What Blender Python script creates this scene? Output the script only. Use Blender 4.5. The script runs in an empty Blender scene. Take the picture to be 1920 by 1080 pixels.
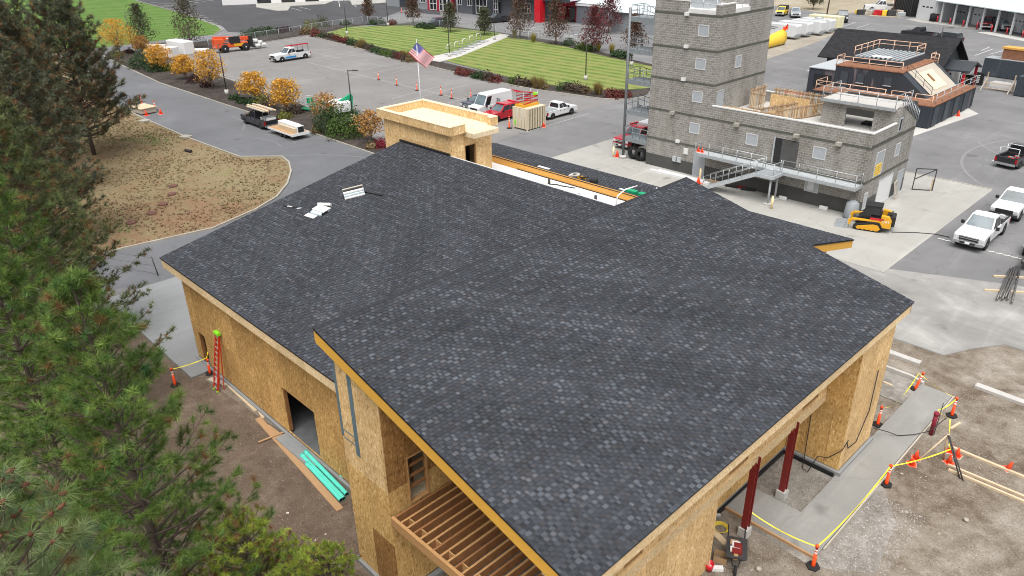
import bpy, math, random
import numpy as np
from mathutils import Vector, Matrix
R = math.radians
random.seed(7)
rng = np.random.default_rng(11)
S = bpy.context.scene
COL = S.collection

# ---------------------------------------------------------------- camera, sky, sun, exposure
cd = bpy.data.cameras.new('camera')
cam = bpy.data.objects.new('camera', cd)
COL.objects.link(cam)
S.camera = cam
cd.sensor_fit = 'HORIZONTAL'
cd.sensor_width = 36.0
cd.lens = 36.0 * 1410.945 / 1920.0
cd.clip_start = 0.1
cd.clip_end = 3000
CR = Vector((0.69928595, 0.7146686, -0.01574636))
CU = Vector((-0.30826056, 0.32135353, 0.89538111))
CF = Vector((-0.64496092, 0.62127345, -0.44502215))
m = Matrix((CR, CU, -CF)).transposed().to_4x4()
m.translation = (0, 0, 23.0)
cam.matrix_world = m

SUN_AZ, SUN_EL = R(-50), R(66)
W = bpy.data.worlds.new('World')
S.world = W
W.use_nodes = True
wn = W.node_tree
bg = wn.nodes['Background']
sky = wn.nodes.new('ShaderNodeTexSky')
sky.sky_type = 'NISHITA'
sky.sun_disc = False
sky.sun_elevation = SUN_EL
sky.sun_rotation = R(90) - SUN_AZ
sky.air_density = 1.0
sky.dust_density = 6.0
sky.ozone_density = 1.0
hs = wn.nodes.new('ShaderNodeHueSaturation')
hs.inputs['Saturation'].default_value = 0.22
wn.links.new(sky.outputs[0], hs.inputs['Color'])
wn.links.new(hs.outputs[0], bg.inputs['Color'])
bg.inputs['Strength'].default_value = 0.095
sl = bpy.data.lights.new('sun', 'SUN')
sl.energy = 1.4
sl.angle = R(55)
sl.color = (1.0, 0.96, 0.9)
sun = bpy.data.objects.new('sun', sl)
COL.objects.link(sun)
sd = Vector((math.cos(SUN_AZ) * math.cos(SUN_EL), math.sin(SUN_AZ) * math.cos(SUN_EL), math.sin(SUN_EL)))
sun.rotation_euler = sd.to_track_quat('Z', 'Y').to_euler()
S.view_settings.view_transform = 'Standard'
S.view_settings.look = 'None'
S.view_settings.exposure = 1.08
S.view_settings.gamma = 1.0
S.view_settings.use_curve_mapping = False
S.render.engine = 'CYCLES'
S.cycles.max_bounces = 5
S.cycles.transparent_max_bounces = 12
S.cycles.use_denoising = True
S.cycles.filter_width = 1.05

# ---------------------------------------------------------------- materials
MATS = {}
def newmat(name):
    mt = bpy.data.materials.new(name)
    mt.use_nodes = True
    nt = mt.node_tree
    b = nt.nodes['Principled BSDF']
    MATS[name] = mt
    return mt, nt, b
def node(nt, t, **k):
    n = nt.nodes.new(t)
    for a, v in k.items():
        setattr(n, a, v)
    return n
def pos(nt, sx=1, sy=1, sz=1, rz=0, obj=False):
    c = node(nt, 'ShaderNodeTexCoord') if obj else node(nt, 'ShaderNodeNewGeometry')
    mp = node(nt, 'ShaderNodeMapping')
    mp.inputs['Scale'].default_value = (sx, sy, sz)
    mp.inputs['Rotation'].default_value = (0, 0, rz)
    nt.links.new(c.outputs['Object' if obj else 'Position'], mp.inputs['Vector'])
    return mp.outputs[0]
def noise(nt, vec, scale, detail=4, rough=0.6, dist=0.0):
    n = node(nt, 'ShaderNodeTexNoise')
    n.inputs['Scale'].default_value = scale
    n.inputs['Detail'].default_value = detail
    n.inputs['Roughness'].default_value = rough
    n.inputs['Distortion'].default_value = dist
    nt.links.new(vec, n.inputs['Vector'])
    return n.outputs['Fac']
def ramp(nt, fac, stops, interp='LINEAR'):
    r = node(nt, 'ShaderNodeValToRGB')
    r.color_ramp.interpolation = interp
    e = r.color_ramp.elements
    while len(e) < len(stops):
        e.new(0.5)
    for i, (p, c) in enumerate(stops):
        e[i].position = p
        e[i].color = (c, c, c, 1) if isinstance(c, (int, float)) else (*c, 1)
    nt.links.new(fac, r.inputs[0])
    return r.outputs[0]
def mixc(nt, fac, a, b, blend='MIX'):
    n = node(nt, 'ShaderNodeMix', data_type='RGBA', blend_type=blend)
    for i, v in ((0, fac), (6, a), (7, b)):
        if hasattr(v, 'links'):
            nt.links.new(v, n.inputs[i])
        else:
            n.inputs[i].default_value = v if i == 0 else (*v, 1)
    return n.outputs[2]
def bump(nt, b, h, strength=0.4, dist=0.02):
    n = node(nt, 'ShaderNodeBump')
    n.inputs['Strength'].default_value = strength
    n.inputs['Distance'].default_value = dist
    nt.links.new(h, n.inputs['Height'])
    nt.links.new(n.outputs[0], b.inputs['Normal'])
def plain(name, c, rough=0.6, metal=0.0, vary=0.12, scale=3.0, spec=0.4, coat=0.0):
    mt, nt, b = newmat(name)
    v = pos(nt)
    f = noise(nt, v, scale, 5, 0.65)
    lo = tuple(x * (1 - vary) for x in c)
    hi = tuple(min(1, x * (1 + vary)) for x in c)
    nt.links.new(ramp(nt, f, [(0.3, lo), (0.7, hi)]), b.inputs['Base Color'])
    b.inputs['Roughness'].default_value = rough
    b.inputs['Metallic'].default_value = metal
    b.inputs['Specular IOR Level'].default_value = spec
    if coat:
        b.inputs['Coat Weight'].default_value = coat
        b.inputs['Coat Roughness'].default_value = 0.08
    return mt
def attrmat(name, rough=0.8, grain=0.15, gscale=30, spec=0.25, trans=0.0, objcol=False):
    mt, nt, b = newmat(name)
    if objcol:
        a = node(nt, 'ShaderNodeObjectInfo').outputs['Color']
    else:
        a = node(nt, 'ShaderNodeAttribute', attribute_name='col').outputs['Color']
    f = noise(nt, pos(nt), gscale, 3, 0.6)
    g = ramp(nt, f, [(0.3, 1 - grain), (0.7, 1 + grain)])
    nt.links.new(mixc(nt, 1.0, a, g, 'MULTIPLY'), b.inputs['Base Color'])
    b.inputs['Roughness'].default_value = rough
    b.inputs['Specular IOR Level'].default_value = spec
    if trans:
        t = node(nt, 'ShaderNodeBsdfTranslucent')
        nt.links.new(a, t.inputs[0])
        mx = node(nt, 'ShaderNodeMixShader')
        mx.inputs[0].default_value = trans
        nt.links.new(b.outputs[0], mx.inputs[1])
        nt.links.new(t.outputs[0], mx.inputs[2])
        nt.links.new(mx.outputs[0], nt.nodes['Material Output'].inputs['Surface'])
    return mt

def osb(name, dark, mid, light, sx=38, sz=9, streak=0.25):
    mt, nt, b = newmat(name)
    p = pos(nt, sx, sx, sz)
    nd = node(nt, 'ShaderNodeTexNoise')
    nd.inputs['Scale'].default_value = 0.35
    nd.inputs['Detail'].default_value = 2
    nt.links.new(p, nd.inputs['Vector'])
    ad = node(nt, 'ShaderNodeVectorMath', operation='MULTIPLY_ADD')
    nt.links.new(nd.outputs['Color'], ad.inputs[0])
    ad.inputs[1].default_value = (2.2, 2.2, 1.2)
    nt.links.new(p, ad.inputs[2])
    v1 = node(nt, 'ShaderNodeTexVoronoi')
    v1.inputs['Scale'].default_value = 1.0
    nt.links.new(ad.outputs[0], v1.inputs['Vector'])
    p2 = pos(nt, sx * 0.45, sx * 0.45, sz * 1.5)
    v2 = node(nt, 'ShaderNodeTexVoronoi')
    v2.inputs['Scale'].default_value = 1.0
    nt.links.new(p2, v2.inputs['Vector'])
    s1 = node(nt, 'ShaderNodeSeparateColor'); nt.links.new(v1.outputs['Color'], s1.inputs[0])
    s2 = node(nt, 'ShaderNodeSeparateColor'); nt.links.new(v2.outputs['Color'], s2.inputs[0])
    mx = node(nt, 'ShaderNodeMath', operation='MULTIPLY_ADD')
    nt.links.new(s1.outputs[0], mx.inputs[0]); mx.inputs[1].default_value = 0.68
    m2 = node(nt, 'ShaderNodeMath', operation='MULTIPLY'); nt.links.new(s2.outputs[1], m2.inputs[0]); m2.inputs[1].default_value = 0.32
    nt.links.new(m2.outputs[0], mx.inputs[2])
    c = ramp(nt, mx.outputs[0], [(0.05, dark), (0.3, mid), (0.6, mid), (0.95, light)])
    big = noise(nt, pos(nt, 1, 1, 0.5), 0.9, 3)
    c = mixc(nt, 1.0, c, ramp(nt, big, [(0.3, 1 - streak), (0.7, 1 + streak * 0.5)]), 'MULTIPLY')
    rn = node(nt, 'ShaderNodeObjectInfo').outputs['Random']
    c = mixc(nt, 1.0, c, ramp(nt, rn, [(0.0, (0.86, 0.84, 0.82)), (1.0, (1.06, 1.06, 1.08))]), 'MULTIPLY')
    nt.links.new(c, b.inputs['Base Color'])
    b.inputs['Roughness'].default_value = 0.75
    b.inputs['Specular IOR Level'].default_value = 0.25
    bump(nt, b, mx.outputs[0], 0.25, 0.004)
    return mt
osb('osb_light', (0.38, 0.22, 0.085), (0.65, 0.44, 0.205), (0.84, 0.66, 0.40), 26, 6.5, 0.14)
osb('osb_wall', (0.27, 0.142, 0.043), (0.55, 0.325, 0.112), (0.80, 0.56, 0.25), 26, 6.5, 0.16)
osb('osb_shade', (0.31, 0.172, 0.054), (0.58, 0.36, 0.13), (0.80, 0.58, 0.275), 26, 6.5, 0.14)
osb('osb_pale', (0.48, 0.33, 0.165), (0.70, 0.53, 0.30), (0.84, 0.70, 0.49), 24, 13, 0.08)
osb('osb_deck', (0.54, 0.42, 0.27), (0.70, 0.58, 0.40), (0.80, 0.71, 0.55), 13, 13, 0.06)
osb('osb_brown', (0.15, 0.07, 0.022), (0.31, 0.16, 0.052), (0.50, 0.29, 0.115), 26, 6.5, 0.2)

def wood(name, c, rz=0, k=0.25, sx=3, sy=60):
    mt, nt, b = newmat(name)
    f = noise(nt, pos(nt, sx, sy, sy * 0.6, rz), 1.0, 4, 0.6, 0.6)
    nt.links.new(ramp(nt, f, [(0.25, tuple(x * (1 - k) for x in c)), (0.75, tuple(min(1, x * (1 + k)) for x in c))]), b.inputs['Base Color'])
    b.inputs['Roughness'].default_value = 0.65
    b.inputs['Specular IOR Level'].default_value = 0.3
    return mt
wood('glulam', (0.62, 0.34, 0.055), k=0.14)
wood('joist', (0.27, 0.125, 0.05), sx=60, sy=3)
wood('joist_edge', (0.42, 0.235, 0.10))
wood('lumber', (0.52, 0.41, 0.28))
wood('lumber_grey', (0.40, 0.36, 0.30))
wood('plank_tan', (0.38, 0.235, 0.125))
wood('orange_fascia', (0.62, 0.32, 0.075), k=0.12)
wood('pallet_wood', (0.33, 0.22, 0.13), sx=8, sy=8, k=0.45)
wood('utility_pole', (0.13, 0.085, 0.06), sx=20, sy=20)

def cmu():
    mt, nt, b = newmat('concrete_block')
    g = node(nt, 'ShaderNodeNewGeometry')
    s = node(nt, 'ShaderNodeSeparateXYZ'); nt.links.new(g.outputs['Position'], s.inputs[0])
    a = node(nt, 'ShaderNodeMath', operation='ADD'); nt.links.new(s.outputs[0], a.inputs[0]); nt.links.new(s.outputs[1], a.inputs[1])
    c = node(nt, 'ShaderNodeCombineXYZ'); nt.links.new(a.outputs[0], c.inputs[0]); nt.links.new(s.outputs[2], c.inputs[1])
    br = node(nt, 'ShaderNodeTexBrick')
    br.inputs['Scale'].default_value = 1.0
    br.inputs['Brick Width'].default_value = 0.42
    br.inputs['Row Height'].default_value = 0.21
    br.inputs['Mortar Size'].default_value = 0.016
    br.inputs['Mortar Smooth'].default_value = 0.3
    br.inputs['Bias'].default_value = 0.0
    br.inputs['Color1'].default_value = (0.265, 0.255, 0.238, 1)
    br.inputs['Color2'].default_value = (0.195, 0.186, 0.172, 1)
    br.inputs['Mortar'].default_value = (0.40, 0.39, 0.365, 1)
    nt.links.new(c.outputs[0], br.inputs['Vector'])
    stain = noise(nt, pos(nt, 0.35, 0.35, 0.06), 1.6, 4, 0.6)
    pale = ramp(nt, stain, [(0.50, 0.0), (0.64, 0.55)])
    col = mixc(nt, pale, br.outputs['Color'], (0.335, 0.322, 0.295))
    soot = noise(nt, pos(nt, 0.9, 0.9, 0.10, 0.4), 1.1, 5, 0.65)
    col = mixc(nt, 1.0, col, ramp(nt, soot, [(0.34, (0.80, 0.78, 0.75)), (0.50, (1.0, 1.0, 1.0))]), 'MULTIPLY')
    pt = noise(nt, pos(nt), 9, 3)
    col = mixc(nt, 1.0, col, ramp(nt, pt, [(0.3, 0.88), (0.7, 1.12)]), 'MULTIPLY')
    nt.links.new(col, b.inputs['Base Color'])
    b.inputs['Roughness'].default_value = 0.9
    b.inputs['Specular IOR Level'].default_value = 0.15
    inv = node(nt, 'ShaderNodeMath', operation='SUBTRACT'); inv.inputs[0].default_value = 1.0
    nt.links.new(br.outputs['Fac'], inv.inputs[1])
    bump(nt, b, inv.outputs[0], 0.5, 0.015)
cmu()
plain('block_band', (0.085, 0.087, 0.075), 0.85, vary=0.2)
plain('block_base', (0.068, 0.068, 0.066), 0.85, vary=0.18, scale=1.2)
plain('white_metal', (0.62, 0.63, 0.64), 0.35, vary=0.03)
plain('white_matte', (0.62, 0.62, 0.615), 0.6, vary=0.05)
plain('shutter_grey', (0.34, 0.365, 0.39), 0.45, vary=0.05)
plain('galvanised', (0.42, 0.45, 0.47), 0.42, 0.5, vary=0.22, scale=5)
plain('galv_matte', (0.40, 0.43, 0.45), 0.5, 0.1, vary=0.15, scale=4)
plain('stair_grey', (0.215, 0.24, 0.255), 0.5, 0.2, vary=0.2, scale=4)
plain('tyre_mark', (0.146, 0.149, 0.157), 0.85, vary=0.12)
plain('dust_streak', (0.195, 0.194, 0.194), 0.9, vary=0.12)
plain('column_grey', (0.15, 0.16, 0.17), 0.5, 0.2, vary=0.15, scale=4)
plain('frame_grey', (0.50, 0.51, 0.52), 0.45, vary=0.06)
plain('grating', (0.27, 0.30, 0.32), 0.6, 0.2, vary=0.25, scale=14)
plain('coping', (0.60, 0.60, 0.59), 0.45, vary=0.06)
plain('red_steel', (0.17, 0.016, 0.014), 0.5, vary=0.2, scale=6)
plain('red_paint', (0.50, 0.012, 0.022), 0.3, vary=0.08, coat=0.5)
plain('truck_red', (0.40, 0.008, 0.020), 0.28, vary=0.05, coat=0.7)
plain('truck_white', (0.60, 0.61, 0.62), 0.3, vary=0.03, coat=0.5)
plain('truck_black', (0.012, 0.013, 0.016), 0.25, vary=0.1, coat=0.7)
plain('truck_navy', (0.020, 0.025, 0.040), 0.25, vary=0.1, coat=0.7)
plain('truck_silver', (0.42, 0.44, 0.46), 0.3, 0.4, vary=0.04, coat=0.6)
plain('stripe_blue', (0.02, 0.23, 0.55), 0.35, vary=0.05)
plain('plastic_black', (0.016, 0.016, 0.018), 0.55, vary=0.2)
plain('rubber', (0.014, 0.014, 0.015), 0.85, vary=0.3, scale=12)
plain('chrome', (0.62, 0.63, 0.65), 0.22, 0.9, vary=0.06)
plain('rim_grey', (0.28, 0.29, 0.30), 0.35, 0.7, vary=0.1)
plain('lamp_clear', (0.62, 0.64, 0.66), 0.15, 0.2, vary=0.2, scale=20)
plain('lamp_red', (0.30, 0.008, 0.010), 0.2, vary=0.1)
plain('orange_plastic', (0.80, 0.072, 0.012), 0.45, vary=0.08)
plain('cone_orange', (0.85, 0.085, 0.030), 0.45, vary=0.08)
plain('reflective', (0.82, 0.82, 0.80), 0.35, vary=0.04)
plain('yellow_tape', (0.78, 0.70, 0.03), 0.4, vary=0.12)
plain('yellow_paint', (0.75, 0.50, 0.05), 0.5, vary=0.1)
plain('bollard_cream', (0.74, 0.60, 0.34), 0.5, vary=0.08)
plain('cat_yellow', (0.62, 0.31, 0.012), 0.4, vary=0.06, coat=0.3)
plain('lift_orange', (0.62, 0.085, 0.022), 0.4, vary=0.06, coat=0.3)
plain('lift_green', (0.01, 0.28, 0.13), 0.4, vary=0.08)
plain('teal_pipe', (0.10, 0.62, 0.50), 0.4, vary=0.05)
plain('lime_plastic', (0.25, 0.72, 0.03), 0.4, vary=0.06)
plain('ladder_red', (0.52, 0.035, 0.012), 0.45, vary=0.08)
plain('aluminium', (0.55, 0.57, 0.59), 0.35, 0.6, vary=0.1)
plain('steel_dark', (0.055, 0.055, 0.058), 0.5, 0.3, vary=0.25, scale=6)
plain('steel_pipe', (0.13, 0.125, 0.12), 0.45, 0.5, vary=0.35, scale=5)
plain('container_tan', (0.58, 0.50, 0.36), 0.55, vary=0.08, scale=1.5)
plain('roof_white', (0.66, 0.66, 0.67), 0.45, vary=0.05, scale=1.2)
plain('flashing_black', (0.010, 0.010, 0.012), 0.5, vary=0.2)
plain('roof_ridge', (0.030, 0.032, 0.037), 0.9, vary=0.25, scale=8, spec=0.15)
plain('metal_roof', (0.50, 0.56, 0.58), 0.4, 0.1, vary=0.05, scale=0.4)
plain('clad_dark', (0.036, 0.042, 0.050), 0.6, vary=0.12, scale=0.8)
plain('clad_grey', (0.105, 0.115, 0.130), 0.6, vary=0.1, scale=0.8)
plain('clad_mid', (0.23, 0.25, 0.265), 0.6, vary=0.08, scale=0.8)
plain('clad_red', (0.33, 0.022, 0.042), 0.5, vary=0.1, scale=0.8)
plain('wall_light', (0.55, 0.57, 0.59), 0.55, vary=0.05, scale=0.6)
plain('interior_dark', (0.020, 0.020, 0.022), 0.9, vary=0.3)
plain('interior_floor', (0.11, 0.115, 0.12), 0.8, vary=0.3, scale=1)
plain('rust_deck', (0.21, 0.095, 0.052), 0.85, vary=0.3, scale=2.5)
plain('cover_brown', (0.115, 0.055, 0.042), 0.9, vary=0.3, scale=4)
plain('rail_peach', (0.70, 0.46, 0.33), 0.5, vary=0.15, scale=2)
plain('membrane_blue', (0.11, 0.17, 0.20), 0.5, vary=0.25, scale=7)
plain('rock', (0.32, 0.29, 0.25), 0.9, vary=0.35, scale=6)
plain('cardboard', (0.36, 0.23, 0.12), 0.8, vary=0.12)
plain('cord_yellow', (0.55, 0.42, 0.05), 0.6, vary=0.15)
plain('rope_white', (0.66, 0.64, 0.58), 0.8, vary=0.1)
plain('straw', (0.55, 0.42, 0.22), 0.9, vary=0.2)
plain('maroon', (0.20, 0.012, 0.03), 0.5, vary=0.15)
plain('flag_blue', (0.045, 0.055, 0.24), 0.75, vary=0.08)
plain('flag_red', (0.42, 0.020, 0.045), 0.75, vary=0.08)
plain('flag_white', (0.72, 0.70, 0.72), 0.75, vary=0.04)
plain('wrap_print', (0.48, 0.58, 0.62), 0.35, vary=0.35, scale=9)
plain('foam_black', (0.02, 0.02, 0.022), 0.8)
plain('paint_line', (0.56, 0.56, 0.54), 0.75, vary=0.25, scale=6)
plain('paint_line_faded', (0.31, 0.305, 0.295), 0.8, vary=0.2, scale=4)
plain('cream_paint', (0.66, 0.62, 0.40), 0.4, vary=0.05)
def glass(name, c):
    mt, nt, b = newmat(name)
    f = noise(nt, pos(nt), 0.7, 2)
    nt.links.new(ramp(nt, f, [(0.35, tuple(x * 0.6 for x in c)), (0.7, tuple(x * 1.5 for x in c))]), b.inputs['Base Color'])
    b.inputs['Roughness'].default_value = 0.06
    b.inputs['Specular IOR Level'].default_value = 0.7
glass('glass_dark', (0.012, 0.014, 0.017))
glass('glass_shield', (0.075, 0.10, 0.115))
glass('glass_building', (0.010, 0.011, 0.013))
attrmat('shingle', 0.92, 0.22, 70, 0.12)
attrmat('shingle_piece', 0.92, 0.22, 70, 0.12, objcol=True)
attrmat('needles', 0.6, 0.1, 8, 0.25, 0.18)
attrmat('leaves', 0.65, 0.1, 8, 0.25, 0.25)
plain('bark', (0.085, 0.062, 0.05), 0.95, vary=0.4, scale=9)
plain('bark_grey', (0.15, 0.12, 0.10), 0.95, vary=0.3, scale=9)
plain('cone_brown', (0.14, 0.045, 0.03), 0.8, vary=0.3, scale=20)

# ---------------------------------------------------------------- mesh helpers
class MB:
    def __init__(s):
        s.v = []; s.f = []; s.sm = []
    def add(s, vs, fs, smooth=False):
        o = len(s.v)
        s.v += [tuple(p) for p in vs]
        s.f += [tuple(i + o for i in f) for f in fs]
        s.sm += [smooth] * len(fs)
        return s
    def box(s, x0, x1, y0, y1, z0, z1):
        vs = [(x0, y0, z0), (x1, y0, z0), (x1, y1, z0), (x0, y1, z0), (x0, y0, z1), (x1, y0, z1), (x1, y1, z1), (x0, y1, z1)]
        return s.add(vs, [(0, 3, 2, 1), (4, 5, 6, 7), (0, 1, 5, 4), (1, 2, 6, 5), (2, 3, 7, 6), (3, 0, 4, 7)])
    def bar(s, a, b, w, h=None, up=(0, 0, 1)):
        h = h or w
        a = Vector(a); b = Vector(b); d = (b - a).normalized(); u = Vector(up)
        if abs(d.dot(u)) > 0.99: u = Vector((1, 0, 0))
        sd_ = d.cross(u).normalized() * (w / 2); uu = sd_.cross(d).normalized() * (h / 2)
        vs = [a - sd_ - uu, a + sd_ - uu, a + sd_ + uu, a - sd_ + uu, b - sd_ - uu, b + sd_ - uu, b + sd_ + uu, b - sd_ + uu]
        return s.add(vs, [(0, 1, 2, 3), (7, 6, 5, 4), (0, 4, 5, 1), (1, 5, 6, 2), (2, 6, 7, 3), (3, 7, 4, 0)])
    def tube(s, pts, r, n=8, cap=True):
        pts = [Vector(p) for p in pts]
        rs = r if isinstance(r, (list, tuple)) else [r] * len(pts)
        vs = []; fs = []
        prev = None
        for i, p in enumerate(pts):
            d = (pts[min(i + 1, len(pts) - 1)] - pts[max(i - 1, 0)]).normalized()
            if prev is None:
                u = Vector((0, 0, 1)) if abs(d.z) < 0.9 else Vector((1, 0, 0))
                a = d.cross(u).normalized()
            else:
                a = (prev - d * prev.dot(d)).normalized()
            prev = a
            b = d.cross(a)
            for k in range(n):
                t = 2 * math.pi * k / n
                vs.append(p + (a * math.cos(t) + b * math.sin(t)) * rs[i])
        for i in range(len(pts) - 1):
            for k in range(n):
                q = (k + 1) % n
                fs.append((i * n + k, i * n + q, (i + 1) * n + q, (i + 1) * n + k))
        s.add(vs, fs, True)
        if cap:
            o = len(s.v) - len(vs)
            s.f += [tuple(o + k for k in reversed(range(n))), tuple(o + (len(pts) - 1) * n + k for k in range(n))]
            s.sm += [False, False]
        return s
    def lathe(s, prof, c=(0, 0, 0), n=16, axis='z', cap=True):
        vs = []; fs = []
        for r, h in prof:
            for k in range(n):
                t = 2 * math.pi * k / n
                x, y = r * math.cos(t), r * math.sin(t)
                q = (x, y, h) if axis == 'z' else ((h, x, y) if axis == 'x' else (x, h, y))
                vs.append((q[0] + c[0], q[1] + c[1], q[2] + c[2]))
        m_ = len(prof)
        for i in range(m_ - 1):
            for k in range(n):
                q = (k + 1) % n
                f = (i * n + k, i * n + q, (i + 1) * n + q, (i + 1) * n + k)
                fs.append(f if axis != 'y' else f[::-1])
        if cap:
            a = tuple(reversed(range(n))); b = tuple((m_ - 1) * n + k for k in range(n))
            fs += [a, b] if axis != 'y' else [a[::-1], b[::-1]]
        return s.add(vs, fs, True) if False else s._lathe(vs, fs, m_, n)
    def _lathe(s, vs, fs, m_, n):
        o = len(s.v)
        s.v += vs
        s.f += [tuple(i + o for i in f) for f in fs]
        s.sm += [len(f) == 4 for f in fs]
        return s
    def prism(s, poly, z0, z1):
        n = len(poly)
        ar = sum(poly[i][0] * poly[(i + 1) % n][1] - poly[(i + 1) % n][0] * poly[i][1] for i in range(n))
        if ar < 0: poly = poly[::-1]
        vs = [(x, y, z0) for x, y in poly] + [(x, y, z1) for x, y in poly]
        fs = [tuple(reversed(range(n))), tuple(range(n, 2 * n))] + [(i, (i + 1) % n, n + (i + 1) % n, n + i) for i in range(n)]
        return s.add(vs, fs)
    def extr_y(s, poly, y0, y1):            # polygon in (x, z), extruded along y
        n = len(poly)
        ar = sum(poly[i][0] * poly[(i + 1) % n][1] - poly[(i + 1) % n][0] * poly[i][1] for i in range(n))
        if ar < 0: poly = poly[::-1]
        vs = [(x, y0, z) for x, z in poly] + [(x, y1, z) for x, z in poly]
        fs = [tuple(range(n)), tuple(reversed(range(n, 2 * n)))] + [(i, n + i, n + (i + 1) % n, (i + 1) % n) for i in range(n)]
        return s.add(vs, fs)
    def extr_x(s, poly, x0, x1):            # polygon in (y, z), extruded along x
        n = len(poly)
        ar = sum(poly[i][0] * poly[(i + 1) % n][1] - poly[(i + 1) % n][0] * poly[i][1] for i in range(n))
        if ar < 0: poly = poly[::-1]
        vs = [(x0, y, z) for y, z in poly] + [(x1, y, z) for y, z in poly]
        fs = [tuple(reversed(range(n))), tuple(range(n, 2 * n))] + [(i, (i + 1) % n, n + (i + 1) % n, n + i) for i in range(n)]
        return s.add(vs, fs)
    def loft(s, rings, cap=True, smooth=True):
        n = len(rings[0])
        vs = [p for r in rings for p in r]
        fs = [(i * n + k, i * n + (k + 1) % n, (i + 1) * n + (k + 1) % n, (i + 1) * n + k) for i in range(len(rings) - 1) for k in range(n)]
        o = len(s.v)
        s.add(vs, fs, smooth)
        if cap:
            s.f += [tuple(o + k for k in reversed(range(n))), tuple(o + (len(rings) - 1) * n + k for k in range(n))]
            s.sm += [False, False]
        return s
    def build(s, name, mat, parent=None, loc=None, bevel=0, rotz=0, kind=None):
        me = bpy.data.meshes.new(name)
        me.from_pydata([tuple(p) for p in s.v], [], s.f)
        if any(s.sm):
            me.polygons.foreach_set('use_smooth', s.sm)
        me.materials.append(MATS[mat])
        o = bpy.data.objects.new(name, me)
        COL.objects.link(o)
        if parent is not None: o.parent = parent
        if loc is not None: o.location = loc
        if rotz: o.rotation_euler.z = rotz
        if bevel:
            md = o.modifiers.new('bevel', 'BEVEL')
            md.width = bevel; md.segments = 2; md.limit_method = 'ANGLE'; md.angle_limit = R(40)
        if kind: o['kind'] = kind
        return o
def thing(name, label, cat, loc=(0, 0, 0), rz=0, group=None):
    o = bpy.data.objects.new(name, None)
    COL.objects.link(o)
    o.empty_display_size = 0.2
    o.location = loc if len(loc) == 3 else (*loc, 0)
    o.rotation_euler.z = rz
    return tag(o, label, cat, group)
def tag(o, label, cat, group=None):
    o['label'] = label; o['category'] = cat
    if group: o['group'] = group
    return o
def struct(o, label=None):
    o['kind'] = 'structure'
    if label: o['label'] = label
    return o
def copy_tree(o, parent=None):
    c = o.copy(); COL.objects.link(c)
    if parent is not None: c.parent = parent
    for ch in o.children: copy_tree(ch, c)
    return c
def place(src, loc, rz=0, label=None, scale=None):
    c = copy_tree(src)
    c.location = loc if len(loc) == 3 else (*loc, 0)
    c.rotation_euler.z = rz
    if label: c['label'] = label
    if scale: c.scale = (scale,) * 3
    return c
def np_mesh(name, V, F, mat, col=None, parent=None, loc=None, tri=True):
    k = F.shape[1]
    me = bpy.data.meshes.new(name)
    me.vertices.add(len(V)); me.vertices.foreach_set('co', V.astype(np.float32).ravel())
    me.loops.add(F.size); me.loops.foreach_set('vertex_index', F.astype(np.int32).ravel())
    me.polygons.add(len(F))
    me.polygons.foreach_set('loop_start', np.arange(0, F.size, k, dtype=np.int32))
    me.polygons.foreach_set('use_smooth', np.zeros(len(F), bool))
    me.update(calc_edges=True)
    if col is not None:
        a = me.attributes.new('col', 'FLOAT_VECTOR', 'FACE')
        a.data.foreach_set('vector', col.astype(np.float32).ravel())
    me.materials.append(MATS[mat])
    o = bpy.data.objects.new(name, me)
    COL.objects.link(o)
    if parent is not None: o.parent = parent
    if loc is not None: o.location = loc
    return o
def heading(a, b): return math.atan2(b[1] - a[1], b[0] - a[0])

# ---------------------------------------------------------------- ground materials
def asphalt(name, c, sc=1.0, k=0.16, tint=(1, 1, 1)):
    mt, nt, b = newmat(name)
    big = noise(nt, pos(nt, 1, 1.6, 1, R(20)), 0.09 * sc, 6, 0.62, 0.4)
    str_ = noise(nt, pos(nt, 0.9, 0.09, 1, R(14)), 0.6 * sc, 5, 0.6, 0.8)
    fine = noise(nt, pos(nt), 28, 3, 0.7)
    col = ramp(nt, big, [(0.28, tuple(x * (1 - k) for x in c)), (0.55, c), (0.75, tuple(x * (1 + k * 1.5) for x in c))])
    col = mixc(nt, 1.0, col, ramp(nt, str_, [(0.3, 0.92), (0.6, 1.0), (0.75, 1.14)]), 'MULTIPLY')
    col = mixc(nt, 1.0, col, ramp(nt, fine, [(0.25, 0.86), (0.75, 1.14)]), 'MULTIPLY')
    sp = noise(nt, pos(nt), 0.55, 3, 0.5)
    col = mixc(nt, 1.0, col, ramp(nt, sp, [(0.27, 0.72), (0.36, 1.0)]), 'MULTIPLY')
    vo = node(nt, 'ShaderNodeTexVoronoi', feature='DISTANCE_TO_EDGE'); vo.inputs['Scale'].default_value = 0.085
    wv = node(nt, 'ShaderNodeVectorMath', operation='MULTIPLY_ADD'); nz = node(nt, 'ShaderNodeTexNoise'); nz.inputs['Scale'].default_value = 0.5
    pv = pos(nt); nt.links.new(pv, nz.inputs['Vector']); nt.links.new(nz.outputs['Color'], wv.inputs[0]); wv.inputs[1].default_value = (3, 3, 0); nt.links.new(pv, wv.inputs[2]); nt.links.new(wv.outputs[0], vo.inputs['Vector'])
    col = mixc(nt, 1.0, col, ramp(nt, vo.outputs['Distance'], [(0.0, 0.90), (0.006, 1.0)]), 'MULTIPLY')
    nt.links.new(col, b.inputs['Base Color'])
    b.inputs['Roughness'].default_value = 0.85
    b.inputs['Specular IOR Level'].default_value = 0.25
    bump(nt, b, fine, 0.2, 0.01)
asphalt('asphalt_road', (0.128, 0.132, 0.142))
asphalt('asphalt_lot', (0.190, 0.184, 0.180))
asphalt('asphalt_yard', (0.168, 0.168, 0.172), 1.3, 0.22)
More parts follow.
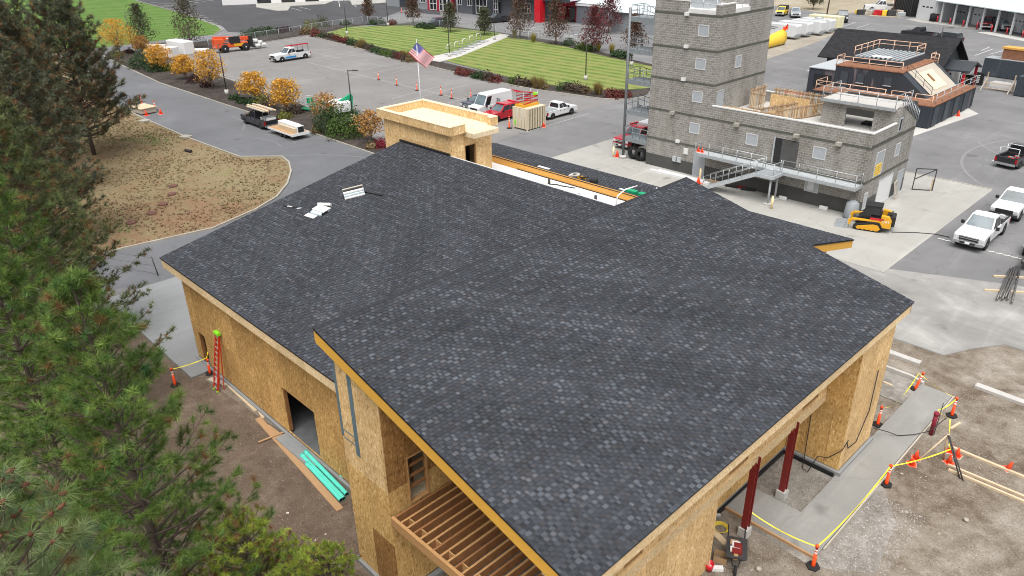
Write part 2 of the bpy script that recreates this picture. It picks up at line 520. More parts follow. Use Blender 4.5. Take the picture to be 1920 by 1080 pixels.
asphalt('asphalt_dark', (0.060, 0.061, 0.066), 1.0, 0.2)
asphalt('asphalt_dusty', (0.26, 0.255, 0.245), 2.2, 0.34)
asphalt('concrete_old', (0.325, 0.32, 0.30), 1.6, 0.10)
asphalt('concrete_new', (0.235, 0.245, 0.25), 2.0, 0.07)
asphalt('concrete_walk', (0.245, 0.243, 0.232), 3.0, 0.09)
asphalt('concrete_white', (0.43, 0.42, 0.40), 1.6, 0.08)
asphalt('kerb_concrete', (0.33, 0.31, 0.27), 5, 0.15)
def soil(name, stops, s1=0.25, s2=1.6, s3=14, b_=0.5, dist=0.05):
    mt, nt, b = newmat(name)
    n1 = noise(nt, pos(nt), s1, 6, 0.65, 0.6)
    n2 = noise(nt, pos(nt), s2, 6, 0.7, 0.3)
    n3 = noise(nt, pos(nt), s3, 4, 0.75)
    a = node(nt, 'ShaderNodeMath', operation='MULTIPLY_ADD'); nt.links.new(n1, a.inputs[0]); a.inputs[1].default_value = 0.55
    a2 = node(nt, 'ShaderNodeMath', operation='MULTIPLY'); nt.links.new(n2, a2.inputs[0]); a2.inputs[1].default_value = 0.45
    nt.links.new(a2.outputs[0], a.inputs[2])
    col = ramp(nt, a.outputs[0], stops)
    col = mixc(nt, 1.0, col, ramp(nt, n3, [(0.25, 0.62), (0.5, 1.0), (0.78, 1.4)]), 'MULTIPLY')
    nt.links.new(col, b.inputs['Base Color'])
    b.inputs['Roughness'].default_value = 0.95
    b.inputs['Specular IOR Level'].default_value = 0.1
    h = node(nt, 'ShaderNodeMath', operation='ADD'); nt.links.new(n2, h.inputs[0]); nt.links.new(n3, h.inputs[1])
    bump(nt, b, h.outputs[0], b_, dist)
soil('dirt', [(0.34, (0.075, 0.056, 0.041)), (0.43, (0.135, 0.108, 0.083)), (0.52, (0.205, 0.176, 0.144)), (0.64, (0.30, 0.275, 0.24))], 0.22, 1.1, 11, 0.7, 0.06)
soil('dirt_brown', [(0.32, (0.075, 0.056, 0.043)), (0.5, (0.135, 0.102, 0.078)), (0.66, (0.215, 0.175, 0.142))], 0.2, 1.2, 12, 0.5, 0.05)
soil('gravel', [(0.32, (0.10, 0.09, 0.078)), (0.5, (0.215, 0.20, 0.18)), (0.66, (0.36, 0.345, 0.32))], 0.3, 3.0, 18, 0.8, 0.05)
soil('dry_grass', [(0.34, (0.165, 0.092, 0.056)), (0.43, (0.19, 0.124, 0.074)), (0.50, (0.185, 0.145, 0.082)), (0.57, (0.205, 0.165, 0.10)), (0.62, (0.17, 0.16, 0.07)), (0.70, (0.10, 0.13, 0.035))], 0.045, 0.5, 6, 0.6, 0.06)
soil('mulch', [(0.32, (0.026, 0.021, 0.019)), (0.5, (0.052, 0.044, 0.040)), (0.68, (0.095, 0.08, 0.072))], 0.3, 2.0, 10, 0.7, 0.06)
soil('tan_gravel', [(0.32, (0.20, 0.175, 0.14)), (0.5, (0.27, 0.245, 0.205)), (0.66, (0.34, 0.32, 0.28))], 0.12, 1.0, 9, 0.4, 0.05)
soil('dry_field', [(0.32, (0.22, 0.185, 0.13)), (0.5, (0.30, 0.265, 0.20)), (0.66, (0.36, 0.33, 0.27))], 0.05, 0.5, 5, 0.5, 0.08)
def lawnmat(name, d, l, y, ang=0.0, per=2.6, check=False):
    mt, nt, b = newmat(name)
    def wave(a, p):
        w = node(nt, 'ShaderNodeTexWave'); w.inputs['Scale'].default_value = 0.314 / p * 2
        w.inputs['Distortion'].default_value = 0.6; w.inputs['Detail'].default_value = 1.0; w.inputs['Detail Scale'].default_value = 0.4
        nt.links.new(pos(nt, 1, 1, 1, a), w.inputs['Vector']); return w.outputs['Fac']
    w1 = wave(ang, per)
    if check:
        w2 = wave(ang + R(90), per)
        a = node(nt, 'ShaderNodeMath', operation='ADD'); nt.links.new(w1, a.inputs[0]); nt.links.new(w2, a.inputs[1])
        h = node(nt, 'ShaderNodeMath', operation='MULTIPLY'); nt.links.new(a.outputs[0], h.inputs[0]); h.inputs[1].default_value = 0.5
        w1 = h.outputs[0]
    n1 = noise(nt, pos(nt, 1, 1, 1), 0.35, 5, 0.65)
    n2 = noise(nt, pos(nt), 7, 3, 0.7)
    c = mixc(nt, ramp(nt, w1, [(0.25, 0.0), (0.75, 1.0)]), d, l)
    c = mixc(nt, ramp(nt, n1, [(0.42, 0.0), (0.68, 0.75)]), c, y)
    c = mixc(nt, 1.0, c, ramp(nt, n2, [(0.25, 0.75), (0.75, 1.25)]), 'MULTIPLY')
    nt.links.new(c, b.inputs['Base Color'])
    b.inputs['Roughness'].default_value = 0.9
    b.inputs['Specular IOR Level'].default_value = 0.15
    bump(nt, b, n2, 0.5, 0.05)
lawnmat('lawn_far', (0.050, 0.118, 0.022), (0.092, 0.168, 0.036), (0.125, 0.172, 0.05), R(64), 6.0)
lawnmat('lawn_b', (0.088, 0.140, 0.030), (0.168, 0.212, 0.058), (0.225, 0.215, 0.080), R(90), 4.4)
lawnmat('lawn_a', (0.062, 0.122, 0.024), (0.185, 0.23, 0.066), (0.20, 0.205, 0.075), R(0), 5.0, True)

# ---------------------------------------------------------------- ground sheets
def sheet(name, pts, z, mat, label=None):
    n = len(pts)
    ar = sum(pts[i][0] * pts[(i + 1) % n][1] - pts[(i + 1) % n][0] * pts[i][1] for i in range(n))
    if ar < 0: pts = pts[::-1]
    b = MB(); b.add([(x, y, z) for x, y in pts], [tuple(range(n))])
    return struct(b.build(name, mat), label)
def rect(x0, x1, y0, y1): return [(x0, y0), (x1, y0), (x1, y1), (x0, y1)]
def slab(name, pts, z0, z1, mat, parent=None):
    return MB().prism(pts, z0, z1).build(name, mat, parent)
def kerb(pts, w=0.16, h=0.13, mat='kerb_concrete', name='kerb', z0=-0.05):
    P = [Vector((x, y, 0)) for x, y in pts]
    rings = []
    for i, p in enumerate(P):
        d0 = (p - P[i - 1]).normalized() if i > 0 else (P[1] - p).normalized()
        d1 = (P[i + 1] - p).normalized() if i < len(P) - 1 else d0
        t = (d0 + d1).normalized()
        nrm = Vector((-t.y, t.x, 0)) * (w / 2) / max(0.5, t.dot(d0))
        a, c = p - nrm, p + nrm
        rings.append([(a.x, a.y, z0), (a.x, a.y, h), (c.x, c.y, h), (c.x, c.y, z0)])
    b = MB().loft(rings, smooth=False)
    return struct(b.build(name, mat))
sheet('ground', rect(-900, 400, -300, 900), 0.0, 'dirt', 'bare brown construction dirt')
sheet('road', [(-150.63,7.15),(-196.08,44.61),(-155.71,42.00),(-125.36,35.83),(-113.61,34.05),(-103.17,33.61),(-89.41,33.49),(-77.27,34.02),(-74.08,37.22),(-71.31,36.61),(-68.32,35.16),(-65.07,32.91),(-62.32,30.26),(-60.50,27.20),(-59.00,22.61),(-60.12,15.75),(-60.10,13.66),(-61.22,9.66),(-62.86,1.51),(-45.06,1.38),(-42.55,13.16),(-48.23,15.57),(-36.44,22.79),(-22.69,32.40),(-18.15,36.80),(-15.71,42.80)] + [(-11.9, 43.1), (-9.3, 43.1), (-8.4, 45.0), (-7.2, 46.8), (60, 47), (150, 180), (60, 420), (-500, 420), (-640, 120)], 0.004, 'asphalt_yard', 'grey asphalt drive and yard')
sheet('driveway', [(-145.10,9.68),(-196.08,44.61),(-155.71,42.00),(-125.36,35.83),(-113.61,34.05),(-103.17,33.61),(-89.41,33.49),(-77.27,34.02),(-74.08,37.22),(-71.31,36.61),(-68.32,35.16),(-65.07,32.91),(-62.32,30.26),(-60.50,27.20),(-59.00,22.61),(-60.12,15.75),(-60.10,13.66),(-61.22,9.66),(-61.63,4.39),(-53.38,12.30),(-51.58,16.99),(-55.10,26.30),(-58.70,42.19),(-67.17,48.60),(-67.22,44.34),(-83.31,44.64),(-102.94,44.41),(-125.21,44.40),(-150.66,46.30),(-162.03,47.96),(-165.80,50.50),(-163.50,68.47),(-168.16,76.62),(-169.27,61.82),(-171.01,48.69),(-181.38,26.15)], 0.008, 'asphalt_road', 'smooth dark grey asphalt driveway')
sheet('parking_lot', [(-149.66,57.58),(-150.30,70.27),(-152.94,86.95),(-137.82,85.94),(-105.40,82.12),(-89.73,80.27),(-77.59,79.77),(-66.02,81.54),(-63.03,84.19),(-63.77,75.54),(-61.77,62.13),(-60.69,53.95),(-63.07,45.50),(-70.21,47.89),(-82.35,50.09),(-95.93,51.95),(-109.28,52.48),(-131.79,54.27),(-140.29,55.12)], 0.012, 'asphalt_lot', 'pale worn asphalt parking lot')
sheet('dark_lot', [(-354.39,111.16),(-262.48,92.34),(-216.87,87.13),(-183.37,82.34),(-173.34,78.87),(-161.12,84.44),(-163.53,98.17),(-159.31,108.81),(-148.53,114.91),(-149.11,121.91),(-314.88,249.18),(-621.86,199.32)], 0.012, 'asphalt_dark', 'new black asphalt car park')
sheet('office_lot', [(-154.19,96.52),(-156.22,111.27),(-130.73,111.18),(-105.87,108.88),(-83.15,103.76),(-70.26,101.11),(-74.38,109.90),(-95.88,129.63),(-109.18,128.62),(-129.07,132.77),(-164.38,129.15),(-176.96,131.75),(-162.71,111.19)], 0.014, 'asphalt_yard', 'grey asphalt lot in front of the office')
sheet('dry_grass_bank', [(-143.61,6.47),(-183.08,41.24),(-149.76,40.17),(-124.53,35.55),(-112.91,33.81),(-102.57,33.39),(-88.93,33.29),(-76.89,33.84),(-73.76,36.98),(-71.22,36.44),(-68.40,35.08),(-65.30,32.92),(-62.53,30.27),(-60.82,27.27),(-59.30,22.65),(-60.34,15.83),(-60.31,13.73),(-61.43,9.72),(-62.86,1.51),(-91.03,-2.41)], 0.03, 'dry_grass', 'dry yellow grass bank with fallen needles')
sheet('back_lawn', [(-198.68,3.95),(-510.56,42.11),(-311.22,77.75),(-289.91,97.72),(-267.12,92.90),(-216.87,87.13),(-184.21,81.67),(-176.37,78.65),(-171.87,74.66),(-172.41,63.06),(-171.75,48.93),(-175.57,25.10)], 0.03, 'lawn_far', 'bright green mown lawn behind the drive')
sheet('dirt_yard', [(-46.54,-0.74),(-47.94,2.93),(-47.62,12.00),(-42.55,13.16),(-38.18,12.13),(-26.98,13.11),(-22.69,13.17),(-17.92,11.31),(-12.63,10.37),(-16.75,1.50),(-29.07,-6.07)], 0.006, 'dirt_brown', 'dark brown soil beside the long wall')
sheet('mulch_bed', [(-161.70,48.24),(-163.96,50.38),(-162.19,56.91),(-148.43,57.07),(-139.20,54.65),(-130.80,53.83),(-108.55,52.10),(-95.33,51.60),(-81.89,49.79),(-69.84,47.63),(-63.27,45.31),(-67.73,44.70),(-83.78,44.91),(-103.58,44.71),(-126.09,44.74),(-151.02,46.71)], 0.06, 'mulch', 'dark bark mulch bed along the drive')
sheet('mulch_bed', [(-163.61,57.45),(-163.93,71.00),(-166.57,82.16),(-166.92,93.11),(-163.83,102.76),(-157.25,110.45),(-158.47,102.21),(-154.26,91.06),(-154.40,87.81),(-151.62,70.93),(-150.91,58.11)], 0.05, 'mulch', 'dark bark mulch bed behind the chain link fence')
sheet('mulch_bed', [(-155.77,90.90),(-146.79,87.00),(-137.82,85.94),(-105.40,82.12),(-89.73,80.27),(-77.85,80.04),(-66.45,82.06),(-63.71,84.48),(-63.18,87.67),(-65.40,91.95),(-66.29,89.69),(-71.29,84.32),(-83.19,83.18),(-110.46,86.16),(-130.37,88.55),(-143.55,89.65),(-153.69,91.52)], 0.05, 'mulch', 'dark bark mulch bed between lawn and parking lot')
sheet('front_lawn', [(-152.41,90.46),(-158.67,100.88),(-150.01,111.33),(-137.56,115.47),(-126.47,116.72),(-122.78,116.58),(-112.43,95.16),(-111.35,87.60),(-112.55,86.59),(-130.37,88.55)], 0.07, 'lawn_a', 'mown lawn with a checked mowing pattern')
sheet('front_lawn', [(-118.03,113.43),(-110.15,113.29),(-100.22,111.88),(-85.09,107.62),(-72.58,105.08),(-65.23,92.10),(-66.29,89.69),(-71.29,84.32),(-83.19,83.18),(-106.96,86.97),(-107.75,91.39)], 0.07, 'lawn_b', 'mown lawn with straight mowing stripes')
sheet('garden_path', [(-109.16,85.11),(-111.35,88.35),(-112.43,95.16),(-122.46,115.81),(-119.81,115.93),(-117.49,112.91),(-107.17,91.14),(-105.66,85.29)], 0.085, 'concrete_white', 'pale concrete footpath across the lawn')
sheet('mulch_bed', [(-125.56,117.46),(-113.19,116.42),(-103.78,115.83),(-87.17,110.21),(-73.68,106.63),(-72.31,104.70),(-84.76,107.20),(-99.79,111.40),(-109.66,112.78),(-118.03,113.43),(-156.05,106.53),(-153.14,113.70),(-139.64,117.24)], 0.055, 'mulch', 'dark bark mulch strip along the lawn top')
sheet('dry_field', [(-106.55,197.85),(-100.35,197.72),(-83.80,189.95),(-81.24,196.04),(-74.39,191.95),(-68.94,193.64),(-119.27,365.51),(-179.71,329.56)], 0.02, 'dry_field', 'pale dry field beyond the yard')
sheet('gravel_strip', [(-64.65,121.51),(-65.60,133.58),(-66.77,146.36),(-69.41,160.82),(-74.53,172.54),(-77.59,161.38),(-80.68,151.70)], 0.016, 'tan_gravel', 'tan gravel strip under the parked trailers')
sheet('garage_apron', [(-67.11,191.33),(-63.52,201.69),(-56.68,194.71),(-49.16,187.33),(-48.98,183.32),(-58.36,186.51),(-62.65,187.67)], 0.016, 'concrete_old', 'concrete apron before the garage doors')
sheet('house_apron', [(-54.88,118.46),(-55.00,127.72),(-51.57,128.06),(-50.94,118.94)], 0.018, 'concrete_white', 'white concrete pad by the dark gabled house')
sheet('dusty_yard', [(-17.5, 52.2), (-30, 52.2), (-30, 44), (-11.9, 43.2), (-9.3, 43.2), (-8.4, 45.1), (-7.2, 46.9), (10, 47.2), (14, 53), (-2, 57), (-9, 56)], 0.008, 'asphalt_dusty', 'dust covered pale asphalt')
ap = struct(slab('tower_apron', rect(-52.3, -16.2, 51.9, 76.1), -0.1, 0.03, 'concrete_old'), 'pale concrete apron around the block tower')
MB().box(-52.3, -16.2, 76.12, 76.3, -0.05, 0.05).build('edge_strip', 'kerb_concrete', ap)
struct(slab('side_pad', rect(-51.9, -38.1, 11.7, 25.0), -0.2, 0.10, 'concrete_new'), 'smooth new concrete pad at the building end')
struct(slab('burn_pad', [(-40.47,96.33),(-29.62,91.91),(-28.15,89.82),(-26.21,105.65),(-29.60,109.60),(-35.29,107.04)], 0.0, 0.05, 'concrete_white'), 'white concrete pad under the dark containers')
# L shaped walk with a planting square left open
wk = bpy.data.objects.new('front_walk', None); COL.objects.link(wk); struct(wk, 'fresh grey concrete walk in front of the building')
for r_ in (rect(-9.08, -7.52, 23.6, 39.05), rect(-11.5, -9.081, 23.6, 25.5)):
    slab('walk_slab', r_, -0.1, 0.12, 'concrete_walk', wk)
MB().box(-11.5, -7.4, 23.5, 23.58, -0.02, 0.14).build('form_board', 'plank_tan', wk)
MB().box(-7.49, -7.42, 24.2, 39.05, -0.02, 0.13).build('form_board', 'lumber_grey', wk)
sheet('planting_square', rect(-11.5, -9.1, 25.52, 29.2), 0.012, 'gravel', 'rough gravel square beside the walk')
sheet('gravel_patch', [(-10.35,23.33),(-7.45,23.10),(-5.55,24.50),(-6.03,27.82),(-8.19,30.94),(-7.51,25.09),(-9.57,24.11)], 0.008, 'gravel', 'grey gravel beside the walk')
sheet('gravel_patch', [(-7.64,25.37),(-7.15,27.59),(-6.32,25.86),(-6.27,23.78),(-7.12,23.32)], 0.012, 'gravel')
kb = 'kerb_concrete'
kerb([(-189.80,42.98),(-152.68,41.07),(-124.94,35.69),(-113.26,33.93),(-102.87,33.50),(-89.17,33.39),(-77.08,33.93),(-73.90,37.12),(-71.35,36.57),(-68.36,35.12),(-65.11,32.87),(-62.35,30.23),(-60.66,27.23),(-59.15,22.63),(-60.23,15.79),(-60.21,13.70),(-61.33,9.69)])
kerb([(-149.66,57.58),(-162.90,57.18),(-164.24,50.97),(-164.28,49.29),(-162.03,47.96),(-157.58,47.05),(-150.42,46.50),(-125.21,44.40),(-102.94,44.41),(-83.31,44.64),(-67.39,44.46),(-61.85,44.57)])
kerb([(-149.66,57.58),(-139.74,54.89),(-131.29,54.05),(-108.92,52.29),(-95.63,51.78),(-82.12,49.94),(-70.02,47.76),(-64.65,46.70)])
kerb([(-150.28,57.84),(-150.96,70.60),(-153.67,87.38),(-151.55,88.08),(-146.11,86.58),(-137.20,85.55),(-105.00,81.80),(-89.41,79.98),(-77.59,79.77),(-66.02,81.54),(-63.10,83.69),(-62.02,87.32),(-64.94,92.35)])
kerb([(-268.95,93.58),(-218.15,87.67),(-187.64,82.61),(-177.15,79.14),(-171.68,74.82)])
kerb([(-30, 41.35), (-9.9, 41.2)], 0.42, 0.16, 'concrete_white')
kerb([(-7.0, 41.0), (14, 40.5)], 0.42, 0.16, 'concrete_white')
kerb([(-20, 39.5), (-9.7, 39.35), (-9.0, 39.1)], 0.16, 0.25, 'concrete_white')
MB().box(-20, -9.1, 36.6, 39.2, 0, 0.05).build('gutter_strip', 'gravel')['kind'] = 'structure'
# painted lines
lines = bpy.data.objects.new('painted_lines', None); COL.objects.link(lines); struct(lines, 'painted parking lines')
def pline(a, b, w=0.11, mat='paint_line_faded', z=0.019):
    a = Vector((*a, 0)); b = Vector((*b, 0)); d = (b - a).normalized(); n = Vector((-d.y, d.x, 0)) * w / 2
    q = [a - n, b - n, b + n, a + n]
    MB().add([(p.x, p.y, z) for p in q], [(0, 1, 2, 3)]).build('parking_line', mat, lines)
def plines(ps, **k):
    for i in range(0, len(ps), 2): pline(ps[i], ps[i + 1], **k)
plines([(-88.31,62.27),(-90.35,75.32),(-85.52,62.50),(-87.47,75.19),(-118.64,73.55),(-117.93,79.84),(-114.21,73.26),(-113.55,79.27),(-110.26,73.39),(-110.64,80.36),(-106.36,71.74),(-106.86,78.89),(-131.52,75.98),(-124.05,76.14),(-104.00,73.78),(-105.10,78.45),(-114.72,68.91),(-108.74,73.41)])
plines([(-123.76,69.89),(-78.84,68.42)], w=0.13)
plines([(-148.50,63.34),(-141.65,62.79),(-151.51,75.55),(-145.60,74.17),(-152.66,78.33),(-146.02,77.35),(-153.58,81.43),(-146.07,80.04),(-153.81,84.22),(-146.02,82.85),(-152.94,86.95),(-152.04,86.67)], w=0.12)
plines([(-61.60,61.96),(-61.99,73.98),(-80.30,65.82),(-80.78,72.16)], w=0.14)
ds = dict(mat='paint_line', z=0.022, w=0.14)
fr = [(-245.24,97.52),(-237.63,95.94),(-232.25,94.76),(-225.55,93.11),(-219.17,91.55),(-214.33,90.62),(-208.46,89.17),(-202.86,87.80),(-196.42,85.98),(-190.32,84.26),(-184.53,82.63),(-179.44,80.75)]; to = [(-257.66,93.97),(-249.82,92.23),(-243.79,91.30),(-237.86,90.50),(-230.74,89.16),(-225.17,88.53),(-218.40,87.48),(-211.94,86.48),(-204.62,85.02),(-197.59,83.72),(-190.83,82.59),(-184.42,81.51)]
for a, b in zip(fr, to): pline(a, b, **ds)
plines([(-252.71,103.53),(-242.79,103.11),(-254.68,106.11),(-246.08,106.45),(-253.44,109.07),(-245.41,108.92),(-207.06,113.82),(-198.42,112.20),(-207.70,116.75),(-198.70,115.21),(-212.46,133.24),(-197.82,124.20),(-212.50,137.11),(-193.89,127.16)], **ds)
plines([(-72.55,170.79),(-73.31,179.25),(-69.26,170.18),(-69.98,178.41),(-40.05,149.90),(-39.83,158.93),(-38.59,152.55),(-37.73,159.93),(-40.82,155.83),(-40.98,161.11)], **ds)
plines([(-113.91,118.76),(-115.67,130.80),(-108.22,116.73),(-110.06,128.94),(-102.87,114.82),(-104.44,126.47),(-123.56,121.21),(-124.21,133.04)], **ds)
plines([(-18.98,85.59),(-17.88,92.30)], **ds)
# zebra edge under the white pickup
for k in range(12):
    a = (-15.80,60.88); b = (-9.82,60.90)
    t = (k + 0.3) / 12
    x, y = a[0] + (b[0] - a[0]) * t, a[1] + (b[1] - a[1]) * t
    pline((x, y), (x + 0.42, y + 0.12), 0.16, 'paint_line', 0.034)

# tyre marks and dust streaks worn into the paving
marks = bpy.data.objects.new('tyre_marks', None); COL.objects.link(marks); struct(marks, 'faint tyre marks and dust streaks on the paving')
def strip(pts, w, mat, z):
    P = [Vector((x, y, 0)) for x, y in pts]; vs = []; fs = []
    for i, p in enumerate(P):
        d = (P[min(i + 1, len(P) - 1)] - P[max(i - 1, 0)]).normalized(); n = Vector((-d.y, d.x, 0)) * w * (0.5 if 0 < i < len(P) - 1 else 0.1)
        vs += [(p.x - n.x, p.y - n.y, z), (p.x + n.x, p.y + n.y, z)]
    for i in range(len(P) - 1): fs.append((2 * i, 2 * i + 2, 2 * i + 3, 2 * i + 1))
    MB().add(vs, fs).build('tyre_mark', mat, marks)
def arcpts(c, r, a0, a1, n=18): return [(c[0] + r * math.cos(R(a0 + (a1 - a0) * k / n)), c[1] + r * math.sin(R(a0 + (a1 - a0) * k / n))) for k in range(n + 1)]
for k, (c, r, a0, a1) in enumerate((((-80, 32), 7.5, 70, 120), ((-80, 32), 9.3, 75, 118), ((-95, 30), 12, 50, 95), ((-62, 30), 14, 100, 160))):
    strip(arcpts(c, r, a0, a1), 0.22, 'tyre_mark', 0.0135 + 0.0004 * k)
for k, (c, r, a0, a1) in enumerate((((-6, 88), 14, 150, 230), ((-6, 88), 15.8, 150, 225), ((2, 76), 17, 130, 190), ((-14, 96), 9, 200, 300), ((-60, 72), 8, 230, 320))):
    strip(arcpts(c, r, a0, a1), 0.25, 'dust_streak' if k % 2 else 'tyre_mark', 0.014 + 0.0004 * k)

# ---------------------------------------------------------------- the timber building under construction
BLD = thing('timber_building', 'unfinished timber building sheathed in strand board under dark shingle roofs', 'building', (-25, 22, 0))
BL = Vector((-25, 22, 0))
def bb(mb, name, mat, parent=BLD, **k):     # build a mesh given in world coordinates as a part of the building
    o = mb.build(name, mat, parent, **k)
    if parent is BLD: o.location = -BL
    return o
def clip(poly, f):                          # keep f(p) >= 0
    out = []
    for i in range(len(poly)):
        a, b = poly[i], poly[(i + 1) % len(poly)]
        fa, fb = f(a), f(b)
        if fa >= 0: out.append(a)
        if (fa >= 0) != (fb >= 0):
            t = fa / (fa - fb)
            out.append((a[0] + (b[0] - a[0]) * t, a[1] + (b[1] - a[1]) * t))
    return out
def sheets(axis, c, th, u0, u1, z0, z1, holes=(), top=None, mat='osb_wall', du=1.22, dz=2.44, gap=0.007, offs=0.0, parent=BLD, name='osb_sheet', stag=True):
    """strand board sheets on the wall plane axis=c, outer face at c, thickness th inwards (signed)"""
    zs = [z0 + k * dz for k in range(int((z1 - z0) / dz) + 1)] + [z1]
    zs = [z for i, z in enumerate(zs) if i == 0 or z - zs[i - 1] > 0.05]
    for r_ in range(len(zs) - 1):
        us = [u0]; u = u0 + offs + (0 if not stag or r_ % 2 == 0 else du / 2)
        while u < u1 - 0.1:
            if u > u0 + 0.1: us.append(u)
            u += du
        us.append(u1)
        for i in range(len(us) - 1):
            cells = [(us[i] + gap, us[i + 1] - gap, zs[r_] + gap, zs[r_ + 1] - gap)]
            for (a, b, p, q) in holes:
                nc = []
                for (x0, x1, y0, y1) in cells:
                    if x1 <= a or x0 >= b or y1 <= p or y0 >= q: nc.append((x0, x1, y0, y1)); continue
                    if x0 < a: nc.append((x0, a, y0, y1))
                    if x1 > b: nc.append((b, x1, y0, y1))
                    xa, xb = max(x0, a), min(x1, b)
                    if y0 < p: nc.append((xa, xb, y0, p))
                    if y1 > q: nc.append((xa, xb, q, y1))
                cells = nc
            for (x0, x1, y0, y1) in cells:
                if x1 - x0 < 0.02 or y1 - y0 < 0.02: continue
                poly = [(x0, y0), (x1, y0), (x1, y1), (x0, y1)]
                if top: poly = clip(poly, lambda p: top(p[0]) - p[1])
                if len(poly) < 3: continue
                j = random.uniform(0, 0.003) * (1 if th < 0 else -1)
                b_ = MB()
                if axis == 'y': b_.extr_y(poly, min(c + j, c + th), max(c + j, c + th))
                else: b_.extr_x(poly, min(c + j, c + th), max(c + j, c + th))
                bb(b_, name, mat(us[i], zs[r_]) if callable(mat) else mat, parent)
FR = lambda x: 10.5 - 0.2494 * (x + 20.8)       # front roof height over x
LR = lambda y: 6.5 + 0.1862 * (y - 12.3)        # long roof height over y
BR = lambda y: 6.5 + 0.25 * (40.45 - y)         # rear roof height over y
# floor slab and footing strip
bb(MB().box(-40.05, -17.6, 12.97, 39.9, -0.3, 0.12), 'floor_slab', 'interior_floor'); bb(MB().box(-17.6, -11.77, 15.01, 33, -0.3, 0.12), 'floor_slab', 'interior_floor')
for q in ((-40.1, -20.25, 12.82, 12.96, -0.3, 0.16), (-20.4, -17.5, 10.72, 10.86, -0.3, 0.16), (-20.4, -20.27, 10.87, 12.8, -0.3, 0.16), (-17.62, -17.4, 10.87, 15, -0.3, 0.16), (-11.6, -8.9, 28.78, 28.92, -0.1, 0.3), (-9.08, -8.94, 28.93, 32.5, -0.1, 0.24), (-11.75, -11.6, 20.3, 28.75, -0.1, 0.3)):
    bb(MB().box(*q), 'footing', 'concrete_new')
for q in ((-11.58, -11.5, 20.4, 28.7, 0.0, 0.22), (-11.49, -9.15, 28.68, 28.76, 0.0, 0.2)): bb(MB().box(*q), 'damp_proof_strip', 'flashing_black')
# long wall with its two openings
DOOR = (-29.55, -26.65, 0.25, 2.85); DOOR2 = (-39.25, -38.42, 0.14, 2.06)
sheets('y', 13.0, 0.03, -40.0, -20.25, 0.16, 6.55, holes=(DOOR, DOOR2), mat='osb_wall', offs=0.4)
for (x0, x1, z0, z1) in (DOOR, DOOR2):
    f = MB()
    f.box(x0, x0 + 0.05, 13.035, 13.2, z0, z1); f.box(x1 - 0.05, x1, 13.035, 13.2, z0, z1); f.box(x0 + 0.051, x1 - 0.051, 13.035, 13.2, z1 - 0.05, z1)
    bb(f, 'door_frame', 'joist')
bb(MB().box(-29.7, -26.4, 12.3, 12.9, 0.0, 0.13), 'door_sill', 'concrete_new')
# end wall, rear wall and the wall under the rear roof end
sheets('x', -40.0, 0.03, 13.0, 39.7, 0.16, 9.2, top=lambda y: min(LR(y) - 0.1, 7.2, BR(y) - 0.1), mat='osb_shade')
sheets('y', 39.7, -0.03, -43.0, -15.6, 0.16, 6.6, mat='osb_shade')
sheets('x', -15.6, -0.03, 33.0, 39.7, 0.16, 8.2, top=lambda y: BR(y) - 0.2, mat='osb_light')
sheets('x', -21.0, -0.03, 13.0, 32.7, 6.5, 10.4, top=lambda y: 10.3, mat='osb_shade')
# the tall bay
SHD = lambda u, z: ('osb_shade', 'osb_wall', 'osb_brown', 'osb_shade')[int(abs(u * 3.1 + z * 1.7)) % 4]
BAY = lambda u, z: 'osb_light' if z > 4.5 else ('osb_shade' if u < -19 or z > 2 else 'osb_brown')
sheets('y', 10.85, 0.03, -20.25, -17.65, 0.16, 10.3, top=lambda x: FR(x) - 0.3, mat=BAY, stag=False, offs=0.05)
sheets('x', -20.25, 0.03, 10.88, 13.0, 0.16, 10.1, mat='osb_shade')
WIN = (11.72, 12.62, 4.02, 6.08)
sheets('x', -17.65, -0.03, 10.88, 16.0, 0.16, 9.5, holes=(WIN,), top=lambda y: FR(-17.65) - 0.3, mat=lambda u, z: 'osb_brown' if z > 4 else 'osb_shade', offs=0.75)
f = MB()
for y0, y1, z0, z1 in ((11.72, 11.77, 4.02, 6.08), (12.57, 12.62, 4.02, 6.08), (11.771, 12.569, 4.02, 4.06), (11.771, 12.569, 6.04, 6.08)): f.box(-17.82, -17.62, y0, y1, z0, z1)
w = bb(f, 'window_frame', 'joist_edge')
for k in range(3):
    z = 4.62 + k * 0.47
    bb(MB().box(-17.80, -17.72, 11.775, 12.565, z, z + 0.09), 'cross_brace', 'joist', w)
for k in range(4):
    y = 11.85 + k * 0.22
    bb(MB().box(-18.6, -18.5, y, y + 0.05, 4.0, 6.3), 'wall_stud', 'joist')
bb(MB().box(-20.0, -17.7, 11.0, 15.9, 3.85, 3.95), 'upper_floor', 'osb_deck')
# blue flashing tape on the bay corner
bb(MB().box(-20.27, -20.12, 10.838, 10.848, 6.2, 9.55), 'flashing_tape', 'membrane_blue')
bb(MB().box(-19.42, -19.17, 10.838, 10.848, 5.75, 9.2), 'flashing_tape', 'membrane_blue')
for z in (6.15, 6.5): bb(MB().box(-20.1, -19.45, 10.839, 10.848, z, z + 0.05), 'flashing_tape', 'membrane_blue')
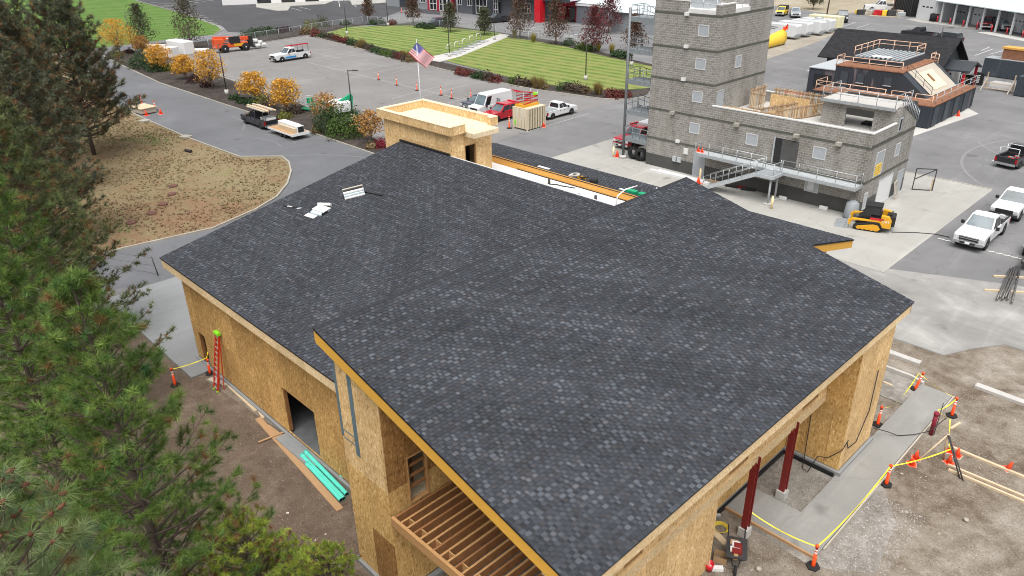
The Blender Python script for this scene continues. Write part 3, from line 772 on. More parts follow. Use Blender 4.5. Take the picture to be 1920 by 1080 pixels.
# porch deck framing: each joist its own piece
for k in range(20):
    x = -17.55 + k * 0.36
    bb(MB().box(x, x + 0.055, 10.95, 16.0, 3.66, 3.98), 'joist', 'joist')
    bb(MB().box(x - 0.012, x + 0.067, 10.95, 16.0, 3.9805, 4.0), 'joist_cap', 'joist_edge' if k % 3 else 'joist')
    if k % 2 == 1:
        y = 11.25 + 0.02 * (k % 3)
        bb(MB().box(x + 0.06, x + 0.355, y, y + 0.045, 3.67, 3.985), 'blocking', 'joist_edge')
bb(MB().box(-17.6, -10.3, 10.82, 10.94, 3.62, 4.02), 'rim_beam', 'joist_edge')
bb(MB().box(-17.6, -10.4, 16.05, 16.15, 0.1, 7.0), 'porch_wall', 'osb_brown')
for x in (-10.6,): bb(MB().box(x, x + 0.25, 10.9, 11.15, 0, 3.6), 'porch_post', 'joist')
# front wall, header and right hand block
S1 = (20.9, 22.3, 4.12, 4.36); S2 = (26.6, 28.1, 4.12, 4.36); S3 = (14.6, 15.6, 4.12, 4.36)
FL = lambda u, z: 'osb_light'
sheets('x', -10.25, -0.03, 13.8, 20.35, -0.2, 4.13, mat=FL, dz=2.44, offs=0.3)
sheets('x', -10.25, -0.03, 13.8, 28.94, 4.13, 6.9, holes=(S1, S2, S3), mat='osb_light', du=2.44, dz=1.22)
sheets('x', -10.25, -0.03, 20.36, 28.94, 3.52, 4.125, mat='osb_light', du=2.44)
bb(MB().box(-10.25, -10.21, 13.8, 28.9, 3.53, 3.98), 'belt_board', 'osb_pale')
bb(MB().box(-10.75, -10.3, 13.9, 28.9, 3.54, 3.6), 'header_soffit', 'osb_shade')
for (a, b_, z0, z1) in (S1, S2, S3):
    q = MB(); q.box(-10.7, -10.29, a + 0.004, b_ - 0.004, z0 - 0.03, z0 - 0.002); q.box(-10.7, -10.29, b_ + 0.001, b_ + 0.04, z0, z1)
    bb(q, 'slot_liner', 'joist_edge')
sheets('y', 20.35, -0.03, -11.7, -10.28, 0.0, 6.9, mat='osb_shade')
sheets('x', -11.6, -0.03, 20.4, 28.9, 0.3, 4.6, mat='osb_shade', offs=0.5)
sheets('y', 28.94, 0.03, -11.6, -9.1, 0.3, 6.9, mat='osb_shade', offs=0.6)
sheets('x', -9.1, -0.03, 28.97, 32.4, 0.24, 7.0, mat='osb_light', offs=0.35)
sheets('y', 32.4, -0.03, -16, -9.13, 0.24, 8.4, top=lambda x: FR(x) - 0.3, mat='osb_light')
# red steel columns on plinths
for y in (22.78, 25.9):
    q = MB(); x = -10.16
    q.box(x - 0.13, x + 0.13, y - 0.13, y - 0.10, 0.42, 3.62); q.box(x - 0.13, x + 0.13, y + 0.10, y + 0.13, 0.42, 3.62); q.box(x - 0.012, x + 0.012, y - 0.099, y + 0.099, 0.42, 3.62)
    q.box(x + 0.02, x + 0.13, y + 0.135, y + 0.15, 3.4, 3.98)
    c_ = bb(q, 'steel_column', 'red_steel')
    MB().box(x - 0.2, x + 0.2, y - 0.2, y + 0.2, -0.1, 0.42).build('plinth', 'concrete_white', c_)
# fascias
def rakebar(name, y0, y1, x0, x1, off, h, mat, fn):
    b = MB(); b.extr_y([(x0, fn(x0) - off), (x1, fn(x1) - off), (x1, fn(x1) - off - h), (x0, fn(x0) - off - h)], y0, y1); return bb(b, name, mat)
for x0, x1 in ((-20.78, -17.6), (-17.595, -13.4), (-13.395, -8.8)):
    rakebar('rake_fascia', 10.62, 10.71, x0, x1, 0.06, 0.50, 'glulam', FR)
rakebar('rake_fascia', 32.78, 32.86, -20.78, -8.8, 0.06, 0.5, 'glulam', FR)
bb(MB().box(-20.84, -20.79, 10.63, 32.85, 9.98, 10.44), 'ridge_fascia', 'joist_edge')
for k in range(5):
    y0, y1 = 10.72 + k * 4.42, 10.72 + (k + 1) * 4.42 - 0.005
    bb(MB().box(-8.86, -8.80, y0, y1, 6.98, 7.45), 'eave_fascia', 'osb_pale')
for k in range(8):
    x0, x1 = -40.43 + k * 2.5, -40.43 + (k + 1) * 2.5 - 0.006
    bb(MB().box(x0, min(x1, -20.3), 12.34, 12.39, 5.93, 6.45), 'eave_fascia', 'osb_pale')
b = MB(); b.extr_x([(12.36, 6.44), (28.9, LR(28.9) - 0.07), (28.9, LR(28.9) - 0.5), (12.36, 5.94)], -40.46, -40.42); bb(b, 'rake_fascia', 'osb_pale')
bb(MB().box(-40.4, -20.3, 12.4, 12.99, 5.93, 5.97), 'soffit', 'osb_pale')
bb(MB().box(-10.2, -8.87, 10.75, 28.9, 6.98, 7.02), 'soffit', 'osb_pale')
for k in range(9):
    x0, x1 = -43.2 + k * 3.18, -43.2 + (k + 1) * 3.18 - 0.006
    bb(MB().box(x0, x1, 34.58, 34.62, 7.40, 7.97), 'well_fascia', 'orange_fascia')
b = MB(); b.extr_x([(33.0, BR(33.0) - 0.06), (40.4, BR(40.4) - 0.06), (40.4, BR(40.4) - 0.5), (33.0, BR(33.0) - 0.5)], -14.62, -14.54); bb(b, 'rake_fascia', 'glulam')
bb(MB().box(-43.4, -14.63, 40.33, 40.38, 6.0, 6.44), 'eave_fascia', 'glulam')
# white membrane well
bb(MB().box(-41.9, -20.85, 28.95, 34.57, 7.38, 7.48), 'flat_roof', 'roof_white')
bb(MB().box(-40.4, -20.85, 28.9, 28.95, 7.49, 9.575), 'well_upstand', 'roof_white')
bb(MB().box(-35.2, -20.9, 34.53, 34.575, 7.482, 7.53), 'well_trim', 'flashing_black')

# ---- roofs: deck board, drip edge and shingles laid course by course
EXP = 0.143
def course_field(org, u, v, LU, LV, seed):
    """org = eave corner, u along the courses, v up the slope; returns boxes (N,8,3) and colours"""
    r_ = np.random.default_rng(seed)
    u = np.array(u, float); v = np.array(v, float); v /= np.linalg.norm(v); n = np.cross(u, v); n *= np.sign(n[2])
    A = []; B = []; J = []; C = []; H = []
    nc = int(LV / EXP)
    strips = []
    for k in range(16):                      # strip patterns one metre long, teeth and gaps
        w_ = np.stack([r_.uniform(0.09, 0.21, 4), r_.uniform(0.06, 0.18, 4)], 1).ravel(); w_ /= w_.sum()
        strips.append((np.concatenate([[0], np.cumsum(w_)]), r_.choice([0.078, 0.060, 0.052, 0.046, 0.042], 4), r_.choice([0.042, 0.036, 0.033], 4)))
    f_ = r_.uniform(0.5, 1.6, (6, 2)); ph_ = r_.uniform(0, 6.28, 6)
    for j in range(nc):
        a = -((j * 0.165 + r_.uniform(-0.03, 0.03)) % 1.0)
        tone = r_.normal(1, 0.03)
        while a < LU:
            e_, ct, cg = strips[r_.integers(16)]
            lowf = sum(math.sin(f_[q, 0] * a + f_[q, 1] * j * EXP + ph_[q]) for q in range(6)) / 6
            ts = tone * r_.normal(1, 0.06) * (1 + 0.16 * lowf)
            for k in range(8):
                p0, p1 = max(a + e_[k], 0), min(a + e_[k + 1], LU)
                if p1 - p0 > 0.02:
                    A.append(p0); B.append(p1); J.append(j)
                    C.append((ct[k // 2] if k % 2 == 0 else cg[k // 2]) * ts * r_.uniform(0.88, 1.12)); H.append(0.018 if k % 2 == 0 else 0.008)
            a += 1.0
    A = np.array(A); B = np.array(B); J = np.array(J); H = np.array(H); C = np.array(C)
    v0 = J * EXP; v1 = v0 + EXP + 0.004
    def P(a, vv, h): return np.array(org)[None] + a[:, None] * u + vv[:, None] * v + h[:, None] * n
    g_ = 0.002
    low = np.zeros_like(A) - 0.003
    X = np.stack([P(A + g_, v0, low), P(B - g_, v0, low), P(B - g_, v1, low), P(A + g_, v1, low), P(A + g_, v0, H), P(B - g_, v0, H), P(B - g_, v1, low + 0.005), P(A + g_, v1, low + 0.005)], 1)
    tint = np.array([0.93, 1.02, 1.20])
    warm = r_.random(len(C))[:, None] < 0.15
    col = C[:, None] * np.where(warm, np.array([0.99, 0.98, 1.08]), tint)
    return X, col, (u, v, n)
FQ = np.array([(4, 5, 6, 7), (0, 1, 5, 4), (0, 4, 7, 3), (1, 2, 6, 5)])
def field_mesh(name, X, col, parent):
    N = len(X)
    V = X.reshape(-1, 3) - np.array(BL)
    F = (np.arange(N)[:, None, None] * 8 + FQ[None]).reshape(-1, 4)
    cf = np.repeat(col, 4, 0); cf[1::4] = 0.012; cf[2::4] *= 0.5; cf[3::4] *= 0.5      # black asphalt cut edges, kept extra dark to paint in course shadow lines
    o = np_mesh(name, V, F, 'shingle', cf, parent)
    o['kind'] = 'stuff'
    return o
def roof_deck(name, org, u, v, LU, LV, th=0.05):
    u = Vector(u); v = Vector(v).normalized(); n = u.cross(v); n = n if n.z > 0 else -n
    o = Vector(org) - n * 0.012
    q = [o, o + u * LU, o + u * LU + v * LV, o + v * LV]
    b = MB(); b.add([p for p in q] + [p - n * th for p in q], [(0, 1, 2, 3), (7, 6, 5, 4), (0, 4, 5, 1), (1, 5, 6, 2), (2, 6, 7, 3), (3, 7, 4, 0)])
    d = bb(b, name, 'flashing_black')
    return d
# front roof
sF = math.hypot(12.03, 3.0)
vF = (-12.03, 0, 3.0)
rf = roof_deck('front_roof', (-8.74, 10.6, 7.49), (0, 1, 0), vF, 22.3, sF)
X, col, (u_, v_, n_) = course_field((-8.74, 10.6, 7.505), (0, 1, 0), vF, 22.3, sF, 3)
cen = X.mean(1)
dist = np.linalg.norm(cen - np.array([0, 0, 23.0]), axis=1)
d3 = cen - np.array([0, 0, 23.0]); kz = d3 @ np.array(CF)
sy_ = 0.5 - 1410.945 / 1080 * (d3 @ np.array(CU)) / kz
dist[(sy_ > 1.0)] += 1000
near = np.argsort(dist)[:300]
mask = np.ones(len(X), bool); mask[near] = False
field_mesh('shingle_courses', X[mask], col[mask], rf).location = BL
um = MB().add([(0, 0, -0.003), (1, 0, -0.003), (1, EXP + 0.004, -0.003), (0, EXP + 0.004, -0.003), (0, 0, 1), (1, 0, 1), (1, EXP + 0.004, 0.002), (0, EXP + 0.004, 0.002)], [tuple(f) for f in FQ.tolist()])
sh0 = None
rot = Matrix((Vector(u_), Vector(v_), Vector(n_))).transposed()
if rot.determinant() < 0: rot = Matrix((-Vector(u_), Vector(v_), Vector(n_))).transposed()
for i in near:
    a, b_ = Vector(X[i, 0]), Vector(X[i, 1]); h = (Vector(X[i, 4]) - a).length
    if (b_ - a).dot(Vector(rot.col[0])) < 0: a, b_ = b_, a
    if sh0 is None:
        sh0 = um.build('shingle', 'shingle_piece', rf); o = sh0
        sh0.data.materials.append(MATS['flashing_black']); sh0.data.polygons[1].material_index = 1  # black butt edge, painting in the course shadow line on single shingles
    else:
        o = bpy.data.objects.new('shingle', sh0.data); COL.objects.link(o); o.parent = rf
    M_ = rot.to_4x4() @ Matrix.Diagonal(((b_ - a).length, 1, h - 0.003 if h > 0.004 else 0.004, 1))
    M_.translation = a + Vector(n_) * 0.003
    o.matrix_basis = M_
    o.color = (*col[i], 1)
# long roof, rear roof
sL = math.hypot(16.6, 3.09)
rl = roof_deck('long_roof', (-40.48, 12.3, 6.49), (1, 0, 0), (0, 16.6, 3.09), 19.7, sL)
X, col, _ = course_field((-40.48, 12.3, 6.505), (1, 0, 0), (0, 16.6, 3.09), 19.7, sL, 5)
field_mesh('shingle_courses', X, col, rl).location = BL
sR = math.hypot(5.87, 1.47)
rr = roof_deck('rear_roof', (-43.5, 40.45, 6.49), (1, 0, 0), (0, -5.87, 1.467), 29.0, sR)
X, col, _ = course_field((-43.5, 40.45, 6.505), (1, 0, 0), (0, -5.87, 1.467), 29.0, sR, 6)
field_mesh('shingle_courses', X, col, rr).location = BL
bb(MB().box(-20.8, -14.55, 33.0, 34.6, 7.2, 7.9), 'rear_roof_return', 'flashing_black')
# ridge caps
for k in range(70):
    y0 = 10.62 + k * 0.318
    b = MB(); b.extr_y([(-20.83, 10.46), (-20.83, 10.53), (-20.68, 10.50), (-20.66, 10.47)], y0, y0 + 0.314)
    bb(b, 'ridge_cap', 'roof_ridge', BLD)
bb(MB().box(-40.48, -35.4, 28.84, 28.98, 9.58, 9.72), 'ridge_flashing', 'flashing_black')
bb(MB().box(-35.25, -20.9, 28.93, 28.98, 9.56, 9.605), 'ridge_trim', 'white_metal')
# stair head with strand board parapet
DP = (30.1, 31.05, 7.3, 10.03)
ph = bpy.data.objects.new('stair_head', None); COL.objects.link(ph); ph.parent = BLD; ph.location = -BL
sheets('y', 29.0, 0.03, -42.3, -35.3, 0.1, 10.93, mat='osb_light', parent=ph, offs=0.6)
sheets('x', -35.3, -0.03, 29.03, 32.4, 7.3, 10.93, holes=(DP,), mat='osb_light', parent=ph, offs=0.4)
sheets('x', -42.3, 0.03, 29.03, 32.4, 0.1, 10.93, mat='osb_light', parent=ph)
sheets('y', 32.4, -0.03, -42.3, -35.3, 0.1, 10.93, mat='osb_light', parent=ph)
MB().box(-42.25, -35.32, 29.03, 32.37, 10.86, 10.98).build('deck_board', 'osb_deck', ph)
MB().box(-35.6, -34.25, 30.0, 32.1, 10.66, 10.97).build('door_canopy', 'osb_deck', ph, bevel=0.01)
for x0, x1, y0, y1 in ((-42.6, -34.98, 28.7, 29.02), (-42.6, -34.98, 32.38, 32.7), (-42.6, -42.28, 29.025, 32.375), (-35.3, -34.98, 29.025, 29.95), (-35.3, -34.98, 32.1, 32.375)):
    MB().box(x0, x1, y0, y1, 10.93, 11.44).build('parapet', 'osb_light', ph)
    MB().box(x0 - 0.015, x1 + 0.015, y0 - 0.015, y1 + 0.015, 11.443, 11.48).build('parapet_cap', 'osb_deck', ph)
q = MB(); q.box(-35.45, -35.31, 30.1, 30.15, 7.3, 10.0); q.box(-35.45, -35.31, 31.0, 31.05, 7.3, 10.0); q.box(-35.45, -35.31, 30.151, 30.999, 9.97, 10.03)
q.build('door_frame', 'joist_edge', ph)
MB().box(-37.5, -37.4, 29.1, 32.3, 7.3, 10.8).build('inner_wall', 'interior_dark', ph)

# ---------------------------------------------------------------- concrete block training tower
def railing(parent, pts, mat='galvanised', h=1.07, step=1.6, r=0.028, mid=True, name='railing'):
    b = MB()
    for i in range(len(pts) - 1):
        p, q = Vector(pts[i]), Vector(pts[i + 1]); L = (q - p).length; n = max(1, round(L / step))
        for k in range(n + (i == len(pts) - 2)):
            t = p.lerp(q, k / n); b.tube([t, t + Vector((0, 0, h))], r, 6)
    up = [Vector(p) + Vector((0, 0, h)) for p in pts]
    b.tube(up, r, 6)
    if mid: b.tube([Vector(p) + Vector((0, 0, h * 0.55)) for p in pts], r * 0.8, 6)
    return b.build(name, mat, parent)
def panel_win(parent, axis, c, a0, a1, z0, z1, mat='shutter_grey', fr='frame_grey', name='window', out=-1):
    """framed metal shutter standing proud of a wall; axis plane = c, out = outward sign"""
    f = MB(); g = MB(); w = 0.07
    lo, hi = sorted((c + out * 0.05, c - out * 0.02))
    rects_ = ((a0 - w, a0, z0 - w, z1 + w), (a1, a1 + w, z0 - w, z1 + w), (a0, a1, z1, z1 + w), (a0, a1, z0 - w, z0))
    for (p, q, s0, s1) in rects_:
        if axis == 'y': f.box(p, q, lo, hi, s0, s1)
        else: f.box(lo, hi, p, q, s0, s1)
    lo, hi = sorted((c + out * 0.025, c - out * 0.02))
    if axis == 'y': g.box(a0, a1, lo, hi, z0, z1)
    else: g.box(lo, hi, a0, a1, z0, z1)
    o = g.build(name, mat, parent); f.build('frame', fr, o)
    return o
TW = thing('training_tower', 'grey concrete block fire training tower with outside stairs and a low block wing', 'tower')
T0, T1, TY0, TY1 = -43.84, -36.85, 61.4, 70.55
X1 = -22.1
BAND = [2.85, 5.8, 8.75, 11.7, 14.68]
zz = [0.03, 1.25] + BAND
tw = MB(); tw.box(T0, T1, TY0, TY1, 1.25, 14.62); tw.build('tower_wall', 'concrete_block', TW)
lw = MB(); lw.box(T1 - 0.05, X1, TY0 + 0.001, TY1 - 0.001, 1.25, 5.9); lw.build('wing_wall', 'concrete_block', TW)
bs = MB(); bs.box(T0 - 0.003, X1 + 0.003, TY0 - 0.003, TY1 + 0.003, 0.0, 1.25); bs.build('painted_base', 'block_base', TW)
for z in BAND[1:]:
    if z > 6: MB().box(T0 - 0.02, T1 + 0.02, TY0 - 0.02, TY1 + 0.02, z - 0.1, z + 0.1).build('band_course', 'block_band', TW)
for z in (2.85, 5.75): MB().box(T0 - 0.021, X1 + 0.021, TY0 - 0.021, TY1 + 0.021, z - 0.1, z + 0.1).build('band_course', 'block_band', TW)
# tower parapet with two gaps
for x0, x1, y0, y1, z1 in ((T0, -40.25, TY0, TY0 + 0.2, 15.75), (T0, T0 + 0.2, TY0 + 0.2, TY1, 15.75), (T1 - 0.55, T1, TY0, TY0 + 0.2, 15.6), (T1 - 0.2, T1, TY0 + 0.2, 63.7, 15.6), (T1 - 0.2, T1, 66.3, TY1, 16.6), (T0 + 0.2, T1 - 0.2, TY1 - 0.2, TY1, 16.2)):
    MB().box(x0, x1, y0, y1, 14.78, z1).build('parapet', 'concrete_block', TW)
    MB().box(x0 - 0.03, x1 + 0.03, y0 - 0.03, y1 + 0.03, z1 + 0.001, z1 + 0.1).build('coping', 'coping', TW)
MB().box(-40.25, T1 - 0.55, TY0 + 0.02, TY0 + 0.18, 14.78, 15.15).build('gap_wall', 'coping', TW)
MB().box(T1 - 0.18, T1 - 0.02, 63.7, 66.3, 14.78, 15.15).build('gap_wall', 'coping', TW)
MB().box(T0 + 0.2, T1 - 0.2, TY0 + 0.2, TY1 - 0.2, 14.70, 14.8).build('roof_deck', 'roof_white', TW)
railing(TW, [(-40.2, TY0 + 0.1, 15.15), (T1 - 0.6, TY0 + 0.1, 15.15)], h=0.9)
railing(TW, [(T1 - 0.1, 63.75, 15.15), (T1 - 0.1, 66.25, 15.15)], h=0.9)
MB().box(T0 + 1.5, T0 + 3.5, 65, 67, 14.8, 16.0).build('roof_hatch', 'galvanised', TW)
# wing parapet, roof and upper room
for x0, x1, y0, y1 in ((T1 + 0.001, X1, TY0, TY0 + 0.2), (X1 - 0.2, X1, TY0 + 0.2, 66.0), (T1 + 0.001, -28.6, TY1 - 0.2, TY1)):
    MB().box(x0, x1, y0, y1, 5.85, 6.9).build('parapet', 'concrete_block', TW)
    MB().box(x0, x1 + 0.03, y0 - 0.03, y1 + 0.03, 6.901, 7.0).build('coping', 'coping', TW)
MB().box(T1, X1 - 0.2, TY0 + 0.2, TY1 - 0.2, 5.9, 5.97).build('wing_roof', 'concrete_white', TW)
ur = bpy.data.objects.new('upper_room', None); COL.objects.link(ur); ur.parent = TW
UX0 = -28.6
for x0, x1, z0, z1 in ((UX0, -26.5, 5.97, 8.0), (-24.1, X1, 5.97, 8.0), (-26.5, -24.1, 7.62, 8.0)):
    MB().box(x0, x1, 66.0, 66.2, z0, z1).build('wall', 'concrete_block', ur)
MB().box(UX0, UX0 + 0.2, 66.2, TY1, 5.97, 8.0).build('wall', 'concrete_block', ur)
b = MB(); b.extr_x([(66.2, 5.86), (TY1, 5.86), (TY1, 6.35), (66.6, 8.25), (66.2, 8.25)], X1 - 0.2, X1); b.build('wall', 'concrete_block', ur)
MB().box(UX0 + 0.2, X1 - 0.2, TY1 - 0.2, TY1, 5.97, 8.0).build('wall', 'block_base', ur)
b = MB(); b.box(UX0 - 0.1, X1 - 0.25, 65.6, 69.0, 8.0, 8.12); b.build('roof_slab', 'concrete_white', ur)
MB().box(UX0 - 0.12, X1 - 0.2, 65.52, 65.6, 7.94, 8.2).build('edge_channel', 'galvanised', ur)
MB().box(-25.6, -24.3, 67.5, 68.4, 5.98, 6.2).build('debris', 'interior_dark', ur)
railing(ur, [(X1 - 0.3, 69.0, 8.12), (X1 - 0.3, 65.65, 8.12), (UX0, 65.65, 8.12), (UX0, 69.0, 8.12)], h=1.05, step=1.55, r=0.032)
railing(ur, [(X1 + 0.05, 66.7, 8.2), (X1 + 0.05, TY1, 6.35)], h=0.95, step=0.5, r=0.03)
panel_win(TW, 'x', X1, 66.5, 66.95, 6.2, 7.2, 'interior_dark', 'galv_matte', out=1)
# windows and doors
for z0, z1 in ((12.95, 13.82), (10.06, 10.92), (7.1, 7.98), (4.15, 5.02)): panel_win(TW, 'y', TY0, -38.95, -38.0, z0, z1)
for a, b_ in ((-33.0, -31.97), (-26.72, -25.72)): panel_win(TW, 'y', TY0, a, b_, 4.15, 5.05)
panel_win(TW, 'y', TY0, -26.95, -25.85, 1.2, 2.1, 'galv_matte')
MB().box(-26.75, -26.2, TY0 - 0.06, TY0 - 0.03, 1.3, 2.0).build('vent_frame', 'white_metal', TW)
panel_win(TW, 'y', TY0, -38.2, -37.05, 0.06, 2.15, 'shutter_grey', 'galv_matte', 'door')
panel_win(TW, 'x', T1, 64.7, 65.6, 9.95, 10.9, out=1)
panel_win(TW, 'x', T1, 62.1, 63.1, 6.0, 8.1, 'shutter_grey', 'galv_matte', 'door', out=1)
panel_win(TW, 'x', X1, 62.9, 64.4, 3.05, 5.05, 'shutter_grey', out=1)
for k in range(5): MB().box(X1 + 0.03, X1 + 0.07, 62.95, 64.2, 3.1 + k * 0.2, 3.22 + k * 0.2).build('striped_mark', 'yellow_paint', TW)
panel_win(TW, 'x', X1, 66.9, 67.7, 3.95, 4.95, out=1)
panel_win(TW, 'x', X1, 64.55, 67.5, 0.06, 2.3, 'white_metal', 'galv_matte', 'roll_door', out=1)
panel_win(TW, 'x', X1, 68.75, 69.95, 0.06, 2.1, 'shutter_grey', 'galv_matte', 'door', out=1)
panel_win(TW, 'x', X1, 61.9, 62.4, 0.5, 1.8, 'galv_matte', out=1)
# recessed loading door on the upper storey
MB().box(-30.3, -28.1, TY0 - 0.02, TY0 - 0.001, 3.0, 5.2).build('loading_door', 'interior_dark', TW)
MB().box(-30.35, -30.25, TY0 - 0.12, TY0, 2.95, 5.25).build('door_post', 'galv_matte', TW)
MB().box(-29.6, -28.1, TY0 - 0.06, TY0 - 0.021, 3.0, 5.15).build('roll_shutter', 'block_base', TW)
for x in (-41.2, -34.3, -24.9, -28.6): MB().box(x, x + 0.45, TY0 - 0.35, TY0, 5.55, 5.85).build('scupper', 'kerb_concrete', TW)
for x, z in ((-40.5, 14.55), (-40.3, 11.75), (-40.3, 8.8), (-40.35, 2.9)): MB().box(x, x + 0.4, TY0 - 0.22, TY0, z, z + 0.28).build('wall_lamp', 'white_matte', TW)
for x in (-40.6, -40.05): MB().box(x, x + 0.42, TY0 - 0.16, TY0, 1.0, 1.5).build('meter_box', 'galv_matte', TW)
MB().box(-39.4, -38.95, TY0 - 0.1, TY0, 1.95, 2.5).build('notice_plate', 'white_matte', TW)
# balcony, landing and stair
bal = bpy.data.objects.new('balcony', None); COL.objects.link(bal); bal.parent = TW
MB().box(-37.4, -22.35, 60.1, TY0 - 0.03, 2.62, 2.7).build('floor_grating', 'galv_matte', bal)
MB().box(-37.4, -22.3, 60.0, 60.1, 2.48, 2.76).build('edge_channel', 'galvanised', bal)
MB().box(-22.3, -22.2, 60.0, TY0, 2.48, 2.76).build('edge_channel', 'galvanised', bal)
railing(bal, [(-37.35, 60.08, 2.7), (-30.2, 60.08, 2.7)], step=1.5)
railing(bal, [(-28.8, 60.08, 2.7), (-22.3, 60.08, 2.7), (-22.3, 61.3, 2.7)], step=1.5)
MB().box(-30.2, -28.6, 58.45, 60.0, 2.55, 2.68).build('landing', 'grating', bal)
MB().box(-30.2, -28.55, 58.38, 58.45, 2.42, 2.72).build('edge_channel', 'galv_matte', bal)
MB().box(-28.6, -28.5, 58.45, 60.0, 2.42, 2.72).build('edge_channel', 'galv_matte', bal)
railing(bal, [(-30.15, 58.48, 2.68), (-28.6, 58.48, 2.68), (-28.6, 60.0, 2.68)], step=1.2)
for x, y in ((-28.9, 58.85), (-29.1, 60.45)):
    c_ = MB().tube([(x, y, 0.15), (x, y, 2.5)], 0.09, 10).build('support_post', 'galv_matte', bal)
    MB().box(x - 0.3, x + 0.3, y - 0.3, y + 0.3, 0.0, 0.15).build('post_footing', 'concrete_white', c_)
for y in (58.42, 59.65):
    b = MB(); b.bar((-30.15, y, 2.55), (-35.2, y, 0.1), 0.06, 0.28); b.build('stringer', 'galv_matte', bal)
    railing(bal, [(-30.2, y, 2.68), (-35.2, y, 0.2)], step=1.3)
for k in range(14):
    t = (k + 0.5) / 14; x = -30.2 - 5.0 * t; z = 2.6 - 2.5 * t
    MB().box(x - 0.14, x + 0.14, 58.46, 59.61, z - 0.03, z).build('stair_tread', 'grating', bal)
# outside stair tower on the far side
sta = bpy.data.objects.new('outside_stair', None); COL.objects.link(sta); sta.parent = TW
PX = -46.8
MB().tube([(PX, 61.5, 0.2), (PX, 61.5, 14.8)], 0.15, 10).build('column', 'column_grey', sta)
MB().lathe([(0.42, 0.0), (0.42, 0.22), (0.2, 0.3)], (PX, 61.5, 0.03), 10).build('column_footing', 'concrete_white', sta)
MB().tube([(PX, 69.0, 0.0), (PX, 69.0, 14.6)], 0.15, 10).build('column', 'column_grey', sta)
for i, z in enumerate((2.2, 5.0, 8.0, 10.95, 13.9)):
    MB().box(PX + 0.1, T0 - 0.02, 61.55, 63.4, z, z + 0.08).build('platform', 'stair_grey', sta)
    MB().box(PX + 0.05, T0 - 0.02, 61.45, 61.55, z - 0.35, z + 0.1).build('edge_channel', 'stair_grey', sta)
    railing(sta, [(T0 - 0.1, 61.52, z + 0.08), (PX + 0.15, 61.52, z + 0.08), (PX + 0.15, 63.3, z + 0.08)], step=1.0, r=0.03, mat='stair_grey')
    if i < 4:
        zm = z + 1.47
        MB().box(PX + 0.1, T0 - 0.02, 67.4, 69.2, zm, zm + 0.08).build('platform', 'stair_grey', sta)
        for (y0, y1, za, zb, xa) in ((63.4, 67.4, z, zm, -45.2), (67.4, 63.4, zm, z + 2.95, -46.6)):
            for dx in (0, 1.1):
                MB().bar((xa + dx, y0, za), (xa + dx, y1, zb), 0.05, 0.26).build('stringer', 'stair_grey', sta)
            railing(sta, [(xa, y0, za + 0.1), (xa, y1, zb + 0.1)], step=1.2, r=0.03, mat='stair_grey')
            for k in range(8):
                t = (k + 0.5) / 8; y = y0 + (y1 - y0) * t; zt = za + (zb - za) * t
                MB().box(xa + 0.03, xa + 1.07, y - 0.12, y + 0.12, zt, zt + 0.04).build('stair_tread', 'grating', sta)

# ---- pallets and boards stacked as a maze on the wing roof
MZ = thing('pallet_maze', 'training maze of timber pallets and strand board on the wing roof', 'maze', (-33, 66, 5.97))
def pallet_wall(a, b, h, z=0.0):
    a = Vector((*a, 0)); b = Vector((*b, 0)); d = (b - a).normalized(); L = (b - a).length
    for k in range(int(L / 0.16)):
        p = a + d * (k * 0.16 + 0.05)
        MB().bar((p.x, p.y, z), (p.x, p.y, z + h * random.uniform(0.92, 1.0)), 0.10, 0.03, up=(d.y, -d.x, 0)).build('slat', random.choice(['pallet_wood', 'lumber_grey', 'pallet_wood', 'lumber']), MZ)
    for zz_ in (z + 0.1, z + h * 0.85): MB().bar((a.x, a.y, zz_), (b.x, b.y, zz_), 0.09, 0.09).build('rail', 'pallet_wood', MZ)
def board_wall(a, b, h, z=0.0):
    a = Vector((*a, z + h / 2)); b = Vector((*b, z + h / 2))
    MB().bar(a, b, 0.03, h).build('board', 'osb_light', MZ)
pallet_wall((-3.2, -3.6), (2.6, -3.4), 1.0); board_wall((-3.3, -3.75), (-0.9, -3.7), 0.95)
pallet_wall((-3.0, 0.6), (-3.0, 3.8), 1.9); pallet_wall((-3.0, 0.6), (-1.4, 0.6), 1.7)
board_wall((-1.3, 1.4), (2.6, 1.2), 1.5); pallet_wall((-2.4, 4.1), (4.2, 4.1), 1.6)
pallet_wall((0.2, -3.2), (1.9, 2.6), 1.25); pallet_wall((1.6, -3.0), (3.6, 3.2), 1.25); board_wall((0.9, -3.0), (2.7, 3.0), 0.9)
pallet_wall((3.7, 3.0), (4.3, 3.9), 1.8)

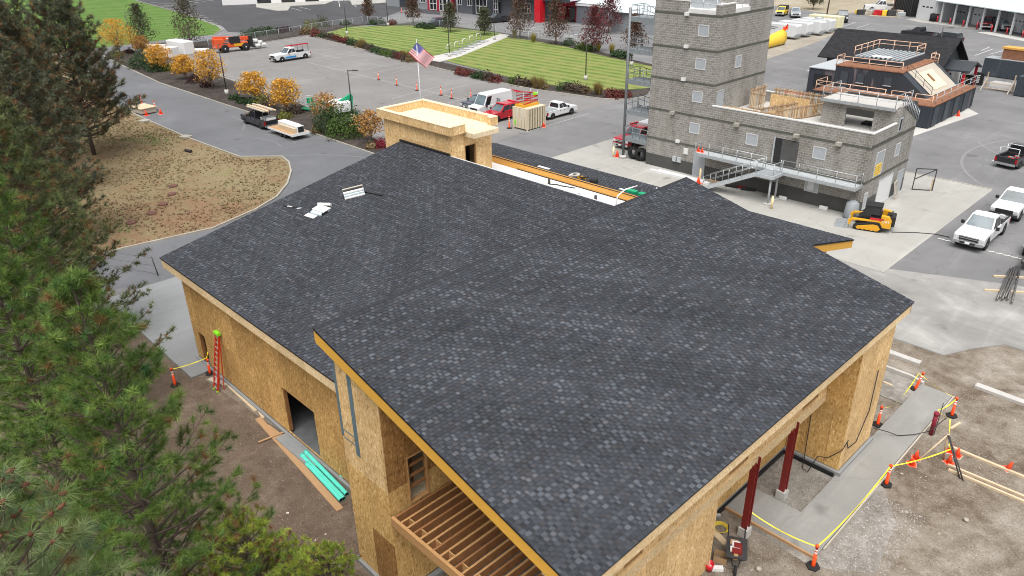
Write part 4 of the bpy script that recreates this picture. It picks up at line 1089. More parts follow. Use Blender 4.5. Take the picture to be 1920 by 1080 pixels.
# ---------------------------------------------------------------- dark container burn building
def corrugated(parent, axis, c, a0, a1, z0, z1, mat, out=1, name='corrugated_wall', pitch=0.28, dep=0.05):
    n = int((a1 - a0) / pitch); pts = []
    for k in range(n):
        a = a0 + (a1 - a0) * k / n; w_ = (a1 - a0) / n
        pts += [(a, 0), (a + w_ * 0.35, 0), (a + w_ * 0.5, dep), (a + w_ * 0.85, dep)]
    pts.append((a1, 0))
    vs = []; fs = []
    for a, d in pts:
        for z in (z0, z1): vs.append((a, c + out * d, z) if axis == 'y' else (c + out * d, a, z))
    for i in range(len(pts) - 1): fs.append((2 * i, 2 * i + 2, 2 * i + 3, 2 * i + 1))
    return MB().add(vs, fs).build(name, mat, parent)
def paint_worn(name, c, worn, rust):
    mt, nt, b = newmat(name)
    n1 = noise(nt, pos(nt, 1, 1, 0.35), 0.55, 5, 0.6, 0.5); n2 = noise(nt, pos(nt), 3.0, 4)
    c1 = mixc(nt, ramp(nt, n1, [(0.58, 0.0), (0.72, 0.9)]), c, worn)
    c1 = mixc(nt, ramp(nt, n2, [(0.66, 0.0), (0.8, 0.6)]), c1, rust)
    nt.links.new(c1, b.inputs['Base Color']); b.inputs['Roughness'].default_value = 0.6
paint_worn('container_navy', (0.028, 0.035, 0.046), (0.22, 0.17, 0.18), (0.10, 0.04, 0.02))
paint_worn('container_slate', (0.040, 0.052, 0.066), (0.10, 0.11, 0.12), (0.10, 0.05, 0.03))
BU = thing('burn_building', 'two storey training building of stacked dark navy shipping containers with peach guard rails', 'training building', (-35, 100, 0))
ox, oy = -35, 100
def L_(x, y, z=0): return (x - ox, y - oy, z)
cw = lambda *a, **k: corrugated(BU, *a, **k)
MB().box(-42.2 - ox, -28.15 - ox, 94.05 - oy, 108.9 - oy, 0.15, 2.55).build('lower_body', 'container_navy', BU)
cw('y', 94.0 - oy, -42.2 - ox, -28.1 - ox, 0.15, 2.55, 'container_navy', out=-1)
cw('x', -28.12 - ox, 94.0 - oy, 109.0 - oy, 0.15, 2.55, 'container_navy')
MB().box(-42.3 - ox, -28.0 - ox, 93.95 - oy, 109 - oy, 2.55, 2.66).build('lower_deck', 'rust_deck', BU)
for y in (94.6, 98.2, 101.4, 104.8): MB().box(-28.05 - ox, -27.98 - ox, y - oy, y + 1.5 - oy, 0.25, 2.4).build('container_door', 'container_slate', BU)
# upper container with a raked right end
b = MB(); b.extr_y([(-41.4 - ox, 2.66), (-30.0 - ox, 2.66), (-33.3 - ox, 5.2), (-41.4 - ox, 5.2)], 97.5 - oy, 108.6 - oy); b.build('upper_body', 'container_navy', BU)
cw('y', 97.48 - oy, -41.4 - ox, -33.6 - ox, 2.7, 5.15, 'container_navy', out=-1)
MB().box(-41.5 - ox, -33.2 - ox, 97.4 - oy, 108.7 - oy, 5.2, 5.3).build('upper_deck', 'rust_deck', BU)
for x, w_, z0, z1 in ((-40.6, 0.95, 2.75, 4.6), (-38.5, 0.85, 3.5, 4.5), (-35.2, 0.9, 3.6, 4.5)):
    o = MB().box(x - ox, x + w_ - ox, 97.36 - oy, 97.5 - oy, z0, z1).build('shutter', 'container_slate', BU)
    MB().box(x - 0.05 - ox, x + w_ + 0.05 - ox, 97.32 - oy, 97.36 - oy, z0 - 0.1, z0).build('shutter_sill', 'galv_matte', o)
b = MB(); b.add([(p[0] - ox, p[1] - oy, p[2]) for p in ((-33.25, 99.0, 5.22), (-30.0, 99.0, 2.75), (-30.0, 107.5, 2.75), (-33.25, 107.5, 5.22))], [(0, 1, 2, 3)]); b.build('roof_prop', 'lumber_grey', BU)
b = MB(); b.add([(p[0] - ox, p[1] - oy, p[2]) for p in ((-32.6, 101.0, 4.80), (-30.4, 101.0, 3.12), (-30.4, 105.2, 3.12), (-32.6, 105.2, 4.80))], [(0, 1, 2, 3)]); b.build('cream_panel', 'cream_paint', BU)
b = MB(); b.add([(p[0] - ox, p[1] - oy, p[2]) for p in ((-32.2, 102.6, 4.56), (-31.2, 102.6, 3.80), (-31.2, 103.2, 3.80), (-32.2, 103.2, 4.56))], [(0, 1, 2, 3)]); b.build('burnt_mark', 'rust_deck', BU)
# raised open joist frame on top
MB().box(-40.6 - ox, -34.6 - ox, 100.2 - oy, 107.9 - oy, 5.3, 6.05).build('top_box', 'container_slate', BU)
for z in (5.45, 5.75): MB().box(-40.65 - ox, -34.55 - ox, 100.15 - oy, 100.2 - oy, z, z + 0.12).build('side_channel', 'container_navy', BU)
for k in range(11):
    x = -40.4 + k * 0.56; MB().box(x - ox, x + 0.2 - ox, 100.3 - oy, 107.8 - oy, 6.06, 6.2).build('roof_joist', 'galv_matte', BU)
MB().box(-38.6 - ox, -36.2 - ox, 100.6 - oy, 101.8 - oy, 6.21, 6.26).build('white_board', 'roof_white', BU)
pr = dict(mat='rail_peach', r=0.045, step=2.1, h=1.1)
def W3(*ps): return [(x - ox, y - oy, z) for x, y, z in ps]
railing(BU, W3((-41.4, 99.6, 5.3), (-41.4, 97.55, 5.3), (-33.4, 97.55, 5.3)), **pr)
railing(BU, W3((-40.5, 100.3, 6.2), (-40.5, 107.8, 6.2), (-34.7, 107.8, 6.2), (-34.7, 105.0, 6.2)), **pr)
railing(BU, W3((-33.3, 107.9, 5.3), (-33.3, 106.4, 5.3), (-32.4, 106.4, 5.3)), **pr)
railing(BU, W3((-42.1, 97.2, 2.66), (-42.1, 94.2, 2.66), (-33.6, 94.2, 2.66)), **pr)
railing(BU, W3((-32.9, 94.2, 2.66), (-30.6, 94.2, 2.66)), **pr)
railing(BU, W3((-30.2, 94.2, 2.66), (-28.3, 94.2, 2.66)), **pr)
railing(BU, W3((-28.2, 95.0, 2.66), (-28.2, 108.8, 2.66), (-30.0, 108.8, 2.66)), mat='galv_matte', h=1.3, step=2.2, r=0.035)
railing(BU, W3((-29.9, 98.5, 2.8), (-33.2, 98.5, 5.3)), mat='steel_dark', h=1.0, step=1.3, r=0.03)
MB().box(-46.4 - ox, -42.25 - ox, 101 - oy, 109 - oy, 0.1, 3.9).build('side_shed', 'container_navy', BU)
MB().box(-46.5 - ox, -42.2 - ox, 100.9 - oy, 109.1 - oy, 3.9, 4.0).build('shed_roof', 'galv_matte', BU)
MB().box(-45.6 - ox, -43.2 - ox, 100.96 - oy, 100.995 - oy, 1.6, 3.2).build('shed_window', 'glass_dark', BU)

# ---------------------------------------------------------------- dark gabled house
def roofmat(name, c):
    mt, nt, b = newmat(name)
    br = node(nt, 'ShaderNodeTexBrick'); br.inputs['Scale'].default_value = 1
    br.inputs['Brick Width'].default_value = 0.5; br.inputs['Row Height'].default_value = 0.16; br.inputs['Mortar Size'].default_value = 0.012
    br.inputs['Color1'].default_value = (*[x * 1.25 for x in c], 1); br.inputs['Color2'].default_value = (*[x * 0.75 for x in c], 1); br.inputs['Mortar'].default_value = (*[x * 0.5 for x in c], 1)
    nt.links.new(pos(nt), br.inputs['Vector']); nt.links.new(br.outputs['Color'], b.inputs['Base Color']); b.inputs['Roughness'].default_value = 0.9; b.inputs['Specular IOR Level'].default_value = 0.15
roofmat('roof_dark', (0.026, 0.026, 0.029))
HS = thing('gabled_house', 'low dark grey house with a black shingle gable roof and red porch posts', 'house', (-42, 117, 0))
def HB(x0, x1, y0, y1, z0, z1, name, mat, **k): return MB().box(x0 + 42, x1 + 42, y0 - 117, y1 - 117, z0, z1).build(name, mat, HS, **k)
HB(-49.6, -34.2, 113.2, 121.2, 0, 3.7, 'wall', 'clad_dark')
HB(-34.199, -34.15, 113.25, 121.15, 0.0, 2.6, 'gable_wall', 'wall_light')
b = MB(); b.extr_x([(-4.0, 3.7), (4.2, 3.7), (0.2, 6.6)], 7.6, 7.8); b.build('gable_end', 'clad_dark', HS)
b = MB(); b.add([(x, y, z) for x in (-8.5, 8.6) for y, z in ((-5.1, 3.6), (0.2, 6.98), (5.5, 3.6), (5.5, 3.42), (0.2, 6.8), (-5.1, 3.42))], [(0, 6, 7, 1), (1, 7, 8, 2), (2, 8, 9, 3), (3, 9, 10, 4), (4, 10, 11, 5), (5, 11, 6, 0), (0, 1, 4, 5), (1, 2, 3, 4), (6, 11, 10, 7), (7, 10, 9, 8)]); b.build('roof', 'roof_dark', HS)
b = MB(); b.add([(x, y, z) for x in (7.9, 11.2) for y, z in ((-2.2, 3.3), (0.4, 4.2), (3.0, 3.3), (3.0, 3.1), (0.4, 4.0), (-2.2, 3.1))], [(0, 6, 7, 1), (1, 7, 8, 2), (2, 8, 9, 3), (3, 9, 10, 4), (4, 10, 11, 5), (5, 11, 6, 0), (0, 1, 4, 5), (1, 2, 3, 4), (6, 11, 10, 7), (7, 10, 9, 8)]); b.build('porch_roof', 'clad_dark', HS)
for y in (-2.0, 2.8): MB().box(10.4, 10.7, y, y + 0.25, 0, 3.1).build('porch_post', 'red_paint', HS)
for y in (-3.9, -0.6): MB().box(7.86, 8.0, y, y + 0.45, 0, 2.9).build('red_trim', 'red_paint', HS)
MB().box(7.86, 7.92, 0.2, 1.6, 0, 2.2).build('door', 'interior_dark', HS)
MB().box(-7.65, -7.60, -3.4, -1.8, 1.0, 2.2).build('window', 'glass_building', HS)

# ---------------------------------------------------------------- metal garage
GA = (-65.28,193.99); GB = (-43.83,179.61)
rz = heading(GA, GB); GL = math.hypot(GB[0] - GA[0], GB[1] - GA[1])
GR = thing('equipment_garage', 'white metal equipment garage with open bays, white posts and red bollard guards', 'garage', GA, rz)
def gb(x0, x1, y0, y1, z0, z1, name, mat, parent=GR, **k): return MB().box(x0, x1, y0, y1, z0, z1).build(name, mat, parent, **k)
gb(-1.0, 5.4, 0, 14, 0, 6.2, 'bay_block', 'wall_light')
gb(-0.6, 4.9, -0.06, 0, 0, 5.0, 'overhead_door', 'white_metal')
for k in range(3): gb(0.6 + k * 1.3, 1.4 + k * 1.3, -0.08, -0.062, 2.6, 2.9, 'door_pane', 'glass_building')
gb(5.4, 40, 4.2, 4.5, 0, 4.6, 'rear_wall', 'clad_mid')
for k in range(6):
    x = 6.0 + k * 5.6
    gb(x, x + 3.6, 4.12, 4.2, 0, 3.4, 'overhead_door', 'wall_light' if k % 2 else 'clad_mid')
    for j in range(3): gb(x + 0.4 + j * 1.1, x + 1.0 + j * 1.1, 4.1, 4.119, 2.0, 2.25, 'door_pane', 'glass_building')
    gb(x - 0.2, x + 3.8, 4.11, 4.2, 3.5, 4.5, 'transom', 'glass_building')
b = MB(); b.add([(5.0, -0.6, 4.3), (41, -0.6, 4.3), (41, 9.0, 7.4), (5.0, 9.0, 7.4), (5.0, -0.6, 4.45), (41, -0.6, 4.45), (41, 9.0, 7.55), (5.0, 9.0, 7.55)], [(3, 2, 1, 0), (4, 5, 6, 7), (0, 1, 5, 4), (1, 2, 6, 5), (2, 3, 7, 6), (3, 0, 4, 7)]); b.build('metal_roof', 'metal_roof', GR)
for k in range(8):
    x = 6.8 + k * 4.05
    gb(x, x + 0.3, 0.1, 0.4, 0, 4.32, 'post', 'white_metal')
    MB().tube([(x - 0.5, -0.1, 0), (x - 0.5, -0.1, 1.35)], 0.13, 10).build('bollard', 'red_paint', GR)
gb(5.4, 5.6, -0.2, 9, 0, 5.4, 'side_wall', 'wall_light')
gb(22.5, 36, -3.2, -0.3, 0.0, 0.03, 'white_pad', 'concrete_white')
# green slatted store on its left
ST = thing('slatted_store', 'dark open fronted store with vertical slats beside the metal garage', 'store shed', (GA[0] - 5.5, GA[1] + 4, 0), rz)
for k in range(12): MB().box(-3 + k * 0.55, -2.75 + k * 0.55, 0, 0.2, 0, 5.5).build('slat', 'steel_dark', ST)
MB().box(-3, 3.6, 0.3, 5, 0, 5.4).build('dark_inside', 'interior_dark', ST)
MB().box(-3.2, -3.0, -0.1, 5, 0, 5.6).build('red_post', 'rust_deck', ST)

# ---------------------------------------------------------------- station office far behind the lawn
OA = (-186.00,134.81); OB = (-120.84,138.09)
rz = heading(OA, OB)
OF = thing('fire_station_office', 'long low office with dark grey walls, red bays and white framed windows', 'office building', OA, rz)
def ob(x0, x1, y0, y1, z0, z1, name, mat, parent=OF): return MB().box(x0, x1, y0, y1, z0, z1).build(name, mat, parent)
LO = math.hypot(OB[0] - OA[0], OB[1] - OA[1])
s_ = LO / 338.0
secs = [(-20, 10, 0.0, 6.5, 'clad_mid'), (10, 52, 0.4, 7.5, 'clad_dark'), (52, 78, 0.0, 7, 'clad_mid'), (78, 130, -0.8, 8, 'clad_red'), (130, 166, 0.0, 7, 'clad_grey'), (166, 214, -0.5, 7.6, 'clad_dark'), (214, 300, 0.3, 5.0, 'clad_grey')]
for a, c, dy, h, mt in secs: ob(a * s_, c * s_, dy, 14, 0, h, 'wall', mt)
def owin(a, c, dy, z0, z1, nx, nz):
    o = ob(a * s_, c * s_, dy - 0.12, dy - 0.02, z0, z1, 'window', 'glass_building')
    f = MB(); x0, x1 = a * s_, c * s_
    for k in range(nx + 1):
        x = x0 + (x1 - x0) * k / nx; f.box(x - 0.07, x + 0.07, dy - 0.2, dy - 0.121, z0, z1)
    for k in range(nz + 1):
        z = z0 + (z1 - z0) * k / nz; f.box(x0 - 0.07, x1 + 0.07, dy - 0.21, dy - 0.2005, z - 0.07, z + 0.07)
    f.build('window_frame', 'white_metal', o)
owin(20, 40, 0.4, 2.2, 4.6, 3, 2); owin(60, 70, 0, 1.8, 4.2, 2, 1)
owin(84, 98, -0.8, 0.3, 5.0, 2, 3); owin(104, 126, -0.8, 0.3, 5.0, 3, 3)
owin(136, 144, 0, 2.0, 4.2, 2, 1); owin(155, 164, 0, 2.0, 4.2, 2, 1)
owin(174, 194, -0.5, 0.4, 4.0, 3, 2); owin(206, 214, -0.5, 0.4, 4.4, 2, 3)
owin(252, 266, 0.3, 1.4, 3.6, 3, 2); owin(276, 282, 0.3, 0.4, 3.6, 1, 3)
for a, c in ((131, 143), (148, 162), (168, 194)): ob(a * s_, c * s_, -1.9, -0.51, 4.4, 4.65, 'awning', 'white_metal')
for a in (127, 137, 156): MB().tube([(a * s_, -4.0, 0), (a * s_, -4.0, 9)], 0.12, 8).build('white_post', 'white_metal', OF)
ob(205 * s_, 337 * s_, -2.2, 12, 5.0, 5.4, 'flat_roof', 'roof_white')
ob(203 * s_, 339 * s_, -2.3, -2.2, 4.75, 5.42, 'roof_edge', 'clad_dark')
ob(288 * s_, 297 * s_, -3.2, -1.4, 0, 8.0, 'red_pier', 'red_paint')
ob(300 * s_, 336 * s_, 2.5, 6, 0, 5.0, 'entrance_wall', 'clad_red')
ob(312 * s_, 328 * s_, 2.4, 2.49, 0, 3.4, 'entrance_door', 'glass_building')
# grey hall to the right with a pale metal roof
HA = (-121.46,138.79)
HH = thing('grey_hall', 'long grey metal hall with a pale blue metal roof', 'hall', HA, rz)
MB().box(0, 22, 0.5, 18, 0, 4.2).build('wall', 'clad_grey', HH)
MB().box(-0.2, 22, 0.3, 0.5, 3.9, 4.5).build('white_gutter', 'white_metal', HH)
b = MB(); b.add([(-0.3, 0.2, 4.5), (22, 0.2, 4.5), (22, 16, 9.5), (-0.3, 16, 9.5)], [(0, 1, 2, 3)]); b.build('roof', 'metal_roof', HH)
MB().box(14, 40, -5.0, 8, 0, 4.0).build('side_wall', 'clad_mid', HH)
b = MB(); b.add([(13.5, -5.6, 4.0), (41, -5.6, 4.0), (41, 6, 7.8), (13.5, 6, 7.8)], [(0, 1, 2, 3)]); b.build('side_roof', 'metal_roof', HH)
MB().box(13.4, 13.7, -5.6, -5.3, 0, 4.2).build('downpipe', 'white_metal', HH)
# white building at the back of the black car park
WA = (-226.52,111.50); WB = (-214.53,131.71)
WH = thing('white_shopfront', 'white single storey building with dark glass fronts beyond the black car park', 'building', WA, heading(WA, WB))
MB().box(-8, 32, 0, 15, 0, 5).build('wall', 'white_matte', WH)
for x in (2, 9, 16): MB().box(x, x + 4, -0.1, 0, 0, 3.6).build('shop_window', 'glass_building', WH)
b = MB(); b.prism([(-225.15,112.52),(-223.35,137.26),(-218.97,138.40),(-207.68,125.58),(-210.95,116.03),(-201.50,109.84),(-202.77,107.28),(-216.77,108.18)], 0.0, 0.14); struct(b.build('pavement', 'concrete_old'), 'pale pavement before the white building')
struct(MB().prism([(-198.57,128.83),(-195.08,142.30),(-211.67,154.17),(-221.33,142.93)], 0.0, 0.14).build('pavement', 'concrete_old'), 'pale pavement island beyond the black car park')

# ---------------------------------------------------------------- vehicles (local x forward, y left)
def arch(cx, r, n=7, z0=0.0):
    return [(cx - r * math.cos(math.pi * k / n), z0 + r * math.sin(math.pi * k / n)) for k in range(n + 1)]
def wheel(parent, x, y, r, w, rim='rim_grey'):
    e = bpy.data.objects.new('wheel', None); COL.objects.link(e); e.parent = parent; e.location = (x, y, r)
    s = 1 if y > 0 else -1
    MB().lathe([(r * 0.62, -w / 2), (r * 0.93, -w / 2), (r, -w * 0.32), (r, w * 0.32), (r * 0.93, w / 2), (r * 0.62, w / 2)], (0, 0, 0), 20, 'y').build('tyre', 'rubber', e)
    MB().lathe([(r * 0.60, s * w * 0.30), (r * 0.60, s * w * 0.50), (r * 0.50, s * w * 0.42), (r * 0.2, s * w * 0.46), (r * 0.16, s * w * 0.52)][::1 if s > 0 else -1], (0, 0, 0), 12, 'y').build('rim', rim, e)
    return e
def quad4(p, th, name, mat, parent):
    """panel on four corner points, pushed out along its normal"""
    P = [Vector(q) for q in p]; n = (P[1] - P[0]).cross(P[3] - P[0]).normalized()
    b = MB(); b.add([q + n * th for q in P] + [q - n * 0.02 for q in P], [(0, 1, 2, 3), (0, 4, 5, 1), (1, 5, 6, 2), (2, 6, 7, 3), (3, 7, 4, 0)])
    return b.build(name, mat, parent)
def lerp(a, b, t): return tuple(a[i] + (b[i] - a[i]) * t for i in range(3))
def inset(q, u0, u1, v0, v1):
    def at(u, v): return lerp(lerp(q[0], q[1], u), lerp(q[3], q[2], u), v)
    return [at(u0, v0), at(u1, v0), at(u1, v1), at(u0, v1)]
def car(name, label, cat, loc, rz, paint='truck_white', kind='pickup', L=5.9, Wd=2.0, H=1.92, wb=3.9, r=0.42, clear=0.36, trim='chrome', scale=1.0, group=None, tonneau=False, lower=None, simple=False, rim='rim_grey', doors=2):
    t = thing(name, label, cat, loc, rz, group)
    if scale != 1.0: t.scale = (scale,) * 3
    hw = Wd / 2; xf = L / 2; xr = -L / 2
    ax0 = -wb / 2 - 0.05; ax1 = wb / 2 - 0.05
    belt = H * 0.60; hood = H * 0.575
    if kind == 'van': belt = H * 0.46; hood = H * 0.47
    cab0, cab1 = {'pickup': (-0.62, 1.25), 'suv': (xr + 0.18, 1.15), 'van': (xr + 0.05, xf - 0.85), 'sedan': (xr + 0.75, 1.1)}[kind]
    bodyrear = cab0 - 0.12 if kind == 'pickup' else xr
    # lower body with wheel arches
    pr = [(bodyrear, clear)]
    if kind != 'pickup': pr += [(ax0 - r * 1.2, clear)] + arch(ax0, r * 1.16, z0=clear) + [(ax0 + r * 1.2, clear)]
    pr += arch(ax1, r * 1.16, z0=clear)
    pr += [(xf - 0.18, clear), (xf - 0.04, clear + 0.12), (xf, hood - 0.25), (xf - 0.05, hood - 0.06), (xf - 0.18, hood), (cab1 - 0.02, belt + 0.02)]
    if kind == 'van': pr[-3:] = [(xf, hood - 0.2), (xf - 0.08, hood + 0.02), (cab1 + 0.02, belt + 0.18)]
    pr += [(bodyrear, belt)]
    b = MB(); b.extr_y(pr, -hw, hw); body = b.build('body', paint, t, bevel=0.06)
    # underside so that no daylight shows through
    MB().box(xr + 0.25, xf - 0.3, -hw * 0.72, hw * 0.72, clear - 0.08, clear + r * 1.1).build('underbody', 'plastic_black', t)
    if kind == 'pickup':
        for s in (-1, 1):
            pb = [(xr, clear + 0.1), (ax0 - r * 1.2, clear)] + arch(ax0, r * 1.16, z0=clear) + [(bodyrear - 0.02, clear), (bodyrear - 0.02, belt - 0.02), (xr, belt - 0.02)]
            y0, y1 = sorted((s * hw, s * (hw - 0.16)))
            MB().extr_y(pb, y0, y1).build('bed_side', paint, t, bevel=0.02)
        MB().box(xr + 0.02, xr + 0.1, -hw + 0.161, hw - 0.161, clear + 0.12, belt - 0.03).build('tailgate', paint, t)
        if tonneau: MB().box(xr + 0.03, bodyrear - 0.03, -hw + 0.1, hw - 0.1, belt - 0.018, belt + 0.02).build('bed_cover', 'clad_mid', t)
        else:
            MB().box(xr + 0.101, bodyrear - 0.085, -hw + 0.161, hw - 0.161, clear + 0.3, clear + 0.36).build('bed_floor', 'plastic_black', t)
            for s in (-1, 1): MB().box(xr + 0.105, bodyrear - 0.09, *sorted((s * (hw - 0.163), s * (hw - 0.2))), clear + 0.361, belt - 0.01).build('bed_liner', 'plastic_black', t)
            MB().box(bodyrear - 0.12, bodyrear - 0.085, -hw + 0.21, hw - 0.21, clear + 0.361, belt - 0.02).build('bed_liner', 'plastic_black', t)
            for s in (-1, 1): MB().box(xr + 0.05, bodyrear - 0.06, *sorted((s * (hw - 0.02), s * (hw - 0.15))), belt - 0.019, belt + 0.004).build('rail_cap', 'plastic_black', t)
        MB().box(bodyrear - 0.08, bodyrear - 0.025, -hw + 0.161, hw - 0.161, clear + 0.3, belt - 0.03).build('bed_front', paint, t)
    # cabin
    wl, wt = hw - 0.05, hw - (0.24 if kind != 'van' else 0.14)
    f0, f1 = cab1, cab1 - (0.85 if kind != 'van' else 0.75)
    b0, b1 = cab0, cab0 + {'pickup': 0.16, 'suv': 0.25, 'van': 0.08, 'sedan': 0.7}[kind]
    top = H
    C = {}
    for s in (-1, 1):
        C['fl', s] = (f0, s * wl, belt); C['ft', s] = (f1, s * wt, top - 0.06); C['bl', s] = (b0, s * wl, belt); C['bt', s] = (b1, s * wt, top - 0.06)
    cb = MB()
    r0 = [C['bl', -1], C['fl', -1], C['fl', 1], C['bl', 1]]; r1 = [C['bt', -1], C['ft', -1], C['ft', 1], C['bt', 1]]
    r2 = [(b1 + 0.1, -wt + 0.09, top), (f1 - 0.12, -wt + 0.09, top), (f1 - 0.12, wt - 0.09, top), (b1 + 0.1, wt - 0.09, top)]
    cb.loft([[(p[0], p[1], belt - 0.1) for p in r0], r0, r1, r2], smooth=False)
    cab = cb.build('cab', paint, t, bevel=0.03)
    ws = [C['fl', -1], C['fl', 1], C['ft', 1], C['ft', -1]]
    quad4(inset(ws, 0.05, 0.95, 0.06, 0.93), 0.008, 'windshield', 'glass_shield', t)
    bw = [C['bl', 1], C['bl', -1], C['bt', -1], C['bt', 1]]
    if kind != 'van': quad4(inset(bw, 0.08, 0.92, 0.12, 0.88), 0.008, 'rear_window', 'glass_dark', t)
    for s in (-1, 1):
        sq = [C['bl', s], C['fl', s], C['ft', s], C['bt', s]] if s < 0 else [C['fl', s], C['bl', s], C['bt', s], C['ft', s]]
        if kind == 'pickup': cuts = [(0.06, 0.44), (0.48, 0.93)] if doors == 2 else [(0.10, 0.30), (0.36, 0.93)]
        elif kind == 'van': cuts = [(0.80, 0.97)]
        elif kind == 'sedan': cuts = [(0.12, 0.48), (0.52, 0.92)]
        else: cuts = [(0.04, 0.27), (0.30, 0.58), (0.61, 0.94)]
        for (u0, u1) in cuts:
            if s > 0: u0, u1 = 1 - u1, 1 - u0
            quad4(inset(sq, u0, u1, 0.08, 0.86), 0.008, 'side_window', 'glass_dark', t)
    if not simple:
        for s in (-1, 1):
            y0, y1 = sorted((s * hw, s * (hw + 0.012)))
            spans = [(ax1 - r * 1.3 - 1.05, ax1 - r * 1.3), (ax1 - r * 1.3 - 2.05, ax1 - r * 1.3 - 1.07)] if kind != 'van' else [(xf - 2.1, xf - 1.1)]
            for (a, c) in spans:
                a = max(a, (cab0 if kind == 'pickup' else ax0 + r * 1.25))
                if c - a < 0.3: continue
                d_ = MB().box(a, c, y0, y1, clear + 0.1, belt - 0.05).build('door', paint, t)
                h0, h1 = sorted((s * (hw + 0.013), s * (hw + 0.04)))
                MB().box(a + 0.08, a + 0.28, h0, h1, belt - 0.24, belt - 0.19).build('handle', 'plastic_black' if trim != 'chrome' else 'chrome', d_)
                if lower:
                    l0, l1 = sorted((s * (hw + 0.0125), s * (hw + 0.018)))
                    MB().box(a, c, l0, l1, clear + 0.12, clear + 0.42).build('door_stripe', lower, d_)
            m0, m1 = sorted((s * (hw + 0.02), s * (hw + 0.27)))
            MB().box(cab1 - 0.42, cab1 - 0.28, m0, m1, belt + 0.0, belt + 0.26).build('mirror', 'plastic_black', t, bevel=0.03)
    # front end
    MB().box(xf - 0.03, xf + 0.025, -hw * 0.62, hw * 0.62, hood - 0.42, hood - 0.13).build('grille', 'plastic_black', t)
    if not simple and trim == 'chrome':
        for z in (hood - 0.17, hood - 0.29): MB().box(xf + 0.026, xf + 0.05, -hw * 0.6, hw * 0.6, z, z + 0.055).build('grille_bar', 'chrome', t)
    for s in (-1, 1):
        y0, y1 = sorted((s * hw * 0.63, s * hw * 0.96)); MB().box(xf - 0.12, xf + 0.02, y0, y1, hood - 0.36, hood - 0.12).build('headlight', 'lamp_clear', t, bevel=0.02)
        y0, y1 = sorted((s * (hw - 0.17), s * (hw + 0.01))); MB().box(xr - 0.02, xr + 0.12, y0, y1, belt - 0.5, belt - 0.1).build('taillight', 'lamp_red', t)
    MB().box(xf - 0.1, xf + 0.12, -hw * 0.98, hw * 0.98, clear + 0.03, clear + 0.28).build('front_bumper', trim, t, bevel=0.03)
    MB().box(xf + 0.12, xf + 0.135, -hw * 0.5, hw * 0.5, clear + 0.08, clear + 0.22).build('air_intake', 'plastic_black', t)
    if not simple: MB().box(xf + 0.136, xf + 0.15, -0.16, 0.16, clear + 0.1, clear + 0.24).build('number_plate', 'reflective', t)
    MB().box(xr - 0.12, xr + 0.05, -hw * 0.95, hw * 0.95, clear + 0.02, clear + 0.24).build('rear_bumper', trim if trim == 'chrome' else 'plastic_black', t, bevel=0.02)
    for x in (ax0, ax1):
        for s in (-1, 1): wheel(t, x, s * (hw - 0.13), r, 0.28, rim)
    return t
D = R(-90); U = R(90)
# two white pickups in the yard
tr = car('pickup_truck', 'white pickup with chrome grille parked beside the wooden flatbed trailer', 'pickup', (-13.4, 63.0), D, 'truck_white', L=6.2, Wd=2.1, H=2.12, wb=4.1, r=0.48, clear=0.48)
MB().box(-2.3, -1.7, -0.7, -0.2, 0.72, 1.05).build('bed_load', 'galvanised', tr)
car('pickup_truck', 'white pickup with black grille and bumper parked behind the chrome grilled pickup', 'pickup', (-13.3, 71.0), D, 'truck_white', L=5.9, Wd=2.05, H=2.06, wb=3.9, r=0.46, clear=0.46, trim='plastic_black')
tb = car('pickup_truck', 'dark pickup with an open tool filled bed and ladder rack at the yard edge', 'pickup', (-17.0, 86.5), R(82), 'truck_black', L=5.9, Wd=2.0)
for x in (-2.6, -1.0):
    for s in (-0.85, 0.85): MB().tube([(x, s, 1.1), (x, s, 2.0)], 0.035, 6).build('rack_post', 'white_metal', tb)
    MB().tube([(x, -0.85, 2.0), (x, 0.85, 2.0)], 0.035, 6).build('rack_bar', 'white_metal', tb)
for k in range(7): MB().box(-2.6 + k * 0.27, -2.4 + k * 0.27, -0.6 + 0.17 * (k % 4), -0.3 + 0.2 * (k % 4), 0.75, 0.95 + 0.04 * (k % 3)).build('tool', random.choice(['orange_plastic', 'red_paint', 'galvanised']), tb)
# trucks round the lot
car('pickup_truck', 'white crew cab pickup with grey bed cover beside the tan container', 'pickup', (-64.3, 70.4), U, 'truck_white', L=5.5, Wd=1.95, H=1.85, wb=3.5, r=0.40, tonneau=True, trim='truck_white')
rp = car('pickup_truck', 'red fire department pickup with roof light bar beside the tan container', 'fire vehicle', (-68.3, 64.6), D, 'truck_red', 'suv', L=5.6, Wd=2.0, H=1.95, wb=3.5, r=0.42)
MB().box(0.1, 0.4, -0.7, 0.7, 1.96, 2.06).build('light_bar', 'red_paint', rp, bevel=0.02)
MB().box(-1.9, -1.6, -0.7, 0.7, 1.96, 2.06).build('light_bar', 'red_paint', rp, bevel=0.02)
van = car('delivery_van', 'tall white delivery van with a black emblem on its side', 'van', (-71.6, 65.8), D, 'truck_white', 'van', L=6.0, Wd=2.05, H=2.7, wb=4.0, r=0.36, clear=0.3, trim='plastic_black')
em = MB()
for dx, dz, w_, h_ in ((0.0, 0.0, 0.10, 0.55), (0.12, 0.22, 0.3, 0.09), (0.12, -0.22, 0.3, 0.09), (0.12, 0.0, 0.22, 0.09), (-0.25, 0.12, 0.22, 0.09), (-0.3, -0.1, 0.09, 0.3)): em.box(-0.3 + dx - w_ / 2, -0.3 + dx + w_ / 2, 1.026, 1.034, 1.75 + dz - h_ / 2, 1.75 + dz + h_ / 2)
em.build('emblem', 'truck_navy', van)
car('suv', 'dark navy car parked behind the white delivery van', 'car', (-75.2, 66.8), D, 'truck_navy', 'suv', L=4.7, Wd=1.9, H=1.65, wb=2.8, r=0.36)
